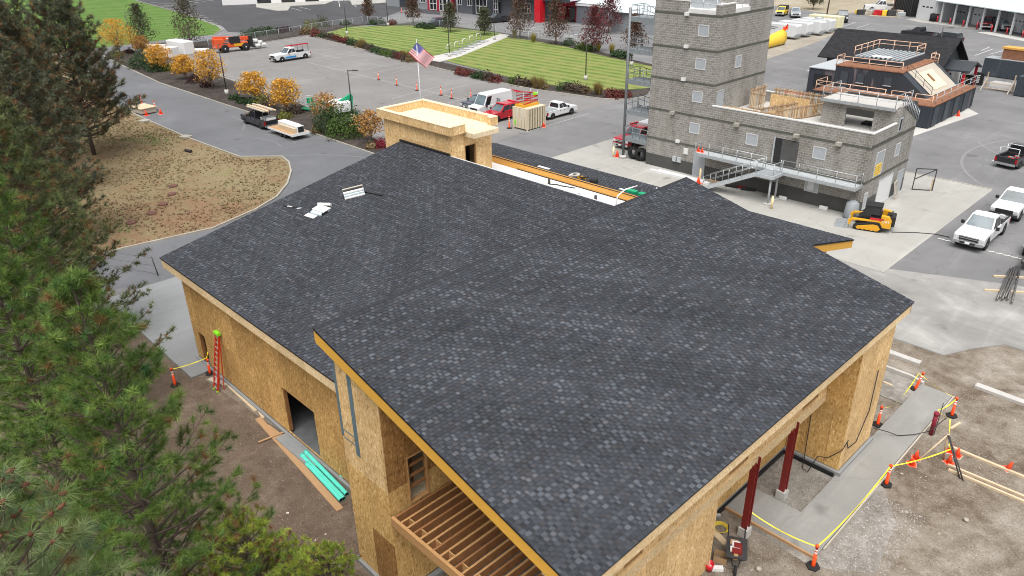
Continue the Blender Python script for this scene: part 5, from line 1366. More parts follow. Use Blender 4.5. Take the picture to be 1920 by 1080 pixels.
ft_ = car('utility_truck', 'red utility pickup with chrome grille and white topped gear beside the block tower stairs', 'fire vehicle', (-49.0, 66.9), D, 'truck_red', L=6.2, Wd=2.1, H=2.0, wb=4.1, r=0.43)
MB().box(-3.0, -0.8, -1.0, 1.0, 1.2, 1.75).build('tool_box', 'truck_red', ft_, bevel=0.04)
MB().box(-2.9, -1.0, -0.85, 0.85, 1.751, 2.15).build('tool_box_lid', 'truck_white', ft_, bevel=0.08)
MB().tube([(-3.2, -0.9, 1.9), (0.3, -0.9, 2.1)], 0.12, 8).build('hose_tube', 'truck_red', ft_)
wc = car('pickup_truck', 'white crew pickup with blue lower stripe and a red ladder on its rack', 'pickup', (-128.6, 69.3), R(-88), 'truck_white', L=6.6, Wd=2.1, H=2.05, wb=4.4, r=0.45, trim='plastic_black', lower='stripe_blue', scale=1.08, rim='truck_white')
for x in (-3.0, -1.0):
    for s in (-0.9, 0.9): MB().tube([(x, s, 1.15), (x, s, 2.25)], 0.04, 6).build('rack_post', 'steel_dark', wc)
    MB().tube([(x, -0.9, 2.25), (x, 0.9, 2.25)], 0.04, 6).build('rack_bar', 'steel_dark', wc)
ld = MB()
for s in (0.35, 0.85): ld.bar((-3.2, s, 2.36), (1.0, s, 2.36), 0.05, 0.1)
ld.build('ladder_rails', 'red_paint', wc)
for k in range(13): MB().bar((-3.1 + k * 0.33, 0.35, 2.36), (-3.1 + k * 0.33, 0.85, 2.36), 0.04).build('ladder_rung', 'red_paint', wc)
bp = car('pickup_truck', 'black pickup with lumber on its roof rack towing a flatbed trailer', 'pickup', (-88.4, 42.3), R(180), 'truck_black', L=6.2, Wd=2.05, H=1.95, wb=4.0, r=0.42)
for x in (-2.9, -0.9, 0.6):
    MB().tube([(x, -0.95, 1.15), (x, -0.95, 2.15), (x, 0.95, 2.15), (x, 0.95, 1.15)], 0.04, 6).build('rack_hoop', 'steel_dark', bp)
for k, (y, mt) in enumerate(((-0.75, 'lumber'), (-0.45, 'lumber_grey'), (-0.1, 'plank_tan'), (0.25, 'lumber'), (0.6, 'lumber_grey'))):
    MB().box(-3.2 + 0.2 * (k % 3), 1.4 + 0.5 * (k % 2), y, y + 0.26, 2.2, 2.3 + 0.06 * (k % 2)).build('lumber_board', mt, bp)
for k in range(5): MB().box(-2.9 + 0.35 * k, -2.65 + 0.35 * k, -0.7, 0.5, 0.95, 1.3 + 0.1 * (k % 2)).build('bed_load', 'galvanised' if k % 2 else 'white_matte', bp)
# flatbed trailer with wrapped load
ft2 = thing('flatbed_trailer', 'flatbed trailer carrying a white wrapped bundle behind the black pickup', 'trailer', (-81.5, 42.2), R(180))
for k in range(9): MB().box(-2.9, 2.6, -1.12 + k * 0.25, -0.885 + k * 0.25, 0.72, 0.78).build('deck_plank', 'plank_tan', ft2)
for s in (-1, 1): MB().box(-2.95, 2.6, s * 1.14 - 0.04, s * 1.14 + 0.04, 0.58, 0.76).build('side_rail', 'white_metal', ft2)
MB().box(-3.02, -2.94, -1.16, 1.16, 0.5, 0.8).build('rear_bar', 'white_metal', ft2)
b = MB(); b.tube([(2.6, -0.9, 0.62), (4.0, 0, 0.55), (2.6, 0.9, 0.62)], 0.06, 6); b.build('drawbar', 'steel_dark', ft2)
for x in (-1.1, -0.2):
    for s in (-0.95, 0.95): wheel(ft2, x, s, 0.34, 0.2)
wr = thing('wrapped_bundle', 'white wrapped building material bundle lying on the flatbed trailer', 'bundle', (-81.2, 42.0, 0.78), R(180))
MB().box(-2.6, 1.9, -0.8, 0.05, 0.0, 0.75).build('wrap', 'white_matte', wr, bevel=0.03)
MB().box(-2.62, -2.605, -0.75, 0.0, 0.05, 0.7).build('open_end', 'plastic_black', wr)
MB().box(-2.4, 1.2, 0.1, 0.35, 0.0, 0.5).build('board', 'lumber', wr)
MB().box(-2.0, 1.6, -0.75, -0.4, 0.751, 0.81).build('board', 'white_matte', wr)

# cars by the office and in the upper yard
car('suv', 'dark car parked at the lawn fence before the office', 'car', (-142.87,114.67), R(-100), 'truck_navy', 'suv', L=4.9, Wd=1.95, H=1.75, wb=2.9, r=0.38, simple=True, scale=1.1)
car('pickup_truck', 'dark pickup parked against the dark grey office wall', 'pickup', (-137.21,128.78), R(-105), 'truck_black', L=5.8, Wd=2.0, H=1.9, simple=True, scale=1.1)
jp = car('jeep', 'yellow and black open topped jeep parked at the far yard edge', 'jeep', (-92.15,180.80), R(-75), 'yellow_paint', 'suv', L=4.1, Wd=1.8, H=1.85, wb=2.6, r=0.42, simple=True, scale=1.15)
MB().box(-2.0, -0.2, -0.92, 0.92, 1.1, 1.95).build('soft_top', 'plastic_black', jp, bevel=0.06)
car('pickup_truck', 'silver nosed pickup with a dark cab parked beside the yellow jeep', 'pickup', (-88.72,180.81), R(-60), 'truck_silver', L=5.8, Wd=2.0, simple=True, scale=1.1)
car('pickup_truck', 'matte black lifted pickup parked behind the white cargo trailers', 'pickup', (-76.53,179.08), R(-65), 'truck_black', L=5.9, Wd=2.1, H=2.1, r=0.5, simple=True, scale=1.15, trim='plastic_black')
car('pickup_truck', 'black pickup hidden behind the dark house ridge', 'pickup', (-54.30,163.66), R(165), 'truck_black', L=6.0, H=2.0, simple=True, scale=1.1)
car('suv', 'black car standing behind the dark house gable', 'car', (-48.80,161.18), R(165), 'truck_black', 'suv', simple=True, scale=1.05)
car('pickup_truck', 'red pickup parked between white garage posts', 'fire vehicle', (-49.49,187.07), R(-72), 'truck_red', L=6.0, H=2.0, simple=True, scale=1.12)
car('suv', 'white sport utility parked between white garage posts', 'car', (-45.28,186.30), R(-72), 'truck_white', 'suv', L=5.2, H=1.95, simple=True, scale=1.12, trim='truck_white')
car('suv', 'white car half hidden by the garage corner post', 'car', (-40.50,182.31), R(-72), 'truck_white', 'suv', L=4.6, H=1.7, simple=True, scale=1.1, trim='truck_white')
fl_ = car('flatbed_truck', 'white cab flatbed truck at the far yard edge', 'truck', (-77.43,203.18), R(-150), 'truck_white', L=6.4, Wd=2.1, H=2.1, simple=True, scale=1.25)
MB().box(-3.4, -0.8, -1.1, 1.1, 1.2, 1.32).build('flat_bed', 'steel_dark', fl_)
car('delivery_van', 'white box van beside the slatted store', 'van', (-76.50,214.19), R(-95), 'truck_white', 'van', L=5.6, H=2.6, simple=True, scale=1.2)
# white cargo trailers in a row
CT = [(-75.3, 148.0), (-74.2, 152.2), (-73.2, 155.8), (-73.0, 159.6)]
for k, p in enumerate(CT):
    lb = ['white cargo trailer with printed side panel beside the yellow plough', 'white cargo trailer second from the yellow plough', 'white cargo trailer third from the yellow plough', 'white cargo trailer with a roof vent next to the cream trailer'][k]
    t = thing('cargo_trailer', lb, 'trailer', p, R(-2), 'cargo trailers parked in a row')
    Lb = 8.0 if k == 0 else 6.4
    b = MB(); b.extr_y([(-Lb / 2, 0.5), (Lb / 2 - 0.3, 0.5), (Lb / 2, 0.9), (Lb / 2, 2.5), (Lb / 2 - 0.25, 2.75), (-Lb / 2 + 0.1, 2.75), (-Lb / 2, 2.6)], -1.15, 1.15); b.build('body', 'truck_white', t, bevel=0.08)
    MB().box(-Lb / 2 - 0.01, Lb / 2 + 0.02, -1.165, 1.165, 0.48, 0.62).build('lower_trim', 'galvanised', t)
    MB().box(Lb / 2 - 0.02, Lb / 2 + 0.02, -1.0, 1.0, 0.62, 1.0).build('stone_guard', 'galvanised', t)
    for s in (-1, 1):
        for x in (-0.45, 0.45): wheel(t, x, s * 1.2, 0.34, 0.2, 'truck_white')
    MB().tube([(Lb / 2, -0.7, 0.55), (Lb / 2 + 1.3, 0, 0.5), (Lb / 2, 0.7, 0.55)], 0.05, 6).build('drawbar', 'steel_dark', t)
    if k == 0:
        MB().box(0.6, 2.4, -1.18, -1.167, 1.2, 2.0).build('side_print', 'wrap_print', t)
        for j, z in enumerate((2.05, 1.75)): MB().box(-3.4, 0.1 - 0.5 * j, -1.18, -1.167, z, z + 0.1).build('side_lettering', 'steel_dark', t)
    if k == 3: MB().lathe([(0.9, 2.76), (0.9, 2.95), (0.5, 3.02)], (0, 0, 0), 14).build('roof_vent', 'galvanised', t)
t = thing('cargo_trailer', 'cream coloured cargo trailer at the end of the white row', 'trailer', (-73.5, 164.2), R(-2))
MB().box(-3.4, 3.4, -1.15, 1.15, 0.55, 2.9).build('body', 'cream_paint', t, bevel=0.1)
MB().box(-3.41, 3.41, -1.16, 1.16, 0.5, 0.65).build('lower_trim', 'galvanised', t)
for s in (-1, 1): wheel(t, 0, s * 1.18, 0.36, 0.2)
# snow plough blade
sp = thing('snow_plough', 'large curved yellow snow plough blade behind the block tower', 'snow plough', (-70.2, 136.0), 0)
sp.scale = (1.25, 1.25, 1.25)
prof = [(0.0, 0.0), (0.28, 0.25), (0.42, 0.7), (0.36, 1.25), (0.1, 1.7), (-0.25, 1.95)]
rings = []
for k in range(9):
    y = -3.4 + k * 0.85; hk = 0.75 + 0.055 * k
    rings.append([(x - 0.04, y, z * hk) for x, z in prof] + [(x - 0.14, y, z * hk) for x, z in reversed(prof)])
MB().loft(rings).build('blade', 'yellow_paint', sp)
MB().box(-0.1, 0.12, -3.4, 3.4, 0.0, 0.2).build('cutting_edge', 'steel_dark', sp)
MB().bar((-0.2, 3.0, 2.3), (0.2, 3.6, 2.5), 0.1, 0.5).build('marker_flap', 'orange_plastic', sp)
MB().lathe([(0.28, 0.0), (0.28, 0.05)], (0.1, 3.5, 2.7), 12, 'x').build('red_disc', 'red_paint', sp)

# ---------------------------------------------------------------- plant
# compact track loader, facing the tower
tl = thing('track_loader', 'yellow and black compact track loader by the block tower', 'track loader', (-20.4, 59.6), R(197))
for s in (-1, 1):
    pr = [(-1.05, 0.32), (-0.75, 0.02), (0.95, 0.02), (1.22, 0.25), (1.05, 0.5), (-0.25, 0.86), (-0.75, 0.8)]
    y0, y1 = sorted((s * 0.58, s * 0.98))
    tk = MB().extr_y(pr, y0, y1).build('track', 'rubber', tl, bevel=0.06)
    pi = [(-0.8, 0.34), (-0.65, 0.16), (0.85, 0.16), (0.98, 0.28), (0.85, 0.4), (-0.25, 0.66), (-0.6, 0.62)]
    y0, y1 = sorted((s * 0.97, s * 1.0)); MB().extr_y(pi, y0, y1).build('track_frame', 'cat_yellow', tk)
    for k in range(5): MB().lathe([(0.13, 0), (0.13, 0.03)], (-0.5 + k * 0.32, s * 1.0 - (0.0 if s > 0 else 0.03), 0.26), 10, 'y').build('roller', 'cat_yellow', tk)
    MB().extr_y([(-1.0, 0.95), (1.35, 0.95), (1.62, 0.75), (1.62, 0.35), (1.42, 0.35), (1.35, 0.72), (0.9, 0.8), (-0.6, 0.86), (-1.0, 0.62)], *sorted((s * 0.72, s * 0.95))).build('lift_arm', 'cat_yellow', tl, bevel=0.03)
    MB().extr_y([(-1.5, 0.45), (-0.75, 0.45), (-0.72, 1.45), (-1.28, 1.4), (-1.5, 1.05)], *sorted((s * 0.60, s * 0.96))).build('rear_tower', 'cat_yellow', tl, bevel=0.03)
    MB().box(-0.95, 0.05, *sorted((s * 0.951, s * 0.96)), 1.02, 1.2).build('red_decal', 'red_paint', tl)
MB().box(-1.2, 0.9, -0.57, 0.57, 0.3, 1.0).build('chassis', 'plastic_black', tl)
b = MB(); b.loft([[(-0.75, -0.55, 1.0), (0.75, -0.55, 1.0), (0.75, 0.55, 1.0), (-0.75, 0.55, 1.0)], [(-0.6, -0.5, 1.95), (0.45, -0.5, 1.95), (0.45, 0.5, 1.95), (-0.6, 0.5, 1.95)]], smooth=False); b.build('cab', 'plastic_black', tl, bevel=0.05)
for s in (-1, 1):
    q = [(-0.6, s * 0.535, 1.15), (0.6, s * 0.535, 1.15), (0.42, s * 0.505, 1.85), (-0.5, s * 0.505, 1.85)]
    quad4(q if s < 0 else q[::-1], 0.012, 'cab_window', 'glass_dark', tl)
MB().box(-0.7, 0.55, -0.54, 0.54, 1.95, 2.05).build('cab_roof', 'plastic_black', tl, bevel=0.04)
MB().box(-1.75, -1.1, -0.58, 0.58, 0.5, 1.35).build('engine_cover', 'plastic_black', tl, bevel=0.06)
MB().tube([(-1.35, 0.35, 1.3), (-1.45, 0.4, 1.75)], 0.07, 8).build('exhaust', 'steel_dark', tl)
b = MB(); b.extr_y([(1.55, 0.05), (2.55, 0.02), (2.58, 0.06), (1.72, 0.16), (1.66, 0.6), (1.55, 0.6)], -0.98, 0.98); b.build('bucket', 'galvanised', tl)
def lettering(txt, size, loc, rot, mat, parent, name='lettering'):
    c = bpy.data.curves.new(name, 'FONT'); c.body = txt; c.size = size; c.align_x = 'CENTER'; c.align_y = 'CENTER'; c.extrude = 0.003
    c.materials.append(MATS[mat])
    o = bpy.data.objects.new(name, c); COL.objects.link(o); bpy.context.view_layer.update()
    me = bpy.data.meshes.new_from_object(o.evaluated_get(bpy.context.evaluated_depsgraph_get())); bpy.data.objects.remove(o)
    o = bpy.data.objects.new(name, me); COL.objects.link(o); o.parent = parent; o.location = loc; o.rotation_euler = rot
    return o
for s in (-1, 1): lettering('CAT', 0.27, (-1.12, s * 0.967, 0.98), (R(90), 0, R(180) if s > 0 else 0), 'reflective', tl)
# telehandler
th = thing('telehandler', 'orange telehandler parked by the chain link fence', 'telehandler', (-146.2, 67.2), R(82))
th.scale = (1.12,) * 3
MB().box(-3.1, 2.2, -0.9, 0.9, 0.75, 1.5).build('chassis', 'lift_orange', th, bevel=0.08)
MB().extr_y([(-3.4, 0.8), (-2.0, 0.8), (-1.6, 1.5), (-1.9, 2.3), (-3.4, 2.3)], -1.0, 1.0).build('counterweight', 'lift_orange', th, bevel=0.08)
MB().bar((-3.3, 0.1, 2.35), (2.7, 0.1, 1.95), 0.55, 0.6).build('boom', 'lift_orange', th, bevel=0.03)
MB().bar((-1.2, -0.18, 2.22), (1.2, -0.18, 2.06), 0.02, 0.22).build('boom_lettering', 'reflective', th)
MB().box(-0.9, 0.9, -1.05, -0.4, 1.4, 2.5).build('cab', 'plastic_black', th, bevel=0.06)
MB().box(-0.3, 1.6, -1.0, -0.4, 0.9, 1.35).build('engine_box', 'cat_yellow', th)
MB().box(2.6, 3.2, -0.6, 0.6, 0.5, 2.3).build('carriage', 'plastic_black', th, bevel=0.04)
for x in (-1.9, 1.7):
    for s in (-1, 1): wheel(th, x, s * 0.95, 0.68, 0.42, 'white_metal')
for s in (-0.35, 0.35): MB().box(3.2, 4.6, s - 0.07, s + 0.07, 0.3, 0.38).build('fork', 'steel_dark', th)
for k, (x, y, z, w_) in enumerate(((3.9, 0, 0.4, 0.8), (4.4, -0.5, 0.9, 0.6), (3.7, 0.4, 1.3, 0.55), (4.9, 0.2, 0.4, 0.7))):
    tag(MB().box(-w_, w_, -0.45, 0.45, 0, 0.55).build('wrapped_pallet', 'white_matte', None, (-146.2 + 0.14 * x * 1.1, 67.2 + x * 1.12, z), bevel=0.15, rotz=0.5 * k), 'white plastic wrapped pallet in front of the telehandler forks', 'pallet', 'wrapped pallets by the telehandler')
# scissor lift platform and generator, green
sl_ = thing('boom_lift_basket', 'green boom lift basket beyond the yellow trees', 'boom lift', (-90.65,50.32), R(20))
for x in (-1.0, 1.0):
    for y in (-0.5, 0.5): MB().tube([(x, y, 0.3), (x, y, 1.9)], 0.03, 6).build('basket_post', 'galv_matte', sl_)
for z in (0.35, 1.1, 1.9): MB().tube([(-1, -0.5, z), (1, -0.5, z), (1, 0.5, z), (-1, 0.5, z), (-1, -0.5, z)], 0.03, 6).build('basket_rail', 'lift_green' if z < 1 else 'galv_matte', sl_)
MB().box(-1, 1, -0.5, 0.5, 0.25, 0.33).build('basket_floor', 'lift_green', sl_)
MB().box(0.2, 0.9, -0.3, 0.3, 0.9, 1.8).build('control_box', 'lift_green', sl_, bevel=0.05)
MB().bar((0, 0.5, 0.5), (0.5, 2.6, 0.7), 0.35, 0.35).build('jib', 'lift_green', sl_)
gn = thing('boom_lift', 'white and green boom lift body behind the evergreen shrubs', 'boom lift', (-84.87,51.56), R(75))
MB().box(-1.2, 1.2, -1.3, -0.3, 0.7, 2.0).build('side_pod', 'white_metal', gn, bevel=0.12)
MB().box(-1.2, 1.2, 0.3, 1.3, 0.7, 2.0).build('side_pod', 'white_metal', gn, bevel=0.12)
MB().bar((-1.6, 0, 0.9), (1.8, 0, 2.5), 0.45, 0.5).build('boom', 'lift_green', gn)
MB().bar((1.7, 0, 2.4), (1.5, 0, 0.9), 0.4, 0.4).build('boom_knuckle', 'lift_green', gn)
for x in (-1.1, 1.1):
    for s in (-1, 1): wheel(gn, x, s * 1.15, 0.45, 0.35)
# tan container with scissor lift and ladders on top
tc = thing('shipping_container', 'tan shipping container with swing doors in the parking lot', 'container', (-62.9, 63.95))
cx0, cx1, cy0, cy1 = -1.22, 1.22, -1.55, 1.55
MB().box(cx0 + 0.03, cx1 - 0.03, cy0 + 0.03, cy1 - 0.03, 0.15, 2.55).build('body', 'container_tan', tc)
corrugated(tc, 'x', cx1 - 0.03, cy0, cy1, 0.15, 2.55, 'container_tan')
MB().box(cx0, cx1, cy0, cy1, 2.5, 2.6).build('roof_panel', 'container_tan', tc)
for x in (cx0, cx1 - 0.12):
    for y in (cy0 - 0.02, cy1 - 0.1): MB().box(x - 0.01, x + 0.13, y, y + 0.12, 0.0, 2.61).build('corner_post', 'container_tan', tc)
for x in (cx0 + 0.15, 0.03):
    d_ = MB().box(x, x + 1.04, cy0 - 0.03, cy0 + 0.02, 0.18, 2.48).build('door', 'container_tan', tc)
    for dx in (0.3, 0.75): MB().tube([(x + dx, cy0 - 0.06, 0.2), (x + dx, cy0 - 0.06, 2.45)], 0.022, 6).build('lock_bar', 'galv_matte', d_)
MB().box(cx0 + 0.3, cx0 + 0.6, cy0 - 0.045, cy0 - 0.031, 0.5, 1.1).build('lime_sticker', 'lime_plastic', tc)
sc = thing('scissor_lift', 'red scissor lift folded on the roof of the tan container', 'scissor lift', (-63.2, 63.9, 2.6))
MB().box(-0.75, 0.75, -1.3, 1.3, 0.0, 0.3).build('base', 'cat_yellow', sc, bevel=0.03)
for k in range(4):
    z0 = 0.35 + k * 0.24
    for x in (-0.6, 0.6): MB().bar((x, -1.2, z0 + (k % 2) * 0.2), (x, 1.2, z0 + 0.2 - (k % 2) * 0.2), 0.08, 0.1).build('scissor_arm', 'red_paint', sc)
for k in range(3): MB().bar((-0.9 + 0.35 * k, -1.7, 2.0 - 0.1 * k), (-0.6 + 0.35 * k, 1.3, 1.15 + 0.1 * k), 0.3, 0.06).build('ladder', 'red_paint', sc)
for y in (-1.2, 1.2):
    for x in (-0.6, 0.6): MB().tube([(x, y, 0.3), (x, y, 1.7)], 0.03, 6).build('guard_post', 'galv_matte', sc)
MB().box(0.2, 0.6, 0.8, 1.2, 0.9, 1.4).build('control_box', 'lime_plastic', sc)
# slate containers with rack at the right edge
sc2 = thing('shipping_container', 'slate blue shipping container behind the timber rack at the yard edge', 'container', (-30.66,132.57), R(-8))
MB().box(-3.0, 6, -1.2, 1.2, 0.1, 2.6).build('body', 'container_slate', sc2)
corrugated(sc2, 'y', -1.22, -3.0, 6, 0.1, 2.6, 'container_slate', out=-1)
MB().box(-3.05, 6.05, -1.25, 1.25, 2.6, 2.66).build('roof_panel', 'galvanised', sc2)
sc3 = thing('shipping_container', 'slate blue shipping container end at the yard edge before the timber rack', 'container', (-24.82,120.60), R(-8))
MB().box(-1.2, 6, -1.2, 1.2, 0.1, 2.6).build('body', 'container_slate', sc3)
corrugated(sc3, 'y', -1.22, -1.2, 6, 0.1, 2.6, 'container_slate', out=-1)
bx_ = thing('timber_crate', 'rusty brown timber crate stacked on the slate container', 'crate', (*(-29.24,132.61), 2.67), R(-8))
MB().box(-2.4, 3, -0.8, 0.8, 0, 1.4).build('crate_body', 'rust_deck', bx_)
MB().box(-2.6, 3, -0.9, 0.9, 1.4, 1.65).build('crate_lid', 'orange_fascia', bx_)
rk = thing('timber_rack', 'timber rack holding white sheets before the slate container', 'rack', (-28.36,121.09), R(-8))
for x in (-1.9, 1.6):
    MB().bar((x, 0.3, 0), (x, 0.1, 2.4), 0.12).build('rack_post', 'lumber', rk); MB().bar((x, -1.2, 0), (x, 0.1, 1.6), 0.12).build('rack_brace', 'lumber_grey', rk)
for z in (0.3, 1.0): MB().bar((-1.9, 0.0, z), (1.6, 0.0, z), 0.08).build('rack_rail', 'lumber', rk)
for k in range(5): MB().box(-1.5 + 0.2 * k, 2.4, 0.4 + 0.12 * k, 0.48 + 0.12 * k, 0.3, 1.1 + 0.08 * (k % 3)).build('white_sheet', 'white_matte', rk)
# wooden flatbed trailer at the right edge
wt = thing('flatbed_trailer', 'empty wooden decked equipment trailer at the yard edge', 'trailer', (-8.6, 61.9), R(96))
for k in range(10): MB().box(-2.9, 4.0, -1.25 + k * 0.25, -1.015 + k * 0.25, 0.62, 0.68).build('deck_plank', 'lumber' if k in (0, 9) else ('plank_tan' if k % 3 else 'lumber_grey'), wt)
for s in (-1, 1):
    MB().box(-2.95, 4.1, s * 1.28 - 0.05, s * 1.28 + 0.05, 0.5, 0.7).build('side_rail', 'steel_dark', wt)
    MB().box(-0.2, 1.7, s * 1.5 - 0.16, s * 1.5 + 0.16, 0.74, 0.8).build('mudguard', 'galv_matte', wt)
    for x in (0.2, 1.2): wheel(wt, x, s * 1.5, 0.36, 0.22)
MB().box(-3.05, -2.95, -1.3, 1.3, 0.5, 0.7).build('rear_bar', 'steel_dark', wt)
MB().bar((-2.4, -0.2, 0.72), (-1.8, 0.3, 0.74), 0.18, 0.05).build('chain_heap', 'rust_deck', wt)

# ---------------------------------------------------------------- lamps, fences, cones, small things
LB = {}
def street_lamp(p, h, label, arm=1.0, rz=0, base=0.75):
    t = thing('street_lamp', label, 'street lamp', p, rz, 'street lamps')
    MB().lathe([(0.28, 0), (0.28, base)], (0, 0, 0), 12).build('concrete_base', 'concrete_white', t)
    MB().tube([(0, 0, base), (0, 0, h)], [0.085, 0.065], 8).build('pole', 'steel_dark', t)
    MB().bar((0, 0, h - 0.08), (arm, 0, h - 0.02), 0.06).build('arm', 'steel_dark', t)
    MB().box(arm - 0.3, arm + 0.45, -0.16, 0.16, h - 0.06, h + 0.04).build('lamp_head', 'steel_dark', t, bevel=0.02)
for p, h, lb, rz in (((-108.63,47.60), 7.2, 'black street lamp in the mulch bed beside a yellow tree', 0.9), ((-160.50,53.28), 7.4, 'black street lamp beside the broad yellow tree', 0.9), ((-81.94,51.56), 6.2, 'black street lamp behind the evergreen shrub clump', 0.4),
        ((-148.02,94.03), 7.6, 'black street lamp on the checked lawn near the car park corner', 2.0), ((-152.44,108.21), 7.6, 'black street lamp at the top edge of the checked lawn', 0.5), ((-108.58,89.94), 7.0, 'black street lamp beside the lower end of the lawn path', 2.5),
        ((-117.32,109.25), 7.4, 'black street lamp beside the upper end of the lawn path', 1.0), ((-76.19,89.81), 7.0, 'black street lamp on the striped lawn', 0.6), ((-78.30,103.95), 5.4, 'black street lamp at the lawn edge behind the tower stairs', 0.6), ((-41.42,134.85), 6.0, 'black street lamp before the dark house roof', 0.3)):
    street_lamp(p, h, lb, 1.0, rz)
pp = tag(MB().tube([(0, 0, 0), (0.3, 0, 11)], [0.17, 0.13], 8).build('utility_pole', 'utility_pole', None, (*(-81.71,182.40), 0)), 'brown wooden utility pole beside the cargo trailers', 'pole')
# flag
FP = (-69.84,53.20)
fg = thing('flagpole', 'white flagpole flying a striped flag beyond the stair head', 'flagpole', FP)
MB().tube([(0, 0, 0), (0, 0, 10.6)], [0.07, 0.04], 8).build('pole', 'white_metal', fg)
MB().lathe([(0.02, 10.58), (0.08, 10.66), (0.02, 10.76)], (0, 0, 0), 8).build('finial', 'white_metal', fg)
fl3 = bpy.data.objects.new('flag', None); COL.objects.link(fl3); fl3.parent = fg; fl3.location = (0.05, 0, 10.4); fl3.rotation_euler = (0, R(42), R(42))
def flag_strip(x0, x1, z0, z1, mat, off=0.0, name='stripe'):
    n = 14; vs = []; fs = []
    for k in range(n + 1):
        x = x0 + (x1 - x0) * k / n; y = 0.13 * math.sin(x * 3.4) * min(1, x) + off
        vs += [(x, y, z0), (x, y, z1)]
    for k in range(n): fs.append((2 * k, 2 * k + 2, 2 * k + 3, 2 * k + 1))
    MB().add(vs, fs, True).build(name, mat, fl3)
FH, FW = 1.55, 2.5
for k in range(13):
    z1 = -k * FH / 13; flag_strip(0.0, FW, z1 - FH / 13, z1, 'flag_red' if k % 2 == 0 else 'flag_white')
for s in (-1, 1): flag_strip(0.0, FW * 0.4, -FH * 7 / 13, 0.0, 'flag_blue', 0.012 * s, 'canton')
for r_ in range(5):
    for c in range(6):
        x = 0.09 + c * 0.16; z = -0.09 - r_ * 0.16
        for s in (-1, 1):
            y = 0.13 * math.sin(x * 3.4) * min(1, x) + 0.02 * s
            MB().add([(x + 0.04 * (1 if k % 2 == 0 else 0.4) * math.cos(k * R(36) + R(90)), y, z + 0.04 * (1 if k % 2 == 0 else 0.4) * math.sin(k * R(36) + R(90))) for k in range(10)], [tuple(range(10))]).build('star', 'flag_white', fl3)
# chain link fences
def linkmat():
    mt, nt, b = newmat('chain_link')
    b.inputs['Base Color'].default_value = (0.42, 0.43, 0.44, 1); b.inputs['Metallic'].default_value = 0.4
    b.inputs['Roughness'].default_value = 0.5
    fs = []
    g = node(nt, 'ShaderNodeNewGeometry'); s = node(nt, 'ShaderNodeSeparateXYZ'); nt.links.new(g.outputs['Position'], s.inputs[0])
    a = node(nt, 'ShaderNodeMath', operation='ADD'); nt.links.new(s.outputs[0], a.inputs[0]); nt.links.new(s.outputs[1], a.inputs[1])
    for sg in (1, -1):
        m_ = node(nt, 'ShaderNodeMath', operation='MULTIPLY_ADD'); nt.links.new(s.outputs[2], m_.inputs[0]); m_.inputs[1].default_value = sg; nt.links.new(a.outputs[0], m_.inputs[2])
        k = node(nt, 'ShaderNodeMath', operation='MULTIPLY'); nt.links.new(m_.outputs[0], k.inputs[0]); k.inputs[1].default_value = 12.0
        f = node(nt, 'ShaderNodeMath', operation='FRACT'); nt.links.new(k.outputs[0], f.inputs[0])
        l = node(nt, 'ShaderNodeMath', operation='LESS_THAN'); nt.links.new(f.outputs[0], l.inputs[0]); l.inputs[1].default_value = 0.075
        fs.append(l.outputs[0])
    mx = node(nt, 'ShaderNodeMath', operation='MAXIMUM'); nt.links.new(fs[0], mx.inputs[0]); nt.links.new(fs[1], mx.inputs[1])
    nt.links.new(mx.outputs[0], b.inputs['Alpha'])
linkmat()
def fence(pts, label, h=1.8, step=3.0):
    P = [Vector((*p, 0)) for p in pts]
    t = thing('chain_link_fence', label, 'fence', tuple(P[0]))
    o = P[0]
    for i in range(len(P) - 1):
        a, b = P[i] - o, P[i + 1] - o; n = max(1, round((b - a).length / step))
        for k in range(n + (i == len(P) - 2)):
            q = a.lerp(b, k / n); MB().tube([q, q + Vector((0, 0, h))], 0.035, 6).build('post', 'galv_matte', t)
        MB().tube([a + Vector((0, 0, h)), b + Vector((0, 0, h))], 0.028, 6).build('top_rail', 'galv_matte', t)
        z = Vector((0, 0, 0.05)); z2 = Vector((0, 0, h - 0.02))
        MB().add([a + z, b + z, b + z2, a + z2], [(0, 1, 2, 3)]).build('mesh', 'chain_link', t)
fence([(-153.27,65.20),(-155.18,76.26),(-155.73,84.67),(-157.97,91.28),(-159.71,106.03)], 'grey chain link fence behind the telehandler')
fence([(-158.69,106.85),(-145.52,112.55),(-130.14,113.76),(-122.02,114.14),(-119.13,114.49)], 'grey chain link fence along the top of the checked lawn')
fence([(-116.52,112.74),(-108.35,112.96),(-98.65,113.18),(-92.35,111.96)], 'grey chain link fence along the top of the striped lawn')
fence([(-158.56,53.28),(-142.98,51.43),(-125.61,51.51),(-115.25,51.99),(-107.48,51.54),(-93.30,50.43),(-83.85,49.48)], 'low chain link fence along the mulch bed and parking lot', 1.0)
wf_ = thing('wire_fence', 'thin dark wire fence with a leaning post on the drive', 'fence', (-53.21,15.80))
MB().tube([(0, 0, 0), (-0.15, -0.1, 1.5)], 0.04, 6).build('post', 'steel_dark', wf_)
for z in (0.15, 0.75, 1.35): MB().tube([(-0.1 * z, 0, z), (-7, -3.2, z * 0.9), (-12, -5.5, z)], 0.012, 4).build('wire', 'steel_dark', wf_)
MB().tube([(-12, -5.5, 0), (-12, -5.5, 1.5)], 0.04, 6).build('post', 'steel_dark', wf_)
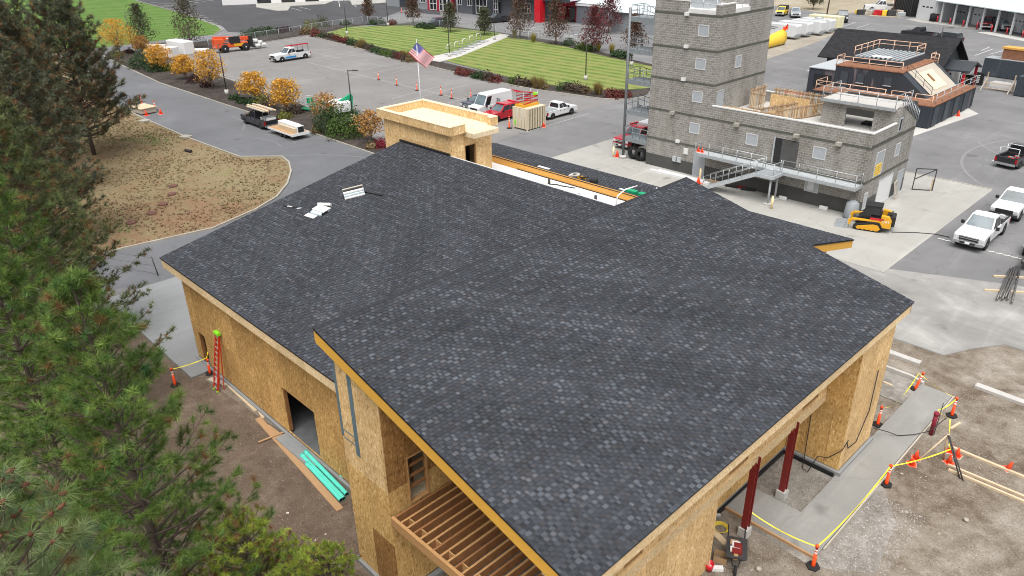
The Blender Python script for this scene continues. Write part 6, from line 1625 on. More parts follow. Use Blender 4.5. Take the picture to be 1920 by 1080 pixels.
# steps with hoops along the lawn path
for k, p in enumerate([(-113.60,94.17),(-114.91,97.15),(-116.28,100.25),(-118.30,103.86),(-119.87,107.16)]):
    t = thing('hoop_rail', 'white hoop handrail beside the lawn path', 'handrail', p, R(100), 'hoop rails along the lawn path')
    MB().tube([(-0.7, 0, 0), (-0.7, 0, 1.0), (-0.4, 0, 1.3), (0.4, 0, 1.3), (0.7, 0, 1.0), (0.7, 0, 0)], 0.06, 6).build('hoop', 'white_metal', t)
for k in range(9):
    a = (-109.68,91.25); b = (-117.59,106.26); t_ = k / 8
    x, y = a[0] + (b[0] - a[0]) * t_, a[1] + (b[1] - a[1]) * t_
    struct(MB().box(-0.25, 0.25, -1.2, 1.2, 0, 0.12).build('path_step', 'clad_mid', None, (x, y, 0.09), rotz=heading(a, b)))
# delineators and cones
def delineator(lean=(0, 0)):
    t = thing('delineator_post', 'x', 'traffic post')
    b = MB(); n = 6; poly = [(0.27 * math.cos(2 * math.pi * k / 6 + 0.3), 0.27 * math.sin(2 * math.pi * k / 6 + 0.3)) for k in range(6)]
    b.prism(poly, 0, 0.07); b.build('base', 'rubber', t)
    tb_ = [(0.085, 0.07), (0.075, 0.15), (0.062, 0.72)]
    MB().lathe(tb_, (0, 0, 0), 12).build('post', 'orange_plastic', t)
    MB().lathe([(0.061, 0.721), (0.060, 0.80)], (0, 0, 0), 12).build('band', 'reflective', t)
    MB().lathe([(0.0595, 0.801), (0.058, 0.86)], (0, 0, 0), 12).build('post_ring', 'orange_plastic', t)
    MB().lathe([(0.0585, 0.861), (0.057, 0.94)], (0, 0, 0), 12).build('band', 'reflective', t)
    MB().lathe([(0.056, 0.941), (0.055, 1.05), (0.075, 1.06), (0.075, 1.12), (0.03, 1.15)], (0, 0, 0), 12).build('handle', 'orange_plastic', t)
    return t
dl = delineator()
DPOS = [((-7.38,23.14), 'delineator post at the outer walk corner'), ((-7.26,29.87), 'delineator post on the dirt beside the walk edge'), ((-6.98,37.31), 'delineator post at the end corner of the walk'), ((-9.17,38.43), 'leaning delineator post beside the low white kerb'), ((-9.31,33.98), 'delineator post hard against the front wall corner'),
        ((-38.09,10.79), 'delineator post beside the pine branch and new pad'), ((-37.86,12.67), 'leaning delineator post beside the red ladder')]
def copied(src, p, label, group, rz=0, tilt=None, sc=None):
    c = place(src, p, rz, label, sc)
    c['group'] = group
    if tilt: c.rotation_euler = (tilt[0], tilt[1], rz)
    return c
for i, (p, lb) in enumerate(DPOS):
    tilt = None
    if 'leaning' in lb: tilt = (R(6), R(9) if i == 3 else R(-12), 0)
    if i == 0:
        dl.location = (*p, 0); dl['label'] = 'orange and white ' + lb; dl['group'] = 'orange delineator posts'
    else: copied(dl, p, 'orange and white ' + lb, 'orange delineator posts', 0.4 * i, tilt)
for p in [(-100.87,68.91),(-95.33,68.32),(-89.91,67.97),(-84.70,68.23),(-81.96,67.89),(-79.68,69.46),(-171.67,126.50)]: copied(dl, p, 'orange and white delineator post in the parking lot row', 'delineator posts across the parking lot', 0.2, None, 1.12)
for p in [(-111.02,36.36),(-106.62,36.47)]: copied(dl, p, 'orange and white delineator post behind the timber crate on the drive', 'delineator posts on the drive', 0, None, 1.2)
copied(dl, (-64.23,61.90), 'orange delineator post in front of the tan container doors', 'orange delineator posts', 0, None, 1.3)
cn = thing('traffic_cone', 'x', 'traffic cone')
MB().box(-0.19, 0.19, -0.19, 0.19, 0, 0.04).build('base', 'cone_orange', cn)
MB().box(-0.2, 0.2, -0.2, 0.2, -0.002, 0.015).build('base_rim', 'reflective', cn)
MB().lathe([(0.14, 0.04), (0.035, 0.46), (0.02, 0.48)], (0, 0, 0), 14).build('cone', 'cone_orange', cn)
CPOS = [((-7.00,32.64), 'walk side orange cone nearest the tripod stakes'), ((-6.98,32.08), 'tipped small orange cone by the walk edge'), ((-5.81,33.39), 'orange cone at the end of the paired boards'), ((-5.72,34.17), 'orange cone beside the long loose board end'), ((-6.06,34.28), 'orange cone among others behind the tripod stakes'), ((-3.78,34.76), 'lone orange cone lying on the long loose board'),
        ((-103.87,36.10), 'orange cone on the drive beside the timber crate'), ((-104.41,34.43), 'orange cone touching the timber crate on the drive'), ((-47.49,61.40), 'orange cone beside the cream bollard and tower stairs'), ((-36.40,59.59), 'orange cone at the cream bollard by the tower door'), ((-61.72,65.18), 'orange cone at the tan container corner'), ((-27.69,102.86), 'orange cone on the pad by the dark containers')]
for i, (p, lb) in enumerate(CPOS):
    sc_ = 1.0 if i < 6 else 1.5
    if i == 0:
        cn.location = (*p, 0); cn['label'] = lb; cn['group'] = 'orange traffic cones'; cn.rotation_euler.z = 0.3
    else: copied(cn, p, lb, 'orange traffic cones', 0.5 * i, (R(10), R(-8), 0) if i in (1, 5) else None, sc_)
for p, z, lb in (((-37.41,62.40), 2.7, 'orange cone standing on the tower balcony'), ((-36.99,62.30), 2.7, 'orange cone standing on the tower balcony')):
    copied(cn, (p[0], 60.7, z), lb, 'cones on the balcony', 0, None, 1.0)
# caution tape
def tape(pts, label, sag=0.25, w=0.05):
    rings = []
    vs = []; fs = []; n = 14
    for i in range(len(pts) - 1):
        a, b = Vector(pts[i]), Vector(pts[i + 1])
        for k in range(n + (i == len(pts) - 2)):
            t = k / n; p = a.lerp(b, t); p.z -= sag * 4 * t * (1 - t) * min(1, (b - a).length / 6)
            tw_ = math.sin(9 * t + i) * 0.6
            d = Vector((-(b - a).y, (b - a).x, 0)).normalized() * math.sin(tw_ + 0.8) + Vector((0, 0, math.cos(tw_ + 0.8)))
            vs += [p - d * w / 2, p + d * w / 2]
    for k in range(len(vs) // 2 - 1): fs.append((2 * k, 2 * k + 2, 2 * k + 3, 2 * k + 1))
    return tag(MB().add(vs, fs, True).build('caution_tape', 'yellow_tape'), label, 'caution tape', 'yellow caution tapes')
def P3(p, z): return (p[0], p[1], z)
Z = 1.06
a0, a1, a2, a3, a4 = [P3(DPOS[i][0], Z) for i in range(5)]
tape([(-10.1, 22.9, 1.2), a0], 'yellow caution tape from red column to the outer walk corner', 0.35)
tape([a0, a1], 'yellow caution tape running along the walk edge', 0.3)
tape([a1, P3((-5.84,32.99), 1.0)], 'yellow caution tape between the walk edge post and tripod stakes', 0.2)
tape([P3((-5.84,32.99), 1.0), (-6.6, 35.2, 1.1), P3((-7.31,35.76), 1.0), a2], 'yellow caution tape looped round the maroon pipe stub', 0.5)
tape([a2, a3], 'yellow caution tape across the end of the walk', 0.25)
tape([a3, a4], 'yellow caution tape sagging before the front wall corner', 0.9)
tape([P3(DPOS[5][0], Z), P3(DPOS[6][0], Z), (-38.4, 13.0, 1.1)], 'thin yellow caution tape across the new concrete pad', 0.2, 0.05)
# maroon pipe stub, stakes and timbers
mp = thing('pipe_stub', 'maroon sewer pipe stub standing beside the walk', 'pipe', (-7.17,35.01))
MB().tube([(0, 0, 0), (0, 0, 1.25)], 0.1, 12).build('pipe', 'maroon', mp); MB().lathe([(0.12, 1.15), (0.12, 1.3)], (0, 0, 0), 12).build('collar', 'maroon', mp)
MB().tube([(0.12, 0.05, 0), (0.14, 0.06, 1.9)], 0.02, 6).build('rebar', 'steel_dark', mp)
ts = thing('stake_tripod', 'tripod of timber stakes and bent pipes beside the walk', 'tripod', (-6.19,32.39))
for a, b_, r_, mt in (((-0.7, 0.0, 0), (0.05, 0.9, 1.5), 0.035, 'lumber'), ((0.1, 1.1, 0), (0.05, 0.9, 1.5), 0.05, 'lumber'), ((1.1, 0.2, 0), (0.05, 0.85, 1.5), 0.035, 'steel_dark'), ((1.25, 0.15, 0), (0.1, 0.85, 1.5), 0.035, 'steel_dark')):
    MB().tube([a, b_], r_, 6).build('stake', mt, ts)
def board(a, b_, w, h, mat, label, z=0.0, cat='board', group=None, name='loose_board'):
    A, B = Vector((*a, z + h / 2)), Vector((*b_, z + h / 2)); c = (A + B) / 2
    o = MB().bar(A - c, B - c, w, h).build(name, mat, None, tuple(c))
    return tag(o, label, cat, group)
board((-6.27,34.63), (-1.65,34.63), 0.14, 0.1, 'lumber', 'long pale loose board beside the cones on the dirt')
board((-5.78,33.15), (-1.34,33.24), 0.12, 0.1, 'lumber', 'pale board of the pair lying by the tripod stakes, cone side', group='paired boards')
board((-5.65,32.82), (-1.26,32.88), 0.12, 0.1, 'lumber', 'pale board of the pair lying by the tripod stakes, open dirt side', group='paired boards')
board((-10.62,37.94), (-10.15,37.90), 0.12, 0.1, 'lumber', 'short timber offcut by the front wall corner')
board((-6.64,36.12), (-6.47,36.95), 0.12, 0.08, 'lumber', 'short timber offcut beside the maroon pipe stub')
board((-31.97,12.53), (-23.24,11.83), 0.32, 0.05, 'plank_tan', 'long wide tan plank lying along the building wall', 0.01)
board((-31.03,12.51), (-28.50,12.63), 0.3, 0.05, 'plank_tan', 'short wide tan plank under the long plank by the wall', 0.005)
board((-30.05,11.56), (-29.88,12.91), 0.1, 0.05, 'plank_tan', 'narrow board crossing the long tan plank', 0.06)
board((-36.22,12.84), (-32.61,12.75), 0.16, 0.08, 'lumber', 'pale board lying at the foot of the red ladder', 0.005)
board((-37.35,12.40), (-36.10,12.81), 0.3, 0.06, 'lumber_grey', 'grey board end at the foot of the red ladder', 0.005)
board((-32.49,12.87), (-31.77,12.73), 0.14, 0.06, 'lumber', 'short offcut beside the long wall footing', 0.005)
# turquoise pipes
for k, (a, b_) in enumerate((((-27.66,12.55), (-23.66,12.30)), ((-27.75,12.80), (-23.80,12.55)), ((-26.93,12.40), (-23.66,12.16)))):
    A, B = Vector((*a, 0.1 if k < 2 else 0.1)), Vector((*b_, 0.1)); c = (A + B) / 2; d = (B - A).normalized()
    t = thing('plastic_pipe', ('turquoise plastic pipe lying in the middle of the three', 'turquoise plastic pipe on the wall side of the three', 'shorter turquoise plastic pipe touching the wide tan plank')[k], 'pipe', tuple(c), 0, 'turquoise pipes by the wall')
    MB().tube([A - c, B - c], 0.1, 12, cap=False).build('pipe', 'teal_pipe', t)
    MB().tube([A - c, A - c + d * 0.3], 0.117, 12).build('bell_end', 'teal_pipe', t); MB().tube([B - c - d * 0.01, B - c - d * 0.005], 0.085, 12).build('dark_bore', 'interior_dark', t)
tag(MB().tube([(-0.1, 0, 0.09), (0.1, 0.05, 0.09)], 0.1, 12).build('pipe_offcut', 'teal_pipe', None, (*(-24.96,13.03), 0)), 'short turquoise pipe offcut by the tall bay', 'pipe')
# red ladder
la = thing('step_ladder', 'red fibreglass ladder leaning on the strand board wall', 'ladder', (-36.0, 12.15, 0))
for dx in (-0.23, 0.23): MB().bar((dx, 0, 0), (dx * 0.85, 0.72, 3.25), 0.05, 0.09).build('rail', 'ladder_red', la)
for k in range(11):
    t_ = (k + 0.6) / 11.3; MB().bar((-0.21, 0.72 * t_, 3.25 * t_), (0.21, 0.72 * t_, 3.25 * t_), 0.05, 0.035).build('rung', 'aluminium', la)
for dx in (-0.25, 0.25): MB().bar((dx, 0.35, 0), (dx * 0.85, 0.72, 3.2), 0.035, 0.05).build('rear_rail', 'ladder_red', la)
MB().box(-0.26, 0.26, 0.6, 0.82, 3.22, 3.4).build('top_cap', 'lime_plastic', la, bevel=0.03)
for dx in (-0.23, 0.23): MB().box(dx - 0.04, dx + 0.04, -0.06, 0.06, 0, 0.08).build('foot', 'lime_plastic', la)
# things on the roof
def on_long_roof(x, y): return (x, y, 6.5 + 0.1862 * (y - 12.3) + 0.02)
wb1 = thing('shingle_bundle', 'open white wrapped shingle bundle with a rolled sheet on the long roof', 'shingle bundle', on_long_roof(*(-36.85,20.18)), R(8))
wb1.rotation_euler.x = math.atan(0.1862)
MB().box(-0.15, 0.75, -0.4, 0.35, 0.0, 0.14).build('bundle', 'wrap_print', wb1, bevel=0.03)
MB().box(-0.2, 0.8, -0.2, 0.38, 0.145, 0.2).build('wrapper', 'white_matte', wb1, bevel=0.02)
MB().box(0.76, 0.82, -0.3, 0.1, 0.02, 0.17).build('open_end', 'foam_black', wb1)
MB().tube([(-0.45, 0.45, 0.1), (0.35, 0.75, 0.1)], 0.1, 10).build('rolled_sheet', 'white_matte', wb1)
MB().box(-0.3, 0.5, -0.75, -0.42, 0.0, 0.03).build('loose_wrap', 'white_matte', wb1)
wb2 = thing('shingle_bundle', 'stack of white wrapped shingle bundles lying across a black pipe on the long roof', 'shingle bundle', on_long_roof(*(-36.45,22.48)), R(62))
wb2.rotation_euler = (math.atan(0.1862) * 0.5, -math.atan(0.1862) * 0.8, R(62))
for k in range(3): MB().box(-0.6, 0.6, -0.32 + 0.08 * k, 0.2 + 0.06 * k, 0.005 + 0.125 * k, 0.12 + 0.125 * k).build('bundle', ('white_matte', 'wrap_print', 'white_matte')[k], wb2, bevel=0.03)
MB().box(-0.58, 0.58, -0.02, 0.16, 0.38, 0.42).build('shingle_strip', 'foam_black', wb2)
MB().box(-0.6, 0.6, 0.18, 0.3, 0.38, 0.44).build('shingle_strip', 'lumber_grey', wb2)
p1, p2 = (-37.64,22.81), (-34.80,23.31)
P1, P2 = on_long_roof(*p1), on_long_roof(*p2); cc = (Vector(P1) + Vector(P2)) / 2 + Vector((0, 0, 0.05))
tag(MB().tube([Vector(P1) - cc + Vector((0, 0, 0.05)), Vector(P2) - cc + Vector((0, 0, 0.05))], 0.05, 8).build('black_pipe', 'foam_black', None, tuple(cc)), 'straight black pipe under the shingle bundles on the long roof', 'pipe')
for k, (x_, y_) in enumerate(((533, 393), (541, 392), (552, 392), (568, 391))):
    q = on_long_roof(*(-37.78,19.79)); q = (q[0] - 0.4 - 0.35 * (3 - k), q[1] - 0.12 * (3 - k), q[2] - 0.01)
    tag(MB().box(-0.16, 0.16, -0.04, 0.04, 0, 0.03).build('torn_wrap', 'white_matte' if k % 2 else 'foam_black', None, q, rotz=0.4 * k), 'torn strip of bundle wrap on the long roof', 'wrap', 'torn wrap strips')
# gear in the white well and on the rear roof
def rearz(y): return 6.5 + 0.25 * (40.45 - y) + 0.02
RX = lambda x, y: (x, y, rearz(y))
rope = thing('rope_coil', 'coil of white rope lying on the rear roof edge', 'rope', RX(-30.7, 35.2))
for k in range(4): MB().tube([(0.28 * math.cos(t / 10 * 6.283) + 0.06 * k, 0.28 * math.sin(t / 10 * 6.283), 0.05 + 0.04 * k + 0.02 * math.sin(t)) for t in range(11)], 0.022, 5).build('loop', 'rope_white', rope)
hr = thing('safety_harness', 'yellow safety harness heap lying on the rear roof edge', 'harness', RX(-29.8, 35.1))
for k in range(5): MB().tube([(0.35 * math.cos(t + k) * (0.6 + 0.1 * k), 0.2 * math.sin(1.7 * t + k), 0.06 + 0.03 * k) for t in (0, 0.8, 1.6, 2.4, 3.2)], 0.04, 5).build('strap', 'cat_yellow' if k < 4 else 'foam_black', hr)
tag(MB().box(-0.25, 0.25, -0.18, 0.18, 0, 0.3).build('tool_bag', 'foam_black', None, RX(-28.8, 35.0), bevel=0.08), 'black tool bag on the rear roof edge', 'bag')
gc = thing('nail_coil_crate', 'green plastic crates standing on the rear roof edge', 'crate', RX(-25.6, 35.1))
for x in (-0.7, 0.25): 
    o = MB().box(x, x + 0.75, -0.18, 0.18, 0.0, 0.2).build('crate', 'lift_green', gc, bevel=0.02)
wtb = thing('tool_stand', 'white topped tool stand on the rear roof', 'tool stand', RX(-23.1, 35.6))
MB().box(-0.5, 0.5, -0.25, 0.25, 0.35, 0.55).build('top', 'white_matte', wtb, bevel=0.05)
for x in (-0.35, 0.35):
    for y in (-0.18, 0.18): MB().bar((x, y, 0.0), (x, y, 0.36), 0.05).build('leg', 'foam_black', wtb)
tag(MB().box(-0.5, 0.5, -0.12, 0.12, 0, 0.04).build('white_offcut', 'white_matte', None, RX(-33.3, 35.2)), 'white offcut lying on the rear roof near the stair head', 'offcut')
tag(MB().box(-0.4, 0.4, -0.08, 0.08, 0, 0.04).build('white_offcut', 'white_matte', None, RX(-26.6, 35.3)), 'white offcut lying on the rear roof beside the green crates', 'offcut')
rl_ = thing('roof_ladder', 'short aluminium ladder leaning from white membrane to the rear roof', 'ladder', (-23.6, 33.7, 7.48))
for dx in (-0.25, 0.25): MB().bar((dx, 0, 0), (dx, 1.0, 1.3), 0.06, 0.08).build('rail', 'aluminium', rl_)
for k in range(4): MB().bar((-0.25, 0.2 + 0.22 * k, 0.25 + 0.29 * k), (0.25, 0.2 + 0.22 * k, 0.25 + 0.29 * k), 0.04).build('rung', 'aluminium', rl_)
for k, (x, y) in enumerate(((-31.5, 33.3), (-28.2, 32.4), (-27.3, 32.9), (-29.6, 32.1), (-25.6, 33.0))):
    tag(MB().lathe([(0.09, 0), (0.09, 0.32), (0.05, 0.36)], (x, y + 0.5, 7.48), 10).build('vent_pipe', 'steel_dark' if k < 4 else 'white_matte', None), 'short vent pipe through the white membrane roof', 'vent', 'vents in the white roof')
tag(MB().tube([(0, 0, 0), (0.05, 0.05, 0.6), (0.3, 0.4, 0.95), (0.5, 1.3, 1.0)], 0.04, 6).build('white_hose', 'white_matte', None, (-25.9, 33.6, 7.48)), 'white hose rising from the membrane to the rear roof', 'hose')
tag(MB().tube([(0, 0, 0.02), (0.4, 0.25, 0.03), (0.9, 0.3, 0.03), (1.7, 0.55, 0.02)], 0.04, 6).build('black_strap', 'foam_black', None, (-31.4, 33.7, 7.48)), 'black membrane strip on the white roof', 'strip')
# tyres, bollards, white beams and bits by the tower
for k, p in enumerate(((-45.7, 61.9), (-44.75, 61.8))):
    tag(MB().lathe([(0.34, -0.22), (0.6, -0.22), (0.68, -0.12), (0.68, 0.12), (0.6, 0.22), (0.34, 0.22), (0.31, 0.0), (0.34, -0.22)], (0, 0, 0.68), 22, 'y', cap=False).build('large_tyre', 'rubber', None, (*p, 0.03), rotz=0.25), 'large black tyre leaning by the tower foot', 'tyre', 'tyres by the tower')
for p, lb in (((-47.66,60.98), 'cream bollard beside the tower stair column'), ((-36.90,60.63), 'cream bollard beside the tower door'), ((-28.15,58.13), 'cream bollard beside the balcony posts')):
    o = MB().tube([(0, 0, 0), (0, 0, 1.1)], 0.1, 12); o.lathe([(0.1, 1.1), (0.05, 1.16)], (0, 0, 0), 12); tag(o.build('bollard', 'bollard_cream', None, (*p, 0.03)), lb, 'bollard')
board((-42.09,59.91), (-35.55,60.16), 0.35, 0.15, 'white_metal', 'long white beam lying on the apron before the tower', 0.03, 'beam', 'white beams', 'white_beam')
board((-41.41,60.30), (-36.34,60.50), 0.3, 0.15, 'white_metal', 'long white beam lying on the apron before the tower', 0.03, 'beam', 'white beams', 'white_beam')
for k, p in enumerate(((-35.5, 60.8), (-34.5, 60.9), (-33.6, 60.7), (-33.0, 60.9), (-32.0, 60.8))):
    tag(MB().bar((-0.6, 0, 0.12), (0.6, 0.1 * k, 0.15), 0.25, 0.2).build('stored_timber', ('pallet_wood', 'lumber_grey', 'foam_black', 'red_steel', 'foam_black')[k], None, (*p, 0.03)), ('brown pallet piece', 'grey timber piece', 'black beam', 'red steel piece', 'black beam')[k] + ' stored under the tower balcony', 'timber', 'timbers under the balcony')
for p in ((-28.6, 60.95), (-24.9, 61.0)): tag(MB().box(-0.35, 0.35, -0.12, 0.12, 0, 0.28).build('splash_block', 'white_matte', None, (*p, 0.03), bevel=0.02), 'white splash block at the tower base', 'block', 'splash blocks')
df = thing('door_prop', 'open training door frame standing by the tower wing end', 'door frame', (-21.4, 71.2, 0.03))
for a, b_ in (((0, 0, 0), (0, 0, 2.0)), ((1.4, 0.9, 0), (1.4, 0.9, 2.0)), ((0, 0, 2.0), (1.4, 0.9, 2.0)), ((0, 0, 0.05), (1.4, 0.9, 0.05)), ((0, 0, 1.0), (1.4, 0.9, 2.0))): MB().bar(a, b_, 0.07).build('bar', 'steel_dark', df)
MB().bar((1.3, 0.85, 0), (1.3, 0.85, 1.1), 0.2, 0.08).build('timber_leaf', 'lumber', df)
wf = thing('window_prop', 'wooden window frame leaning on the tower wing wall', 'window frame', (-21.5, 67.6, 0.03), R(10))
for a, b_ in (((0, 0, 0), (-0.3, 0, 1.4)), ((0, 0.9, 0), (-0.3, 0.9, 1.4)), ((-0.3, 0, 1.4), (-0.3, 0.9, 1.4)), ((0, 0, 0.08), (0, 0.9, 0.08))): MB().bar(a, b_, 0.1).build('bar', 'lumber_grey', wf)
tag(MB().tube([(0, 0, 0), (1.4, 1.2, 0), (2.6, 1.9, 0), (3.6, 2.0, 0)], 0.03, 6).build('hose', 'foam_black', None, (-18.7, 59.7, 0.06)), 'black hose lying across the apron behind the loader', 'hose')
gd = tag(MB().lathe([(0.55, 0), (0.6, 0.2), (0.5, 1.3), (0.2, 1.5)], (0, 0, 0), 12).build('covered_barrel', 'clad_mid', None, (-22.4, 60.6, 0.03)), 'grey covered barrel between the loader and the tower base', 'barrel')
rs = thing('rescue_prop', 'red curved rescue prop on the pad beside the dark containers', 'prop', (-47.0, 98.5))
MB().tube([(1.1 * math.cos(t), 1.1 * math.sin(t), 0.5) for t in np.linspace(0.3, 5.2, 14)], 0.35, 10).build('ring', 'red_paint', rs)
bd_ = thing('burn_stand', 'black burn panel on a yellow base beside the dark house porch', 'burn panel', (-32.22,119.58), R(-20))
MB().box(-1.0, 1.0, -0.1, 0.1, 0.1, 2.2).build('panel', 'foam_black', bd_); MB().box(-0.25, 0.25, -0.13, -0.11, 1.2, 1.7).build('patch', 'cardboard', bd_); MB().box(-1.1, 1.1, -1.1, -0.1, 0, 0.12).build('foot', 'yellow_paint', bd_)
bd2 = thing('burn_stand', 'second black burn panel with a white chevron strip', 'burn panel', (-31.85,123.77), R(-20))
MB().box(-0.7, 0.7, -0.1, 0.1, 0.1, 1.8).build('panel', 'foam_black', bd2)
for k in range(4): MB().bar((-0.1, -0.12, 0.4 + 0.3 * k), (0.2, -0.12, 0.55 + 0.3 * k), 0.02, 0.14).build('chevron', 'reflective', bd2)
tag(MB().box(-1.3, 1.3, -1.0, 1.0, 0.3, 2.5).build('covered_trailer', 'white_matte', None, (*(-35.00,121.02), 0), bevel=0.25, rotz=0.3), 'white covered trailer between dark containers and dark house', 'trailer')
# pipes stack on sleepers at right edge
for a, b_ in (((-10.31,53.64), (-7.28,55.79)), ((-10.54,56.38), (-7.88,58.34))): board(a, b_, 0.14, 0.12, 'lumber', 'timber sleeper under the steel pipe stack', 0.0, 'sleeper', 'sleepers under the pipes', 'sleeper')
for a, b_ in zip([(-9.23,52.43),(-9.20,52.88),(-8.99,52.67),(-8.95,53.12),(-8.74,52.90),(-8.42,52.60)], [(-10.02,58.20),(-9.94,58.53),(-9.86,58.85),(-9.62,58.58),(-9.80,59.02),(-9.52,58.56)]):
    A, B = Vector((*a, 0.18)), Vector((*b_, 0.18)); c = (A + B) / 2
    tag(MB().tube([A - c, B - c], 0.06, 8).build('steel_pipe', 'steel_pipe', None, tuple(c)), 'weathered steel pipe in the stack on sleepers', 'pipe', 'steel pipe stack')
# foreground clutter by the columns
wbw = thing('wheelbarrow', 'black wheelbarrow full of rubbish beside the red column', 'wheelbarrow', (-9.71,21.32), R(-60))
b = MB(); b.loft([[(-0.35, -0.25, 0.35), (0.35, -0.25, 0.35), (0.35, 0.25, 0.35), (-0.35, 0.25, 0.35)], [(-0.55, -0.4, 0.68), (0.6, -0.4, 0.68), (0.6, 0.4, 0.68), (-0.55, 0.4, 0.68)]], smooth=False); b.build('tray', 'steel_dark', wbw)
for s in (-0.3, 0.3): MB().tube([(0.6, s * 0.3, 0.25), (-0.2, s, 0.4), (-1.25, s * 1.1, 0.62)], 0.025, 6).build('handle', 'foam_black', wbw); MB().tube([(-0.45, s, 0.4), (-0.6, s, 0.0)], 0.02, 6).build('leg', 'foam_black', wbw)
wheel(wbw, 0.75, 0.0, 0.2, 0.1)
for k in range(7): MB().box(-0.35 + 0.1 * k, -0.1 + 0.1 * k, -0.25 + 0.07 * (k % 4), 0.05 + 0.07 * (k % 3), 0.5, 0.72 + 0.03 * (k % 3)).build('rubbish', ('cardboard', 'white_matte', 'red_steel')[k % 3], wbw)
cy = thing('cord_coil', 'coil of yellow extension cord on the dirt by the front wall', 'cord', (-11.01,22.38))
for k in range(6): MB().tube([((0.24 + 0.02 * k) * math.cos(t / 12 * 6.283 + k), (0.24 + 0.015 * k) * math.sin(t / 12 * 6.283 + k), 0.03 + 0.018 * k) for t in range(13)], 0.014, 5).build('loop', 'cord_yellow', cy)
rb = thing('red_bucket', 'red bucket standing at the front wall base', 'bucket', (-10.17,20.18)); MB().lathe([(0.14, 0), (0.18, 0.34), (0.16, 0.34), (0.12, 0.03)], (0, 0, 0), 14).build('tub', 'red_paint', rb)
cbx = thing('cardboard_box', 'open cardboard box beside the wheelbarrow', 'box', (-10.12,20.91), 0.4)
for x0, x1, y0, y1 in ((-0.25, 0.25, -0.2, -0.19), (-0.25, 0.25, 0.19, 0.2), (-0.25, -0.24, -0.189, 0.189), (0.24, 0.25, -0.189, 0.189)): MB().box(x0, x1, y0, y1, 0, 0.3).build('side', 'cardboard', cbx)
tag(MB().box(-0.25, 0.25, -0.1, 0.1, 0, 0.14).build('white_box', 'white_matte', None, (*(-9.96,20.38), 0), rotz=0.7), 'small white box beside the red bucket', 'box')
board((-11.21,22.05), (-10.37,21.77), 0.3, 0.05, 'lumber', 'pale plywood offcut between wall and wheelbarrow', 0.01)
tag(MB().box(-0.16, 0.16, -0.08, 0.08, 0, 0.2).build('paint_can', 'galvanised', None, (*(-11.50,22.85), 0), rotz=0.5, bevel=0.03), 'grey can at the walk corner by the front wall', 'can')
tag(MB().tube([(-9.04, 31.2, 4.6), (-9.0, 31.1, 2.5), (-8.98, 30.2, 1.25), (-8.98, 29.3, 1.4), (-8.97, 29.0, 1.9)], 0.022, 6).build('black_cable', 'foam_black'), 'black cable draped across the front wall corner', 'cable')
tag(MB().tube([(-10.8, 28.88, 6.0), (-10.7, 28.86, 3.0), (-10.6, 28.8, 0.6), (-10.4, 28.3, 0.05), (-10.1, 28.2, 0.05), (-10.0, 28.75, 0.7), (-9.6, 28.88, 0.75), (-9.05, 28.85, 1.5), (-9.0, 29.2, 1.9)], 0.02, 6).build('black_cable', 'foam_black'), 'black cable hanging over the recessed wall and gravel', 'cable')
tag(MB().tube([(-9.0, 32.3, 0.9), (-8.6, 33.2, 0.4), (-8.2, 33.6, 0.16), (-7.7, 34.2, 0.16), (-7.2, 34.6, 0.4), (-6.7, 34.9, 1.3)], 0.02, 6).build('black_cable', 'foam_black'), 'black cable lying across the concrete walk', 'cable')
# stones on the dirt
for k, p in enumerate([(-8.81,21.53),(-4.04,29.96),(-7.02,28.13),(-7.04,31.04),(-6.25,31.07),(-8.63,27.51),(-5.96,28.77),(-4.56,28.42),(-2.91,28.84),(-6.08,25.30),(-3.82,33.46),(-4.57,39.06),(-5.47,41.08),(-23.27,9.70),(-24.77,10.18),(-22.53,10.64),(-22.53,10.14)]):
    s_ = random.uniform(0.04, 0.11) if k > 1 else 0.13
    b = MB(); b.lathe([(s_ * 0.5, 0), (s_, s_ * 0.3), (s_ * 0.8, s_ * 0.8), (s_ * 0.3, s_)], (0, 0, 0), 7)
    o = tag(b.build('stone', 'rock' if k < 13 else 'white_matte', None, (*p, 0)), 'small loose stone on the bare dirt', 'stone', 'loose stones'); o.rotation_euler = (0.2 * k, 0.3, k)
# crate and boxes on the drive, white wrapped goods by the far fence, concrete rings in the bank
tcr = thing('timber_crate', 'low pale timber crate on the drive between cones', 'crate', (-106.56,34.89), R(8))
MB().box(-1.5, 1.5, -1.0, 1.0, 0.15, 0.75).build('crate_body', 'lumber_grey', tcr); MB().box(-1.6, 1.6, -1.1, 1.1, 0.75, 0.85).build('crate_lid', 'lumber', tcr)
for k, (p, sx, lb) in enumerate((((-151.68,59.05), 3.0, 'large white wrapped crate by the far fence'), ((-150.20,55.58), 2.2, 'medium white wrapped pile beside the yellow tree'), ((-158.57,56.55), 2.2, 'white wrapped pile behind the yellow tree'), ((-151.45,61.68), 2.4, 'low white wrapped boards beside the large white crate'))):
    tag(MB().box(-sx, sx, -1.1, 1.1, 0, (2.4, 1.8, 1.2, 0.5)[k]).build('wrapped_goods', 'white_matte', None, (*p, 0), bevel=0.12, rotz=R(8 + 14 * k)), lb, 'wrapped goods')
for k, p in enumerate([(-72.56,24.85),(-70.29,23.82),(-68.12,22.10),(-66.53,20.45),(-65.45,18.33)]):
    t = thing('well_cover', 'round reddish well cover sunk in the dry bank', 'cover', (p[0], p[1], 0.03), 0, 'well covers in the dry bank')
    MB().lathe([(0.42, 0), (0.42, 0.10), (0.36, 0.14)], (0, 0, 0), 16).build('cover', 'cover_brown', t)
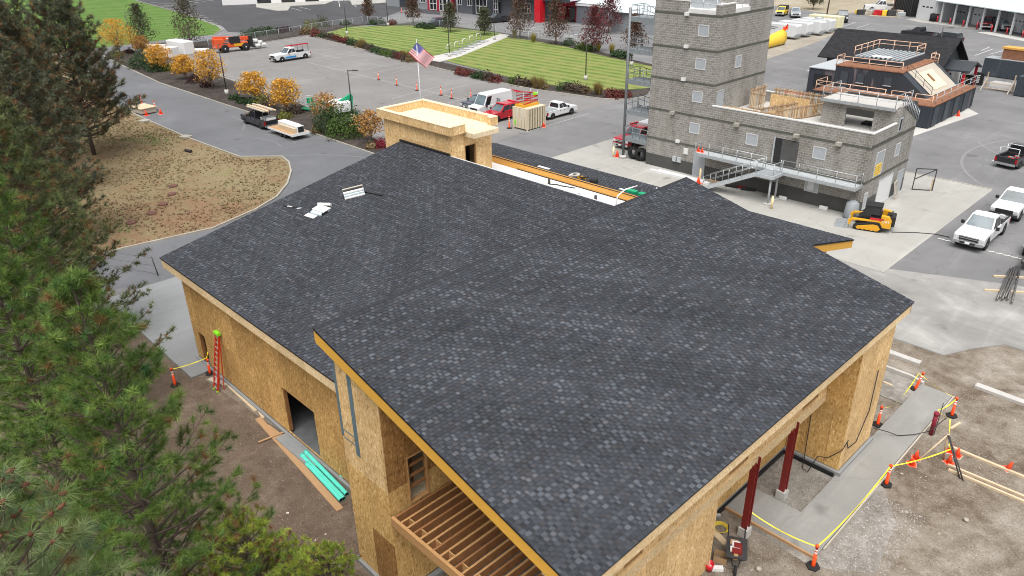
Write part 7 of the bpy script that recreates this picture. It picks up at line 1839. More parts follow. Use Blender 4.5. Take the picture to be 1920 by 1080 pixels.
for p, lb in (((-101.35,32.99), 'concrete kerb inlet beside the crate'), ((-89.55,33.36), 'concrete kerb inlet on the dry bank')): tag(MB().box(-0.6, 0.6, -0.5, 0.5, -0.1, 0.2).build('kerb_inlet', 'kerb_concrete', None, (*p, 0), rotz=0.3), lb, 'kerb inlet')
tag(MB().tube([(-0.5, 0, 0.15), (0.5, 0.2, 0.2)], 0.16, 10).build('culvert_pipe', 'foam_black', None, (*(-83.17,30.81), 0)), 'black culvert pipe end on the dry bank', 'pipe')
# rubble in the far yard
for k in range(14):
    p = (-79.17,194.88); q = (-69.69,195.61); t_ = k / 13
    mt_, cw_ = [('yellow_paint', 'yellow'), ('rust_deck', 'rust brown'), ('red_paint', 'red'), ('galvanised', 'silver'), ('lumber_grey', 'pale timber'), ('steel_dark', 'dark steel')][(k * 5 + k // 3) % 6]
    tag(MB().box(-0.9, 0.9, -0.5, 0.5, 0, random.uniform(0.6, 1.5)).build('stored_item', mt_, None, (p[0] + (q[0] - p[0]) * t_, p[1] + (q[1] - p[1]) * t_ + random.uniform(-1.5, 1.5), 0), rotz=k, bevel=0.1), cw_ + ' equipment piece stored beside the white flatbed truck', 'equipment', 'stored equipment in the far yard')
for p in ((-61.09,191.24), (-61.29,193.46)): tag(MB().lathe([(0.5, 0), (0.9, 0.1), (0.9, 1.6), (0.5, 1.7)], (0, 0, 0), 14).build('tyre_stack', 'rubber', None, (*p, 0)), 'stack of black tyres by the garage door', 'tyres', 'tyre stacks')

# ---------------------------------------------------------------- vegetation
def unit(a): return a / np.maximum(1e-6, np.linalg.norm(a, axis=-1, keepdims=True))
def needles_mesh(name, P, D, L, n, w, base, r_, parent, spread=0.85, brown=0.05, bright=None):
    """needle tufts: P positions, D growth directions, L needle length per tuft"""
    T = len(P)
    rd = unit(r_.normal(size=(T, n, 3)))
    d = unit(D[:, None] * (1.25 - spread) + rd * spread + np.array([0, 0, 0.12]))
    ln = L[:, None, None] * r_.uniform(0.7, 1.1, (T, n, 1))
    off = D[:, None] * r_.uniform(-0.35, 0.35, (T, n, 1)) * L[:, None, None]
    a = P[:, None] + off
    tip = a + d * ln
    sd_ = unit(np.cross(d, unit(r_.normal(size=(T, n, 3))))) * w * 0.5
    V = np.stack([a - sd_, a + sd_, tip], 2).reshape(-1, 3)
    F = np.arange(len(V)).reshape(-1, 3)
    base = np.array(base)
    tone = r_.uniform(0.62, 1.35, (T, 1)); hue = r_.normal(0, 0.12, (T, 1))
    c = base[None] * tone * np.concatenate([1 + hue, 1 + hue * 0.2, 1 - hue], 1)
    br = r_.random(T) < brown
    c[br] = np.array([0.20, 0.105, 0.045]) * r_.uniform(0.6, 1.2, (br.sum(), 1))
    if bright is not None:
        up = r_.random(T) < 0.3
        c[up & ~br] = np.array(bright) * r_.uniform(0.8, 1.2, ((up & ~br).sum(), 1))
    col = np.repeat(c, n, 0) * r_.uniform(0.75, 1.25, (T * n, 1))
    return np_mesh(name, V, F, 'needles', col, parent)
def pine(base, H, Rm, label, seed, whorls=26, per=6, tw=9, n=30, w=0.012, L=0.20, low=0.15, col=(0.062, 0.098, 0.036), bright=(0.105, 0.165, 0.055), brown=0.06, buds=0, power=0.8, top_extra=1.0):
    r_ = np.random.default_rng(seed)
    t = thing('pine_tree', label, 'pine tree', base, 0, 'pines beside the building site')
    bend = r_.normal(0, 0.12, 2)
    def ax(z): f = z / H; return np.array([bend[0] * math.sin(f * 3), bend[1] * math.sin(f * 2.5), z])
    MB().tube([ax(H * k / 10) for k in range(11)], [max(0.02, H * 0.014 * (1 - k / 10.3)) for k in range(11)], 8).build('trunk', 'bark', t)
    limb = MB(); P = []; D = []
    for i in range(whorls):
        f = low + (0.985 - low) * (i / (whorls - 1)) ** 0.9
        z = H * f
        Lb = Rm * (max(0.0, 1 - f) / (1 - low)) ** power * 1.0 + 0.12 * top_extra
        for k in range(per):
            az = 2 * math.pi * (k + r_.uniform(-0.3, 0.3)) / per + i * 1.1
            lb = Lb * r_.uniform(0.62, 1.18)
            o = ax(z + r_.uniform(-0.15, 0.15))
            out = np.array([math.cos(az), math.sin(az), 0])
            rise = r_.uniform(-0.12, 0.28) + 0.5 * f
            pts = [o + out * lb * s + np.array([0, 0, lb * (rise * s + 0.30 * s * s)]) for s in (0, 0.35, 0.7, 1.0)]
            limb.tube(pts, [0.012 + 0.014 * lb, 0.010 + 0.008 * lb, 0.010, 0.006], 5, cap=False)
            sd_ = np.array([-out[1], out[0], 0])
            nt_ = max(2, int(tw * (0.35 + 0.65 * lb / Rm)))
            for q in range(nt_):
                s = 0.36 + 0.64 * ((q + r_.uniform(0, 1)) / nt_) ** 0.7
                j = min(2, int(s / 0.35)); u = (s - 0.35 * j) / (0.35 if j < 2 else 0.3)
                p = pts[j] * (1 - u) + pts[j + 1] * u if j < 3 else pts[3]
                tl_ = r_.uniform(0.12, 0.34) * lb * (1.15 - s) + 0.10
                side = sd_ * r_.choice([-1, 1]) * r_.uniform(0.5, 1) + out * r_.uniform(0.3, 0.9) + np.array([0, 0, r_.uniform(0.1, 0.8)])
                e = p + side / np.linalg.norm(side) * tl_
                if tl_ > 0.2: limb.tube([p, e], [0.008, 0.005], 4, cap=False)
                P.append(e); D.append(side / np.linalg.norm(side))
                if tl_ > 0.3: P.append(p * 0.4 + e * 0.6); D.append(side / np.linalg.norm(side))
            P.append(pts[3]); D.append(out * 0.6 + np.array([0, 0, 0.8]))
    P.append(ax(H)); D.append(np.array([0, 0, 1.0]))
    limb.build('limbs', 'bark', t)
    P = np.array(P); D = unit(np.array(D))
    needles_mesh('crown', P, D, L * r_.uniform(0.8, 1.2, len(P)), n, w, col, r_, t, brown=brown, bright=bright)
    if buds:
        zi = np.argsort(-P[:, 2])[:buds]
        bm_ = MB()
        for i in zi: bm_.tube([P[i], P[i] + D[i] * 0.05, P[i] + D[i] * 0.1], [0.03, 0.035, 0.008], 6, cap=False)
        bm_.build('buds', 'cone_brown', t)['kind'] = 'stuff'
    return t
GN = dict(col=(0.086, 0.150, 0.031), bright=(0.152, 0.228, 0.050))
pine((-17.1, 3.2), 16.1, 3.5, 'tall green pine with bare trunk gaps beside the long strand board wall', 21, 27, 7, 12, 60, 0.012, 0.24, 0.12, **GN)
pine((-8.6, 0.35), 17.6, 2.3, 'pine with long bright needles and red brown buds', 22, 20, 6, 7, 90, 0.0075, 0.22, 0.5, buds=60, brown=0.02, col=(0.135, 0.185, 0.075), bright=(0.215, 0.275, 0.12), power=0.8)
pine((-12.6, 0.2), 15.9, 3.0, 'green pine standing between the budded pine and the tall pine', 23, 22, 6, 10, 64, 0.010, 0.23, 0.3, **GN)
pine((-22.5, 2.6), 15.6, 3.2, 'dense green pine behind the tall pine with trunk gaps', 24, 25, 7, 11, 48, 0.015, 0.25, 0.15, **GN)
pine((-30.5, 4.4), 15.3, 3.3, 'mid green pine with upright tips beside the new concrete pad', 25, 26, 7, 11, 38, 0.018, 0.26, 0.1, **GN)
pine((-38.0, 6.6), 15.4, 3.9, 'dark green pine with tan dead needles near the dry bank', 26, 28, 8, 11, 32, 0.024, 0.28, 0.1, brown=0.12, col=(0.092, 0.122, 0.042), bright=(0.145, 0.182, 0.064))
pine((-47.0, 8.4), 14.6, 4.4, 'broad pine spreading over the dry bank edge', 27, 26, 8, 11, 28, 0.028, 0.30, 0.08, brown=0.14, col=(0.088, 0.108, 0.044), bright=(0.135, 0.152, 0.062))
DK = dict(col=(0.088, 0.100, 0.058), bright=(0.125, 0.130, 0.078))
pine((-90.0, 23.3), 17.2, 6.4, 'far olive pine with brownish cones beside the drive', 28, 32, 8, 15, 20, 0.05, 0.46, 0.12, brown=0.16, **DK)
pine((-80.0, 16.0), 17.0, 5.0, 'tall olive brown pine beyond the dry bank pines', 29, 32, 8, 14, 20, 0.05, 0.44, 0.1, brown=0.18, **DK)
pine((-66.0, 12.6), 15.8, 5.0, 'olive pine with rusty needle patches over the dry bank', 30, 30, 8, 13, 20, 0.04, 0.36, 0.1, brown=0.16, **DK)
pine((-110.0, 23.0), 20.0, 5.0, 'farthest tall olive pine behind the drive pines', 33, 28, 7, 12, 13, 0.06, 0.45, 0.1, brown=0.16, **DK)
YG = dict(col=(0.20, 0.265, 0.036), bright=(0.30, 0.36, 0.05))
pine((-15.7, 5.1), 8.6, 2.1, 'bushy yellow green pine with orange inner needles below the tall pine', 31, 18, 8, 11, 44, 0.014, 0.14, 0.3, brown=0.14, power=0.45, **YG)
pine((-19.3, 8.9), 2.6, 1.1, 'small yellow green young pine at the tall bay foot', 32, 10, 7, 8, 40, 0.014, 0.13, 0.1, brown=0.1, power=0.5, **YG)
pine((-20.6, 8.4), 2.1, 0.9, 'thin yellow green sapling between the young pines', 34, 9, 6, 7, 40, 0.014, 0.13, 0.1, brown=0.05, power=0.5, **YG)

def leaf_cloud(P, D, size, r_, c0, c1, name, parent, asp=0.7):
    N = len(P)
    a = unit(np.cross(D, r_.normal(size=(N, 3)))); b = np.cross(D, a)
    s = size * r_.uniform(0.6, 1.3, (N, 1))
    V = np.stack([P - a * s * asp, P + b * s * 0.9, P + a * s * asp, P - b * s * 0.9], 1).reshape(-1, 3)
    F = np.arange(N * 4).reshape(-1, 4)
    k = r_.random((N, 1)); c = np.array(c0) * k + np.array(c1) * (1 - k)
    return np_mesh(name, V, F, 'leaves', c * r_.uniform(0.7, 1.3, (N, 1)), parent)
def broadleaf(base, H, Rm, label, seed, c0, c1, n=1500, size=0.16, trunk=0.22, cone=False, group='trees', cat='tree', name='broadleaf_tree', stems=3, up=0.5):
    r_ = np.random.default_rng(seed)
    t = thing(name, label, cat, base, r_.uniform(0, 6), group)
    z0 = H * trunk
    tr_ = MB(); lim = MB()
    tr_.tube([(0, 0, 0), (0.02, 0.02, z0 * 0.8), (0, 0, H * 0.5)], [0.02 * H, 0.016 * H, 0.008 * H], 7)
    P = []
    nb = 34 if cone else 26
    cl = []
    for i in range(nb):
        az = i * 2.4 + r_.uniform(-0.3, 0.3)
        if cone:
            f = (i + 0.5) / nb; rr_ = Rm * (1.05 - f) ** 0.8 * (0.55 + 0.45 * r_.random()); z = z0 + (H - z0) * f
            if f < 0.12: rr_ *= 0.75
        else:
            ph_ = math.acos(1 - 1.7 * (i + 0.5) / nb); rr_ = Rm * math.sin(ph_) * r_.uniform(0.65, 1.05); z = z0 + (H - z0) * (0.5 + 0.5 * math.cos(ph_)) * r_.uniform(0.85, 1.05)
        c = np.array([math.cos(az) * rr_, math.sin(az) * rr_, z])
        cl.append(c)
        lim.tube([(0, 0, z0 * r_.uniform(0.6, 1.0) if not cone else max(z0 * 0.8, z - rr_ * up)), tuple(c * np.array([0.5, 0.5, 0.85])), tuple(c)], [0.007 * H, 0.004 * H, 0.002 * H], 4, cap=False)
    tr_.build('trunk', 'bark_grey', t); lim.build('limbs', 'bark_grey', t)
    cl = np.array(cl)
    idx = r_.integers(0, nb, n)
    sg = Rm * (0.21 if not cone else 0.2)
    P = cl[idx] + r_.normal(0, sg, (n, 3)) * np.array([1, 1, 0.75])
    core = r_.random(n) < 0.22
    P[core] = P[core] * np.array([0.5, 0.5, 1.0]) * 1.0
    P[:, 2] = np.maximum(P[:, 2], z0 * 0.75)
    P[:, 2] = np.where(P[:, 2] > H * 1.02, H * 1.02 - r_.random(n) * H * 0.1, P[:, 2])
    D = unit(r_.normal(size=(n, 3)) + np.array([0, 0, 0.5]))
    leaf_cloud(P, D, size, r_, c0, c1, 'crown', t)
    return t
YE = ((0.62, 0.36, 0.055), (0.47, 0.23, 0.03)); YP = ((0.42, 0.24, 0.075), (0.30, 0.15, 0.05))
for k, (p, H, r1, lb, cc_) in enumerate((((-159.22,50.33), 6.8, 3.9, 'broad yellow tree at the tip of the mulch bed', YE), ((-155.76,53.24), 3.6, 1.8, 'small pale yellow tree behind the dark evergreen clump', YP), ((-135.32,48.67), 4.7, 2.5, 'yellow tree between evergreen clump and drive', YE), ((-125.02,48.50), 3.9, 2.1, 'small yellow tree beside the maroon shrub', YE),
        ((-114.34,48.04), 6.0, 3.1, 'tall golden tree beside the lamp in the mulch bed', YE), ((-101.22,48.14), 4.2, 2.4, 'round golden tree beside low green shrubs', YE), ((-91.71,47.77), 4.6, 2.6, 'round golden tree above the black pickup', YE), ((-82.83,48.23), 3.9, 2.0, 'orange tinged yellow tree before the green lift', YP), ((-71.62,47.20), 3.8, 2.0, 'sparse pale yellow tree beside the stair head', YP))):
    broadleaf(p, H * 0.95, r1 * 0.74, lb, 50 + k, *cc_, n=2400 if k not in (7, 8) else 1100, size=0.13, group='autumn yellow trees')
BRN = ((0.10, 0.085, 0.050), (0.075, 0.078, 0.045)); RED = ((0.145, 0.030, 0.034), (0.095, 0.024, 0.028)); RBR = ((0.135, 0.065, 0.045), (0.09, 0.07, 0.045)); GRB = ((0.085, 0.085, 0.045), (0.06, 0.07, 0.038))
for k, (p, H, r1, lb, cc_) in enumerate((((-165.94,57.27), 8.2, 2.7, 'conical grey green tree behind the broad yellow tree', GRB), ((-155.33,62.63), 10.5, 3.3, 'tall brownish tree beside the telehandler', BRN), ((-165.43,111.66), 6.6, 1.7, 'small dark russet tree at the far lot edge', RBR), ((-151.60,114.92), 7.2, 2.2, 'russet tree before the red office bay', RBR),
        ((-133.38,111.15), 6.0, 2.0, 'olive leaved tree above the parked dark car', GRB), ((-123.98,112.55), 5.6, 1.9, 'olive leaved tree beside the parked dark pickup', GRB), ((-114.81,114.14), 8.6, 3.0, 'tall russet tree before the long office windows', RBR), ((-103.41,112.63), 9.0, 2.9, 'tall russet tree before the red office pier', RBR),
        ((-92.10,110.61), 8.0, 2.9, 'bright crimson tree behind the striped lawn', RED), ((-105.58,131.53), 8.2, 3.2, 'dark crimson tree before the grey hall', RED), ((-86.45,115.34), 6.6, 2.2, 'rust brown tree behind the tower stairs', RBR), ((-106.02,144.08), 5.0, 2.0, 'small crimson tree behind the tower stair top', RED), ((-91.86,196.53), 5.5, 2.4, 'round green tree in the dry field', GRB))):
    broadleaf(p, H, r1, lb, 80 + k, *cc_, n=2000, size=0.17, cone=k not in (12,), trunk=0.2, group='autumn trees round the office')
def shrub(p, r1, h, label, seed, c0, c1, group, n=420, size=0.09, name='shrub', zb=0.05):
    r_ = np.random.default_rng(seed)
    t = thing(name, label, 'shrub', (p[0], p[1], zb), r_.uniform(0, 6), group)
    d = unit(r_.normal(size=(n, 3))); d[:, 2] = np.abs(d[:, 2])
    lump = 1 + 0.22 * np.sin(d[:, :1] * 5 + seed) * np.cos(d[:, 1:2] * 4 + seed * 0.7)
    P = d * lump * r_.uniform(0.55, 1.05, (n, 1)) * np.array([r1, r1, h])
    leaf_cloud(P, unit(d + r_.normal(0, 0.5, (n, 3))), size, r_, c0, c1, 'foliage', t)
    st_ = MB()
    for k in range(4): st_.tube([(0, 0, 0), (r1 * 0.5 * math.cos(k * 1.6), r1 * 0.5 * math.sin(k * 1.6), h * 0.7)], 0.02, 4, cap=False)
    st_.build('stems', 'bark', t)
    return t
def grass_clump(p, h, label, seed, c0, c1, group, n=160, zb=0.05):
    r_ = np.random.default_rng(seed)
    t = thing('ornamental_grass', label, 'grass clump', (p[0], p[1], zb), 0, group)
    az = r_.uniform(0, 6.283, n); sp_ = r_.uniform(0.05, 0.5, n) * h
    a = np.stack([np.cos(az) * 0.12, np.sin(az) * 0.12, np.zeros(n)], 1); tip = np.stack([np.cos(az) * sp_, np.sin(az) * sp_, h * r_.uniform(0.65, 1.05, n)], 1)
    sd_ = np.stack([-np.sin(az), np.cos(az), np.zeros(n)], 1) * 0.045
    V = np.stack([a - sd_, a + sd_, tip], 1).reshape(-1, 3)
    k = r_.random((n, 1)); c = np.array(c0) * k + np.array(c1) * (1 - k)
    np_mesh('blades', V, np.arange(n * 3).reshape(-1, 3), 'leaves', c, t)
    return t
DG = ((0.022, 0.045, 0.018), (0.035, 0.07, 0.02)); BG = ((0.07, 0.115, 0.02), (0.045, 0.085, 0.018)); MR = ((0.05, 0.016, 0.018), (0.03, 0.012, 0.014)); RD = ((0.15, 0.035, 0.03), (0.10, 0.03, 0.025)); TN = ((0.20, 0.14, 0.065), (0.12, 0.09, 0.05)); BRS = ((0.085, 0.06, 0.042), (0.06, 0.045, 0.035)); YGS = ((0.17, 0.17, 0.035), (0.11, 0.125, 0.03))
# evergreen clumps in the mulch bed
shrub((-141.55,48.54), 3.2, 3.0, 'dark evergreen shrub beside the broad yellow tree', 1, *DG, 'evergreen shrubs', 1500, 0.16)
shrub((-136.26,48.50), 2.2, 1.9, 'dark evergreen shrub under the yellow tree by the drive', 2, *DG, 'evergreen shrubs', 900, 0.15)
shrub((-78.96,46.56), 2.4, 3.4, 'dark evergreen shrub behind the bright evergreen', 3, *DG, 'evergreen shrubs', 1700, 0.13)
shrub((-76.77,48.87), 1.7, 2.6, 'dark evergreen shrub on the stair head side of the bright evergreen', 5, *DG, 'evergreen shrubs', 900, 0.13)
shrub((-75.74,46.55), 2.5, 3.5, 'bright green evergreen shrub in the clump by the drive kerb', 4, *BG, 'evergreen shrubs', 1900, 0.12)
items = [('shrub', 317, 133, 1.3, 1.3, YGS, 'yellow green shrub beside the drive kerb'), ('shrub', 366, 155, 1.6, 1.4, MR, 'maroon shrub beside the small yellow tree'), ('shrub', 388, 163, 1.1, 0.9, MR, 'low maroon shrub under the tall golden tree'), ('shrub', 440, 187, 0.9, 0.8, DG, 'low green shrub beside the lamp foot'), ('shrub', 455, 193, 0.9, 0.8, DG, 'low green shrub second from the lamp foot'), ('shrub', 470, 196, 0.9, 0.8, DG, 'low green shrub third from the lamp foot'),
    ('shrub', 488, 195, 1.3, 1.2, YGS, 'olive shrub beside the round golden tree'), ('shrub', 502, 205, 1.5, 1.3, BRS, 'brown leaved shrub above the black pickup'), ('shrub', 533, 222, 1.2, 0.9, YGS, 'yellow green shrub beside the trailer kerb'), ('shrub', 556, 213, 1.0, 1.3, BRS, 'brown shrub under the round golden tree'), ('shrub', 219, 106, 1.0, 0.9, YGS, 'olive shrub at the bed tip'), ('shrub', 243, 100, 1.0, 0.9, MR, 'maroon shrub beside the lamp at the bed tip'), ('shrub', 696, 278, 0.7, 0.7, TN, 'tan shrub beside the sparse yellow tree'), ('shrub', 594, 250, 0.7, 0.9, TN, 'straw coloured clump beside the evergreen'),
    ('shrub', 306, 92, 1.2, 1.1, BRS, 'grey brown shrub behind the white wrapped crates'), ('shrub', 325, 88, 1.2, 1.2, MR, 'maroon shrub behind the white wrapped crates'), ('shrub', 340, 86, 1.2, 1.2, MR, 'maroon shrub beside the large white crate'),
    ('shrub', 470, 69, 2.2, 1.6, DG, 'dark hedge shrub behind the fence, telehandler side'), ('shrub', 488, 66, 2.4, 1.8, DG, 'dark hedge shrub behind the middle of the fence'), ('shrub', 508, 63, 2.0, 1.7, DG, 'dark hedge shrub ending the hedge behind the fence'), ('shrub', 526, 62, 1.2, 1.1, MR, 'dark round shrub beside the hedge end'), ('shrub', 537, 60, 1.3, 1.2, MR, 'dark round shrub second from the hedge end'), ('shrub', 583, 57, 2.2, 2.6, YGS, 'tall yellow green shrub at the car park corner'), ('shrub', 605, 50, 2.0, 2.6, GRB, 'tall olive shrub at the far lot edge'), ('shrub', 593, 68, 1.5, 1.6, RD, 'rust red shrub at the lawn corner'), ('shrub', 572, 64, 1.4, 1.5, TN, 'tan shrub at the car park corner'),
    ('shrub', 648, 47, 1.4, 1.0, DG, 'dark shrub behind the lawn lamp'), ('shrub', 700, 46, 1.5, 1.1, DG, 'dark shrub at the lawn top'), ('shrub', 712, 45, 1.5, 1.2, DG, 'dark shrub beside the lawn top lamp'), ('shrub', 736, 47, 1.2, 1.2, RD, 'red shrub beside the lawn top lamp'), ('shrub', 790, 52, 1.6, 1.2, DG, 'dark shrub beside the parked dark car'), ('shrub', 806, 54, 1.5, 1.2, DG, 'dark shrub before the parked dark car'), ('shrub', 1067, 85, 1.5, 1.2, DG, 'dark shrub along the striped lawn fence'), ('shrub', 1092, 92, 1.5, 1.4, BG, 'green shrub left of the crimson tree foot'), ('shrub', 1106, 95, 1.4, 1.3, BG, 'green shrub at the crimson tree foot'), ('shrub', 1158, 106, 1.4, 1.2, DG, 'dark shrub beside the yellow grass behind the lawn'), ('shrub', 1170, 109, 1.4, 1.2, DG, 'dark shrub behind the tower stairs')]
_ps = [(-134.82,49.73),(-121.29,48.36),(-116.60,48.15),(-104.72,46.84),(-101.90,46.65),(-100.10,46.93),(-99.39,47.99),(-95.63,47.11),(-89.32,46.05),(-90.48,48.48),(-157.82,49.15),(-159.81,52.23),(-69.47,45.63),(-79.65,44.94),(-159.95,58.77),(-161.11,61.28),(-161.22,62.97),(-162.00,78.55),(-162.62,81.13),(-163.06,83.94),(-162.11,85.77),(-162.63,87.52),(-160.52,92.53),(-164.04,97.77),(-151.27,88.31),(-156.17,88.46),(-162.16,102.86),(-157.66,107.66),(-157.25,109.21),(-153.20,109.99),(-144.06,111.40),(-141.09,111.51),(-100.97,113.79),(-96.06,112.05),(-93.79,111.54),(-85.89,109.82),(-84.01,109.25)]
for k, (it, p) in enumerate(zip(items, _ps)):
    _, _, _, r1, h, cc_, lb = it
    shrub(p, r1, h, lb, 100 + k, *cc_, 'garden shrubs', 420, 0.13 if k < 14 else 0.18)
for k, p in enumerate([(-88.47,111.37),(-91.81,111.63),(-115.67,113.44),(-108.69,111.78),(-130.10,135.64),(-125.11,143.33)]):
    grass_clump(p, 2.0, 'tall yellow ornamental grass clump behind the striped lawn', 300 + k, (0.34, 0.28, 0.05), (0.22, 0.19, 0.05), 'yellow grasses behind the lawn', 200)
kinds_ = [('dark green round shrub in the lawn edge bed', DG), ('brown twiggy shrub in the lawn edge bed', BRS), ('small red shrub in the lawn edge bed', RD), ('tan shrub in the lawn edge bed', TN), ('green low shrub in the lawn edge bed', BG)]
row = [(-148.76,88.34),(-147.94,89.02),(-145.75,88.83),(-142.95,88.22),(-140.22,87.63),(-138.19,87.46),(-136.36,87.15),(-134.06,86.38),(-130.91,85.52),(-130.33,86.00),(-128.01,85.41),(-125.75,84.82),(-123.62,84.19),(-121.31,83.77),(-119.62,83.65),(-117.40,83.24),(-115.24,82.85),(-113.58,82.80),(-111.58,82.35),(-110.05,82.25),(-94.83,80.48),(-93.63,80.35),(-92.77,80.50),(-90.49,80.17),(-89.09,80.26),(-87.97,80.12),(-87.28,80.17),(-85.63,79.97),(-82.73,80.90),(-81.62,80.81),(-80.80,81.01),(-79.77,80.88),(-78.05,81.37),(-77.05,81.24),(-74.32,82.64),(-73.13,82.70),(-71.96,82.77),(-70.92,82.73),(-70.46,83.13),(-65.84,83.05),(-64.80,83.51),(-64.19,84.50)]
seq = [0, 1, 1, 2, 2, 2, 0, 0, 3, 3, 1, 1, 0, 0, 4, 4, 1, 2, 1, 3, 2, 2, 2, 0, 0, 1, 1, 2, 4, 1, 1, 1, 3, 3, 0, 1, 1, 1, 3, 2, 2, 2]
for k, (p, q) in enumerate(zip(row, seq)):
    lb, cc_ = kinds_[q]
    shrub(p, random.uniform(0.9, 1.35), random.uniform(0.9, 1.4), lb, 400 + k, *cc_, lb.replace(' in the', 's in the'), 320, 0.14)
for k, p in enumerate([(-129.94,85.48),(-128.97,85.44),(-112.76,82.77),(-111.21,82.66),(-106.84,82.91),(-105.38,82.80),(-78.26,80.68),(-77.03,80.76),(-68.42,83.05),(-67.87,83.08)]):
    grass_clump(p, 1.9, 'tan ornamental grass clump in the lawn edge bed', 500 + k, (0.30, 0.22, 0.06), (0.16, 0.12, 0.06), 'ornamental grasses in the lawn edge bed', 170)
shrub((-68.94,46.69), 1.0, 1.1, 'crimson rounded shrub beside the stair head', 990, (0.22, 0.012, 0.03), (0.13, 0.01, 0.02), 'garden shrubs', 500, 0.1)
# dry grass on the bank
def inpoly(x, y, poly):
    r_ = np.zeros(len(x), bool); n = len(poly)
    for i in range(n):
        x0, y0 = poly[i]; x1, y1 = poly[(i + 1) % n]
        c = ((y0 > y) != (y1 > y)) & (x < (x1 - x0) * (y - y0) / (y1 - y0 + 1e-9) + x0)
        r_ ^= c
    return r_
bank = [(-183.08,41.24),(-149.76,40.17),(-123.71,35.28),(-111.88,33.45),(-101.69,33.06),(-88.23,32.99),(-76.32,33.56),(-73.35,36.56),(-70.88,35.99),(-68.56,34.93),(-65.75,32.94),(-63.08,30.35),(-61.31,27.36),(-59.75,22.72),(-60.79,15.99),(-61.65,11.23)]
xs = rng.uniform(-130, -55, 60000); ys = rng.uniform(10, 45, 60000)
ok = inpoly(xs, ys, bank)
xs, ys = xs[ok][:11000], ys[ok][:11000]
def vnoise(x, y, s): return np.sin(x * s + 1.3 * np.sin(y * s * 0.7)) * np.cos(y * s * 1.1 + 0.9 * np.sin(x * s * 0.6))
dens = 0.5 + 0.5 * vnoise(xs, ys, 0.33) + 0.25 * vnoise(xs, ys, 1.1)
keep = rng.random(len(xs)) < np.clip(dens, 0.08, 1)
xs, ys = xs[keep], ys[keep]
N = len(xs); nb = 5
az = rng.uniform(0, 6.283, (N, nb)); h = rng.uniform(0.06, 0.18, (N, nb))
B = np.stack([xs[:, None] + 0.05 * np.cos(az), ys[:, None] + 0.05 * np.sin(az), np.full((N, nb), 0.03)], 2)
tip = B + np.stack([np.cos(az) * h * 0.8, np.sin(az) * h * 0.8, h], 2)
sd_ = np.stack([-np.sin(az), np.cos(az), np.zeros((N, nb))], 2) * 0.045
V = np.stack([B - sd_, B + sd_, tip], 2).reshape(-1, 3)
g1 = np.array([0.225, 0.17, 0.095]); g2 = np.array([0.18, 0.145, 0.075]); g3 = np.array([0.09, 0.14, 0.03]); g4 = np.array([0.21, 0.135, 0.08])
m1 = rng.random((N, 1))
c = g1 * m1 + g2 * (1 - m1)
patch = np.exp(-((xs + 91.0) ** 2 / 18 + (ys - 30.0) ** 2 / 3)) + np.exp(-((xs + 93.5) ** 2 / 6 + (ys - 27.3) ** 2 / 4)) + 0.8 * np.exp(-((xs + 66) ** 2 / 20 + (ys - 16.5) ** 2 / 2))
gm = rng.random(N) < patch * 1.2
c[gm] = g3 * rng.uniform(0.8, 1.4, (gm.sum(), 1))
rm = (vnoise(xs, ys, 0.18) < -0.3) & ~gm
c[rm] = g4 * rng.uniform(0.7, 1.2, (rm.sum(), 1))
o = np_mesh('dry_grass', V, np.arange(len(V)).reshape(-1, 3), 'leaves', np.repeat(c, nb, 0))
o['kind'] = 'stuff'; o['label'] = 'short dry grass tufts on the bank'; o['category'] = 'grass'
# gravel and clods scattered over the building site
def scatter(name, poly, n, smin, smax, cols, z, label):
    P_ = np.array(poly); x = rng.uniform(P_[:, 0].min(), P_[:, 0].max(), n * 4); y = rng.uniform(P_[:, 1].min(), P_[:, 1].max(), n * 4)
    k = inpoly(x, y, poly); x, y = x[k][:n], y[k][:n]; N = len(x)
    s = rng.uniform(smin, smax, (N, 1)) * rng.uniform(0.5, 1, (N, 1))
    o5 = np.array([(1, 0, 0), (0, 1, 0), (-1, 0, 0), (0, -1, 0), (0.1, 0.1, 0.75)])
    a = rng.uniform(0, 6.28, N); ca, sa = np.cos(a), np.sin(a)
    q = o5[None] * s[:, None] * rng.uniform(0.6, 1.3, (N, 5, 1))
    Vx = q[..., 0] * ca[:, None] - q[..., 1] * sa[:, None] + x[:, None]; Vy = q[..., 0] * sa[:, None] + q[..., 1] * ca[:, None] + y[:, None]
    V = np.stack([Vx, Vy, q[..., 2] + z], 2).reshape(-1, 3)
    F = (np.arange(N)[:, None, None] * 5 + np.array([(0, 1, 4), (1, 2, 4), (2, 3, 4), (3, 0, 4)])[None]).reshape(-1, 3)
    ci = rng.integers(0, len(cols), N); c = np.array(cols)[ci] * rng.uniform(0.7, 1.3, (N, 1))
    o = np_mesh(name, V, F, 'shingle', np.repeat(c, 4, 0)); o['kind'] = 'stuff'; o['label'] = label; o['category'] = 'gravel'
GV = [(0.20, 0.18, 0.15), (0.25, 0.23, 0.20), (0.14, 0.12, 0.10), (0.29, 0.27, 0.24)]
scatter('gravel', rect(-7.4, 4, 24, 40.5), 9000, 0.015, 0.045, GV, 0.0, 'loose gravel and clods on the bare dirt')
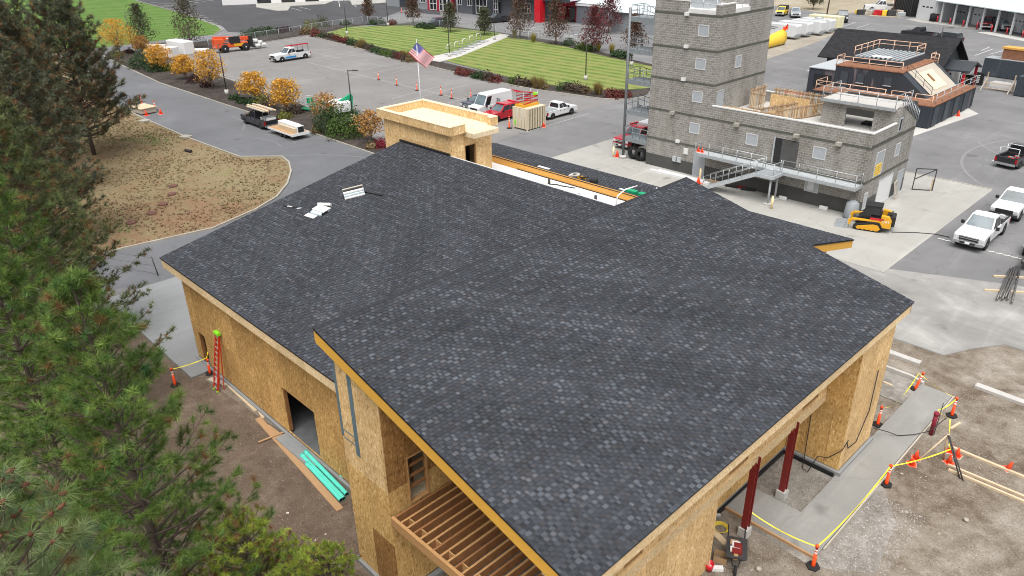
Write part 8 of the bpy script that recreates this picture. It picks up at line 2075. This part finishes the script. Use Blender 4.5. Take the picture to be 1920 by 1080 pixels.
scatter('gravel', rect(-10, -3, 17, 23.4), 5000, 0.015, 0.04, GV, 0.0, 'loose gravel before the front wall')
scatter('gravel', rect(-11.45, -9.12, 25.55, 28.6), 2600, 0.012, 0.035, GV, 0.012, 'grey gravel in the planting square')
scatter('gravel', rect(-7.35, -5.2, 23.4, 29), 3500, 0.012, 0.035, [(0.30, 0.29, 0.28), (0.42, 0.41, 0.40), (0.2, 0.19, 0.18)], 0.012, 'grey gravel beside the walk')
scatter('soil_clods', rect(-38, -20.5, 6, 12.6), 6000, 0.015, 0.05, [(0.10, 0.07, 0.05), (0.16, 0.12, 0.09), (0.22, 0.18, 0.14)], 0.006, 'brown clods and chips along the long wall')

# wheel ruts pressed into the dirt
def ruts(path, gauge, name, label):
    b = MB(); P = [Vector((*p, 0)) for p in path]
    for side in (-gauge / 2, gauge / 2):
        for i in range(len(P) - 1):
            d = (P[i + 1] - P[i]); L = d.length; d.normalize(); n = Vector((-d.y, d.x, 0))
            for k in range(int(L / 0.16)):
                c = P[i] + d * (k * 0.16) + n * (side + random.uniform(-0.015, 0.015))
                for s in (-1, 1): b.bar(c + n * (s * 0.02) + Vector((0, 0, 0.006)), c + n * (s * 0.2) + d * 0.09 + Vector((0, 0, 0.006)), 0.07, 0.028)
    o = b.build(name, 'dirt'); o['kind'] = 'stuff'; o['label'] = label; o['category'] = 'tyre ruts'
def curve(c, r, a0, a1, n=14): return [(c[0] + r * math.cos(R(a0 + (a1 - a0) * k / n)), c[1] + r * math.sin(R(a0 + (a1 - a0) * k / n))) for k in range(n + 1)]
ruts(curve((3.5, 22.0), 6.2, 80, 190), 1.5, 'tyre_ruts', 'curving tyre ruts pressed into the dirt')
ruts([(-3.6, 27.0), (-2.6, 29.5), (-1.0, 32.0), (1.5, 34.0), (5, 35.5)], 1.5, 'tyre_ruts', 'tyre ruts running past the loose boards')
ruts([(-6.5, 40.0), (-3.5, 42.5), (-2.0, 45.5)], 1.6, 'tyre_ruts', 'tyre ruts crossing the gap in the white kerb')
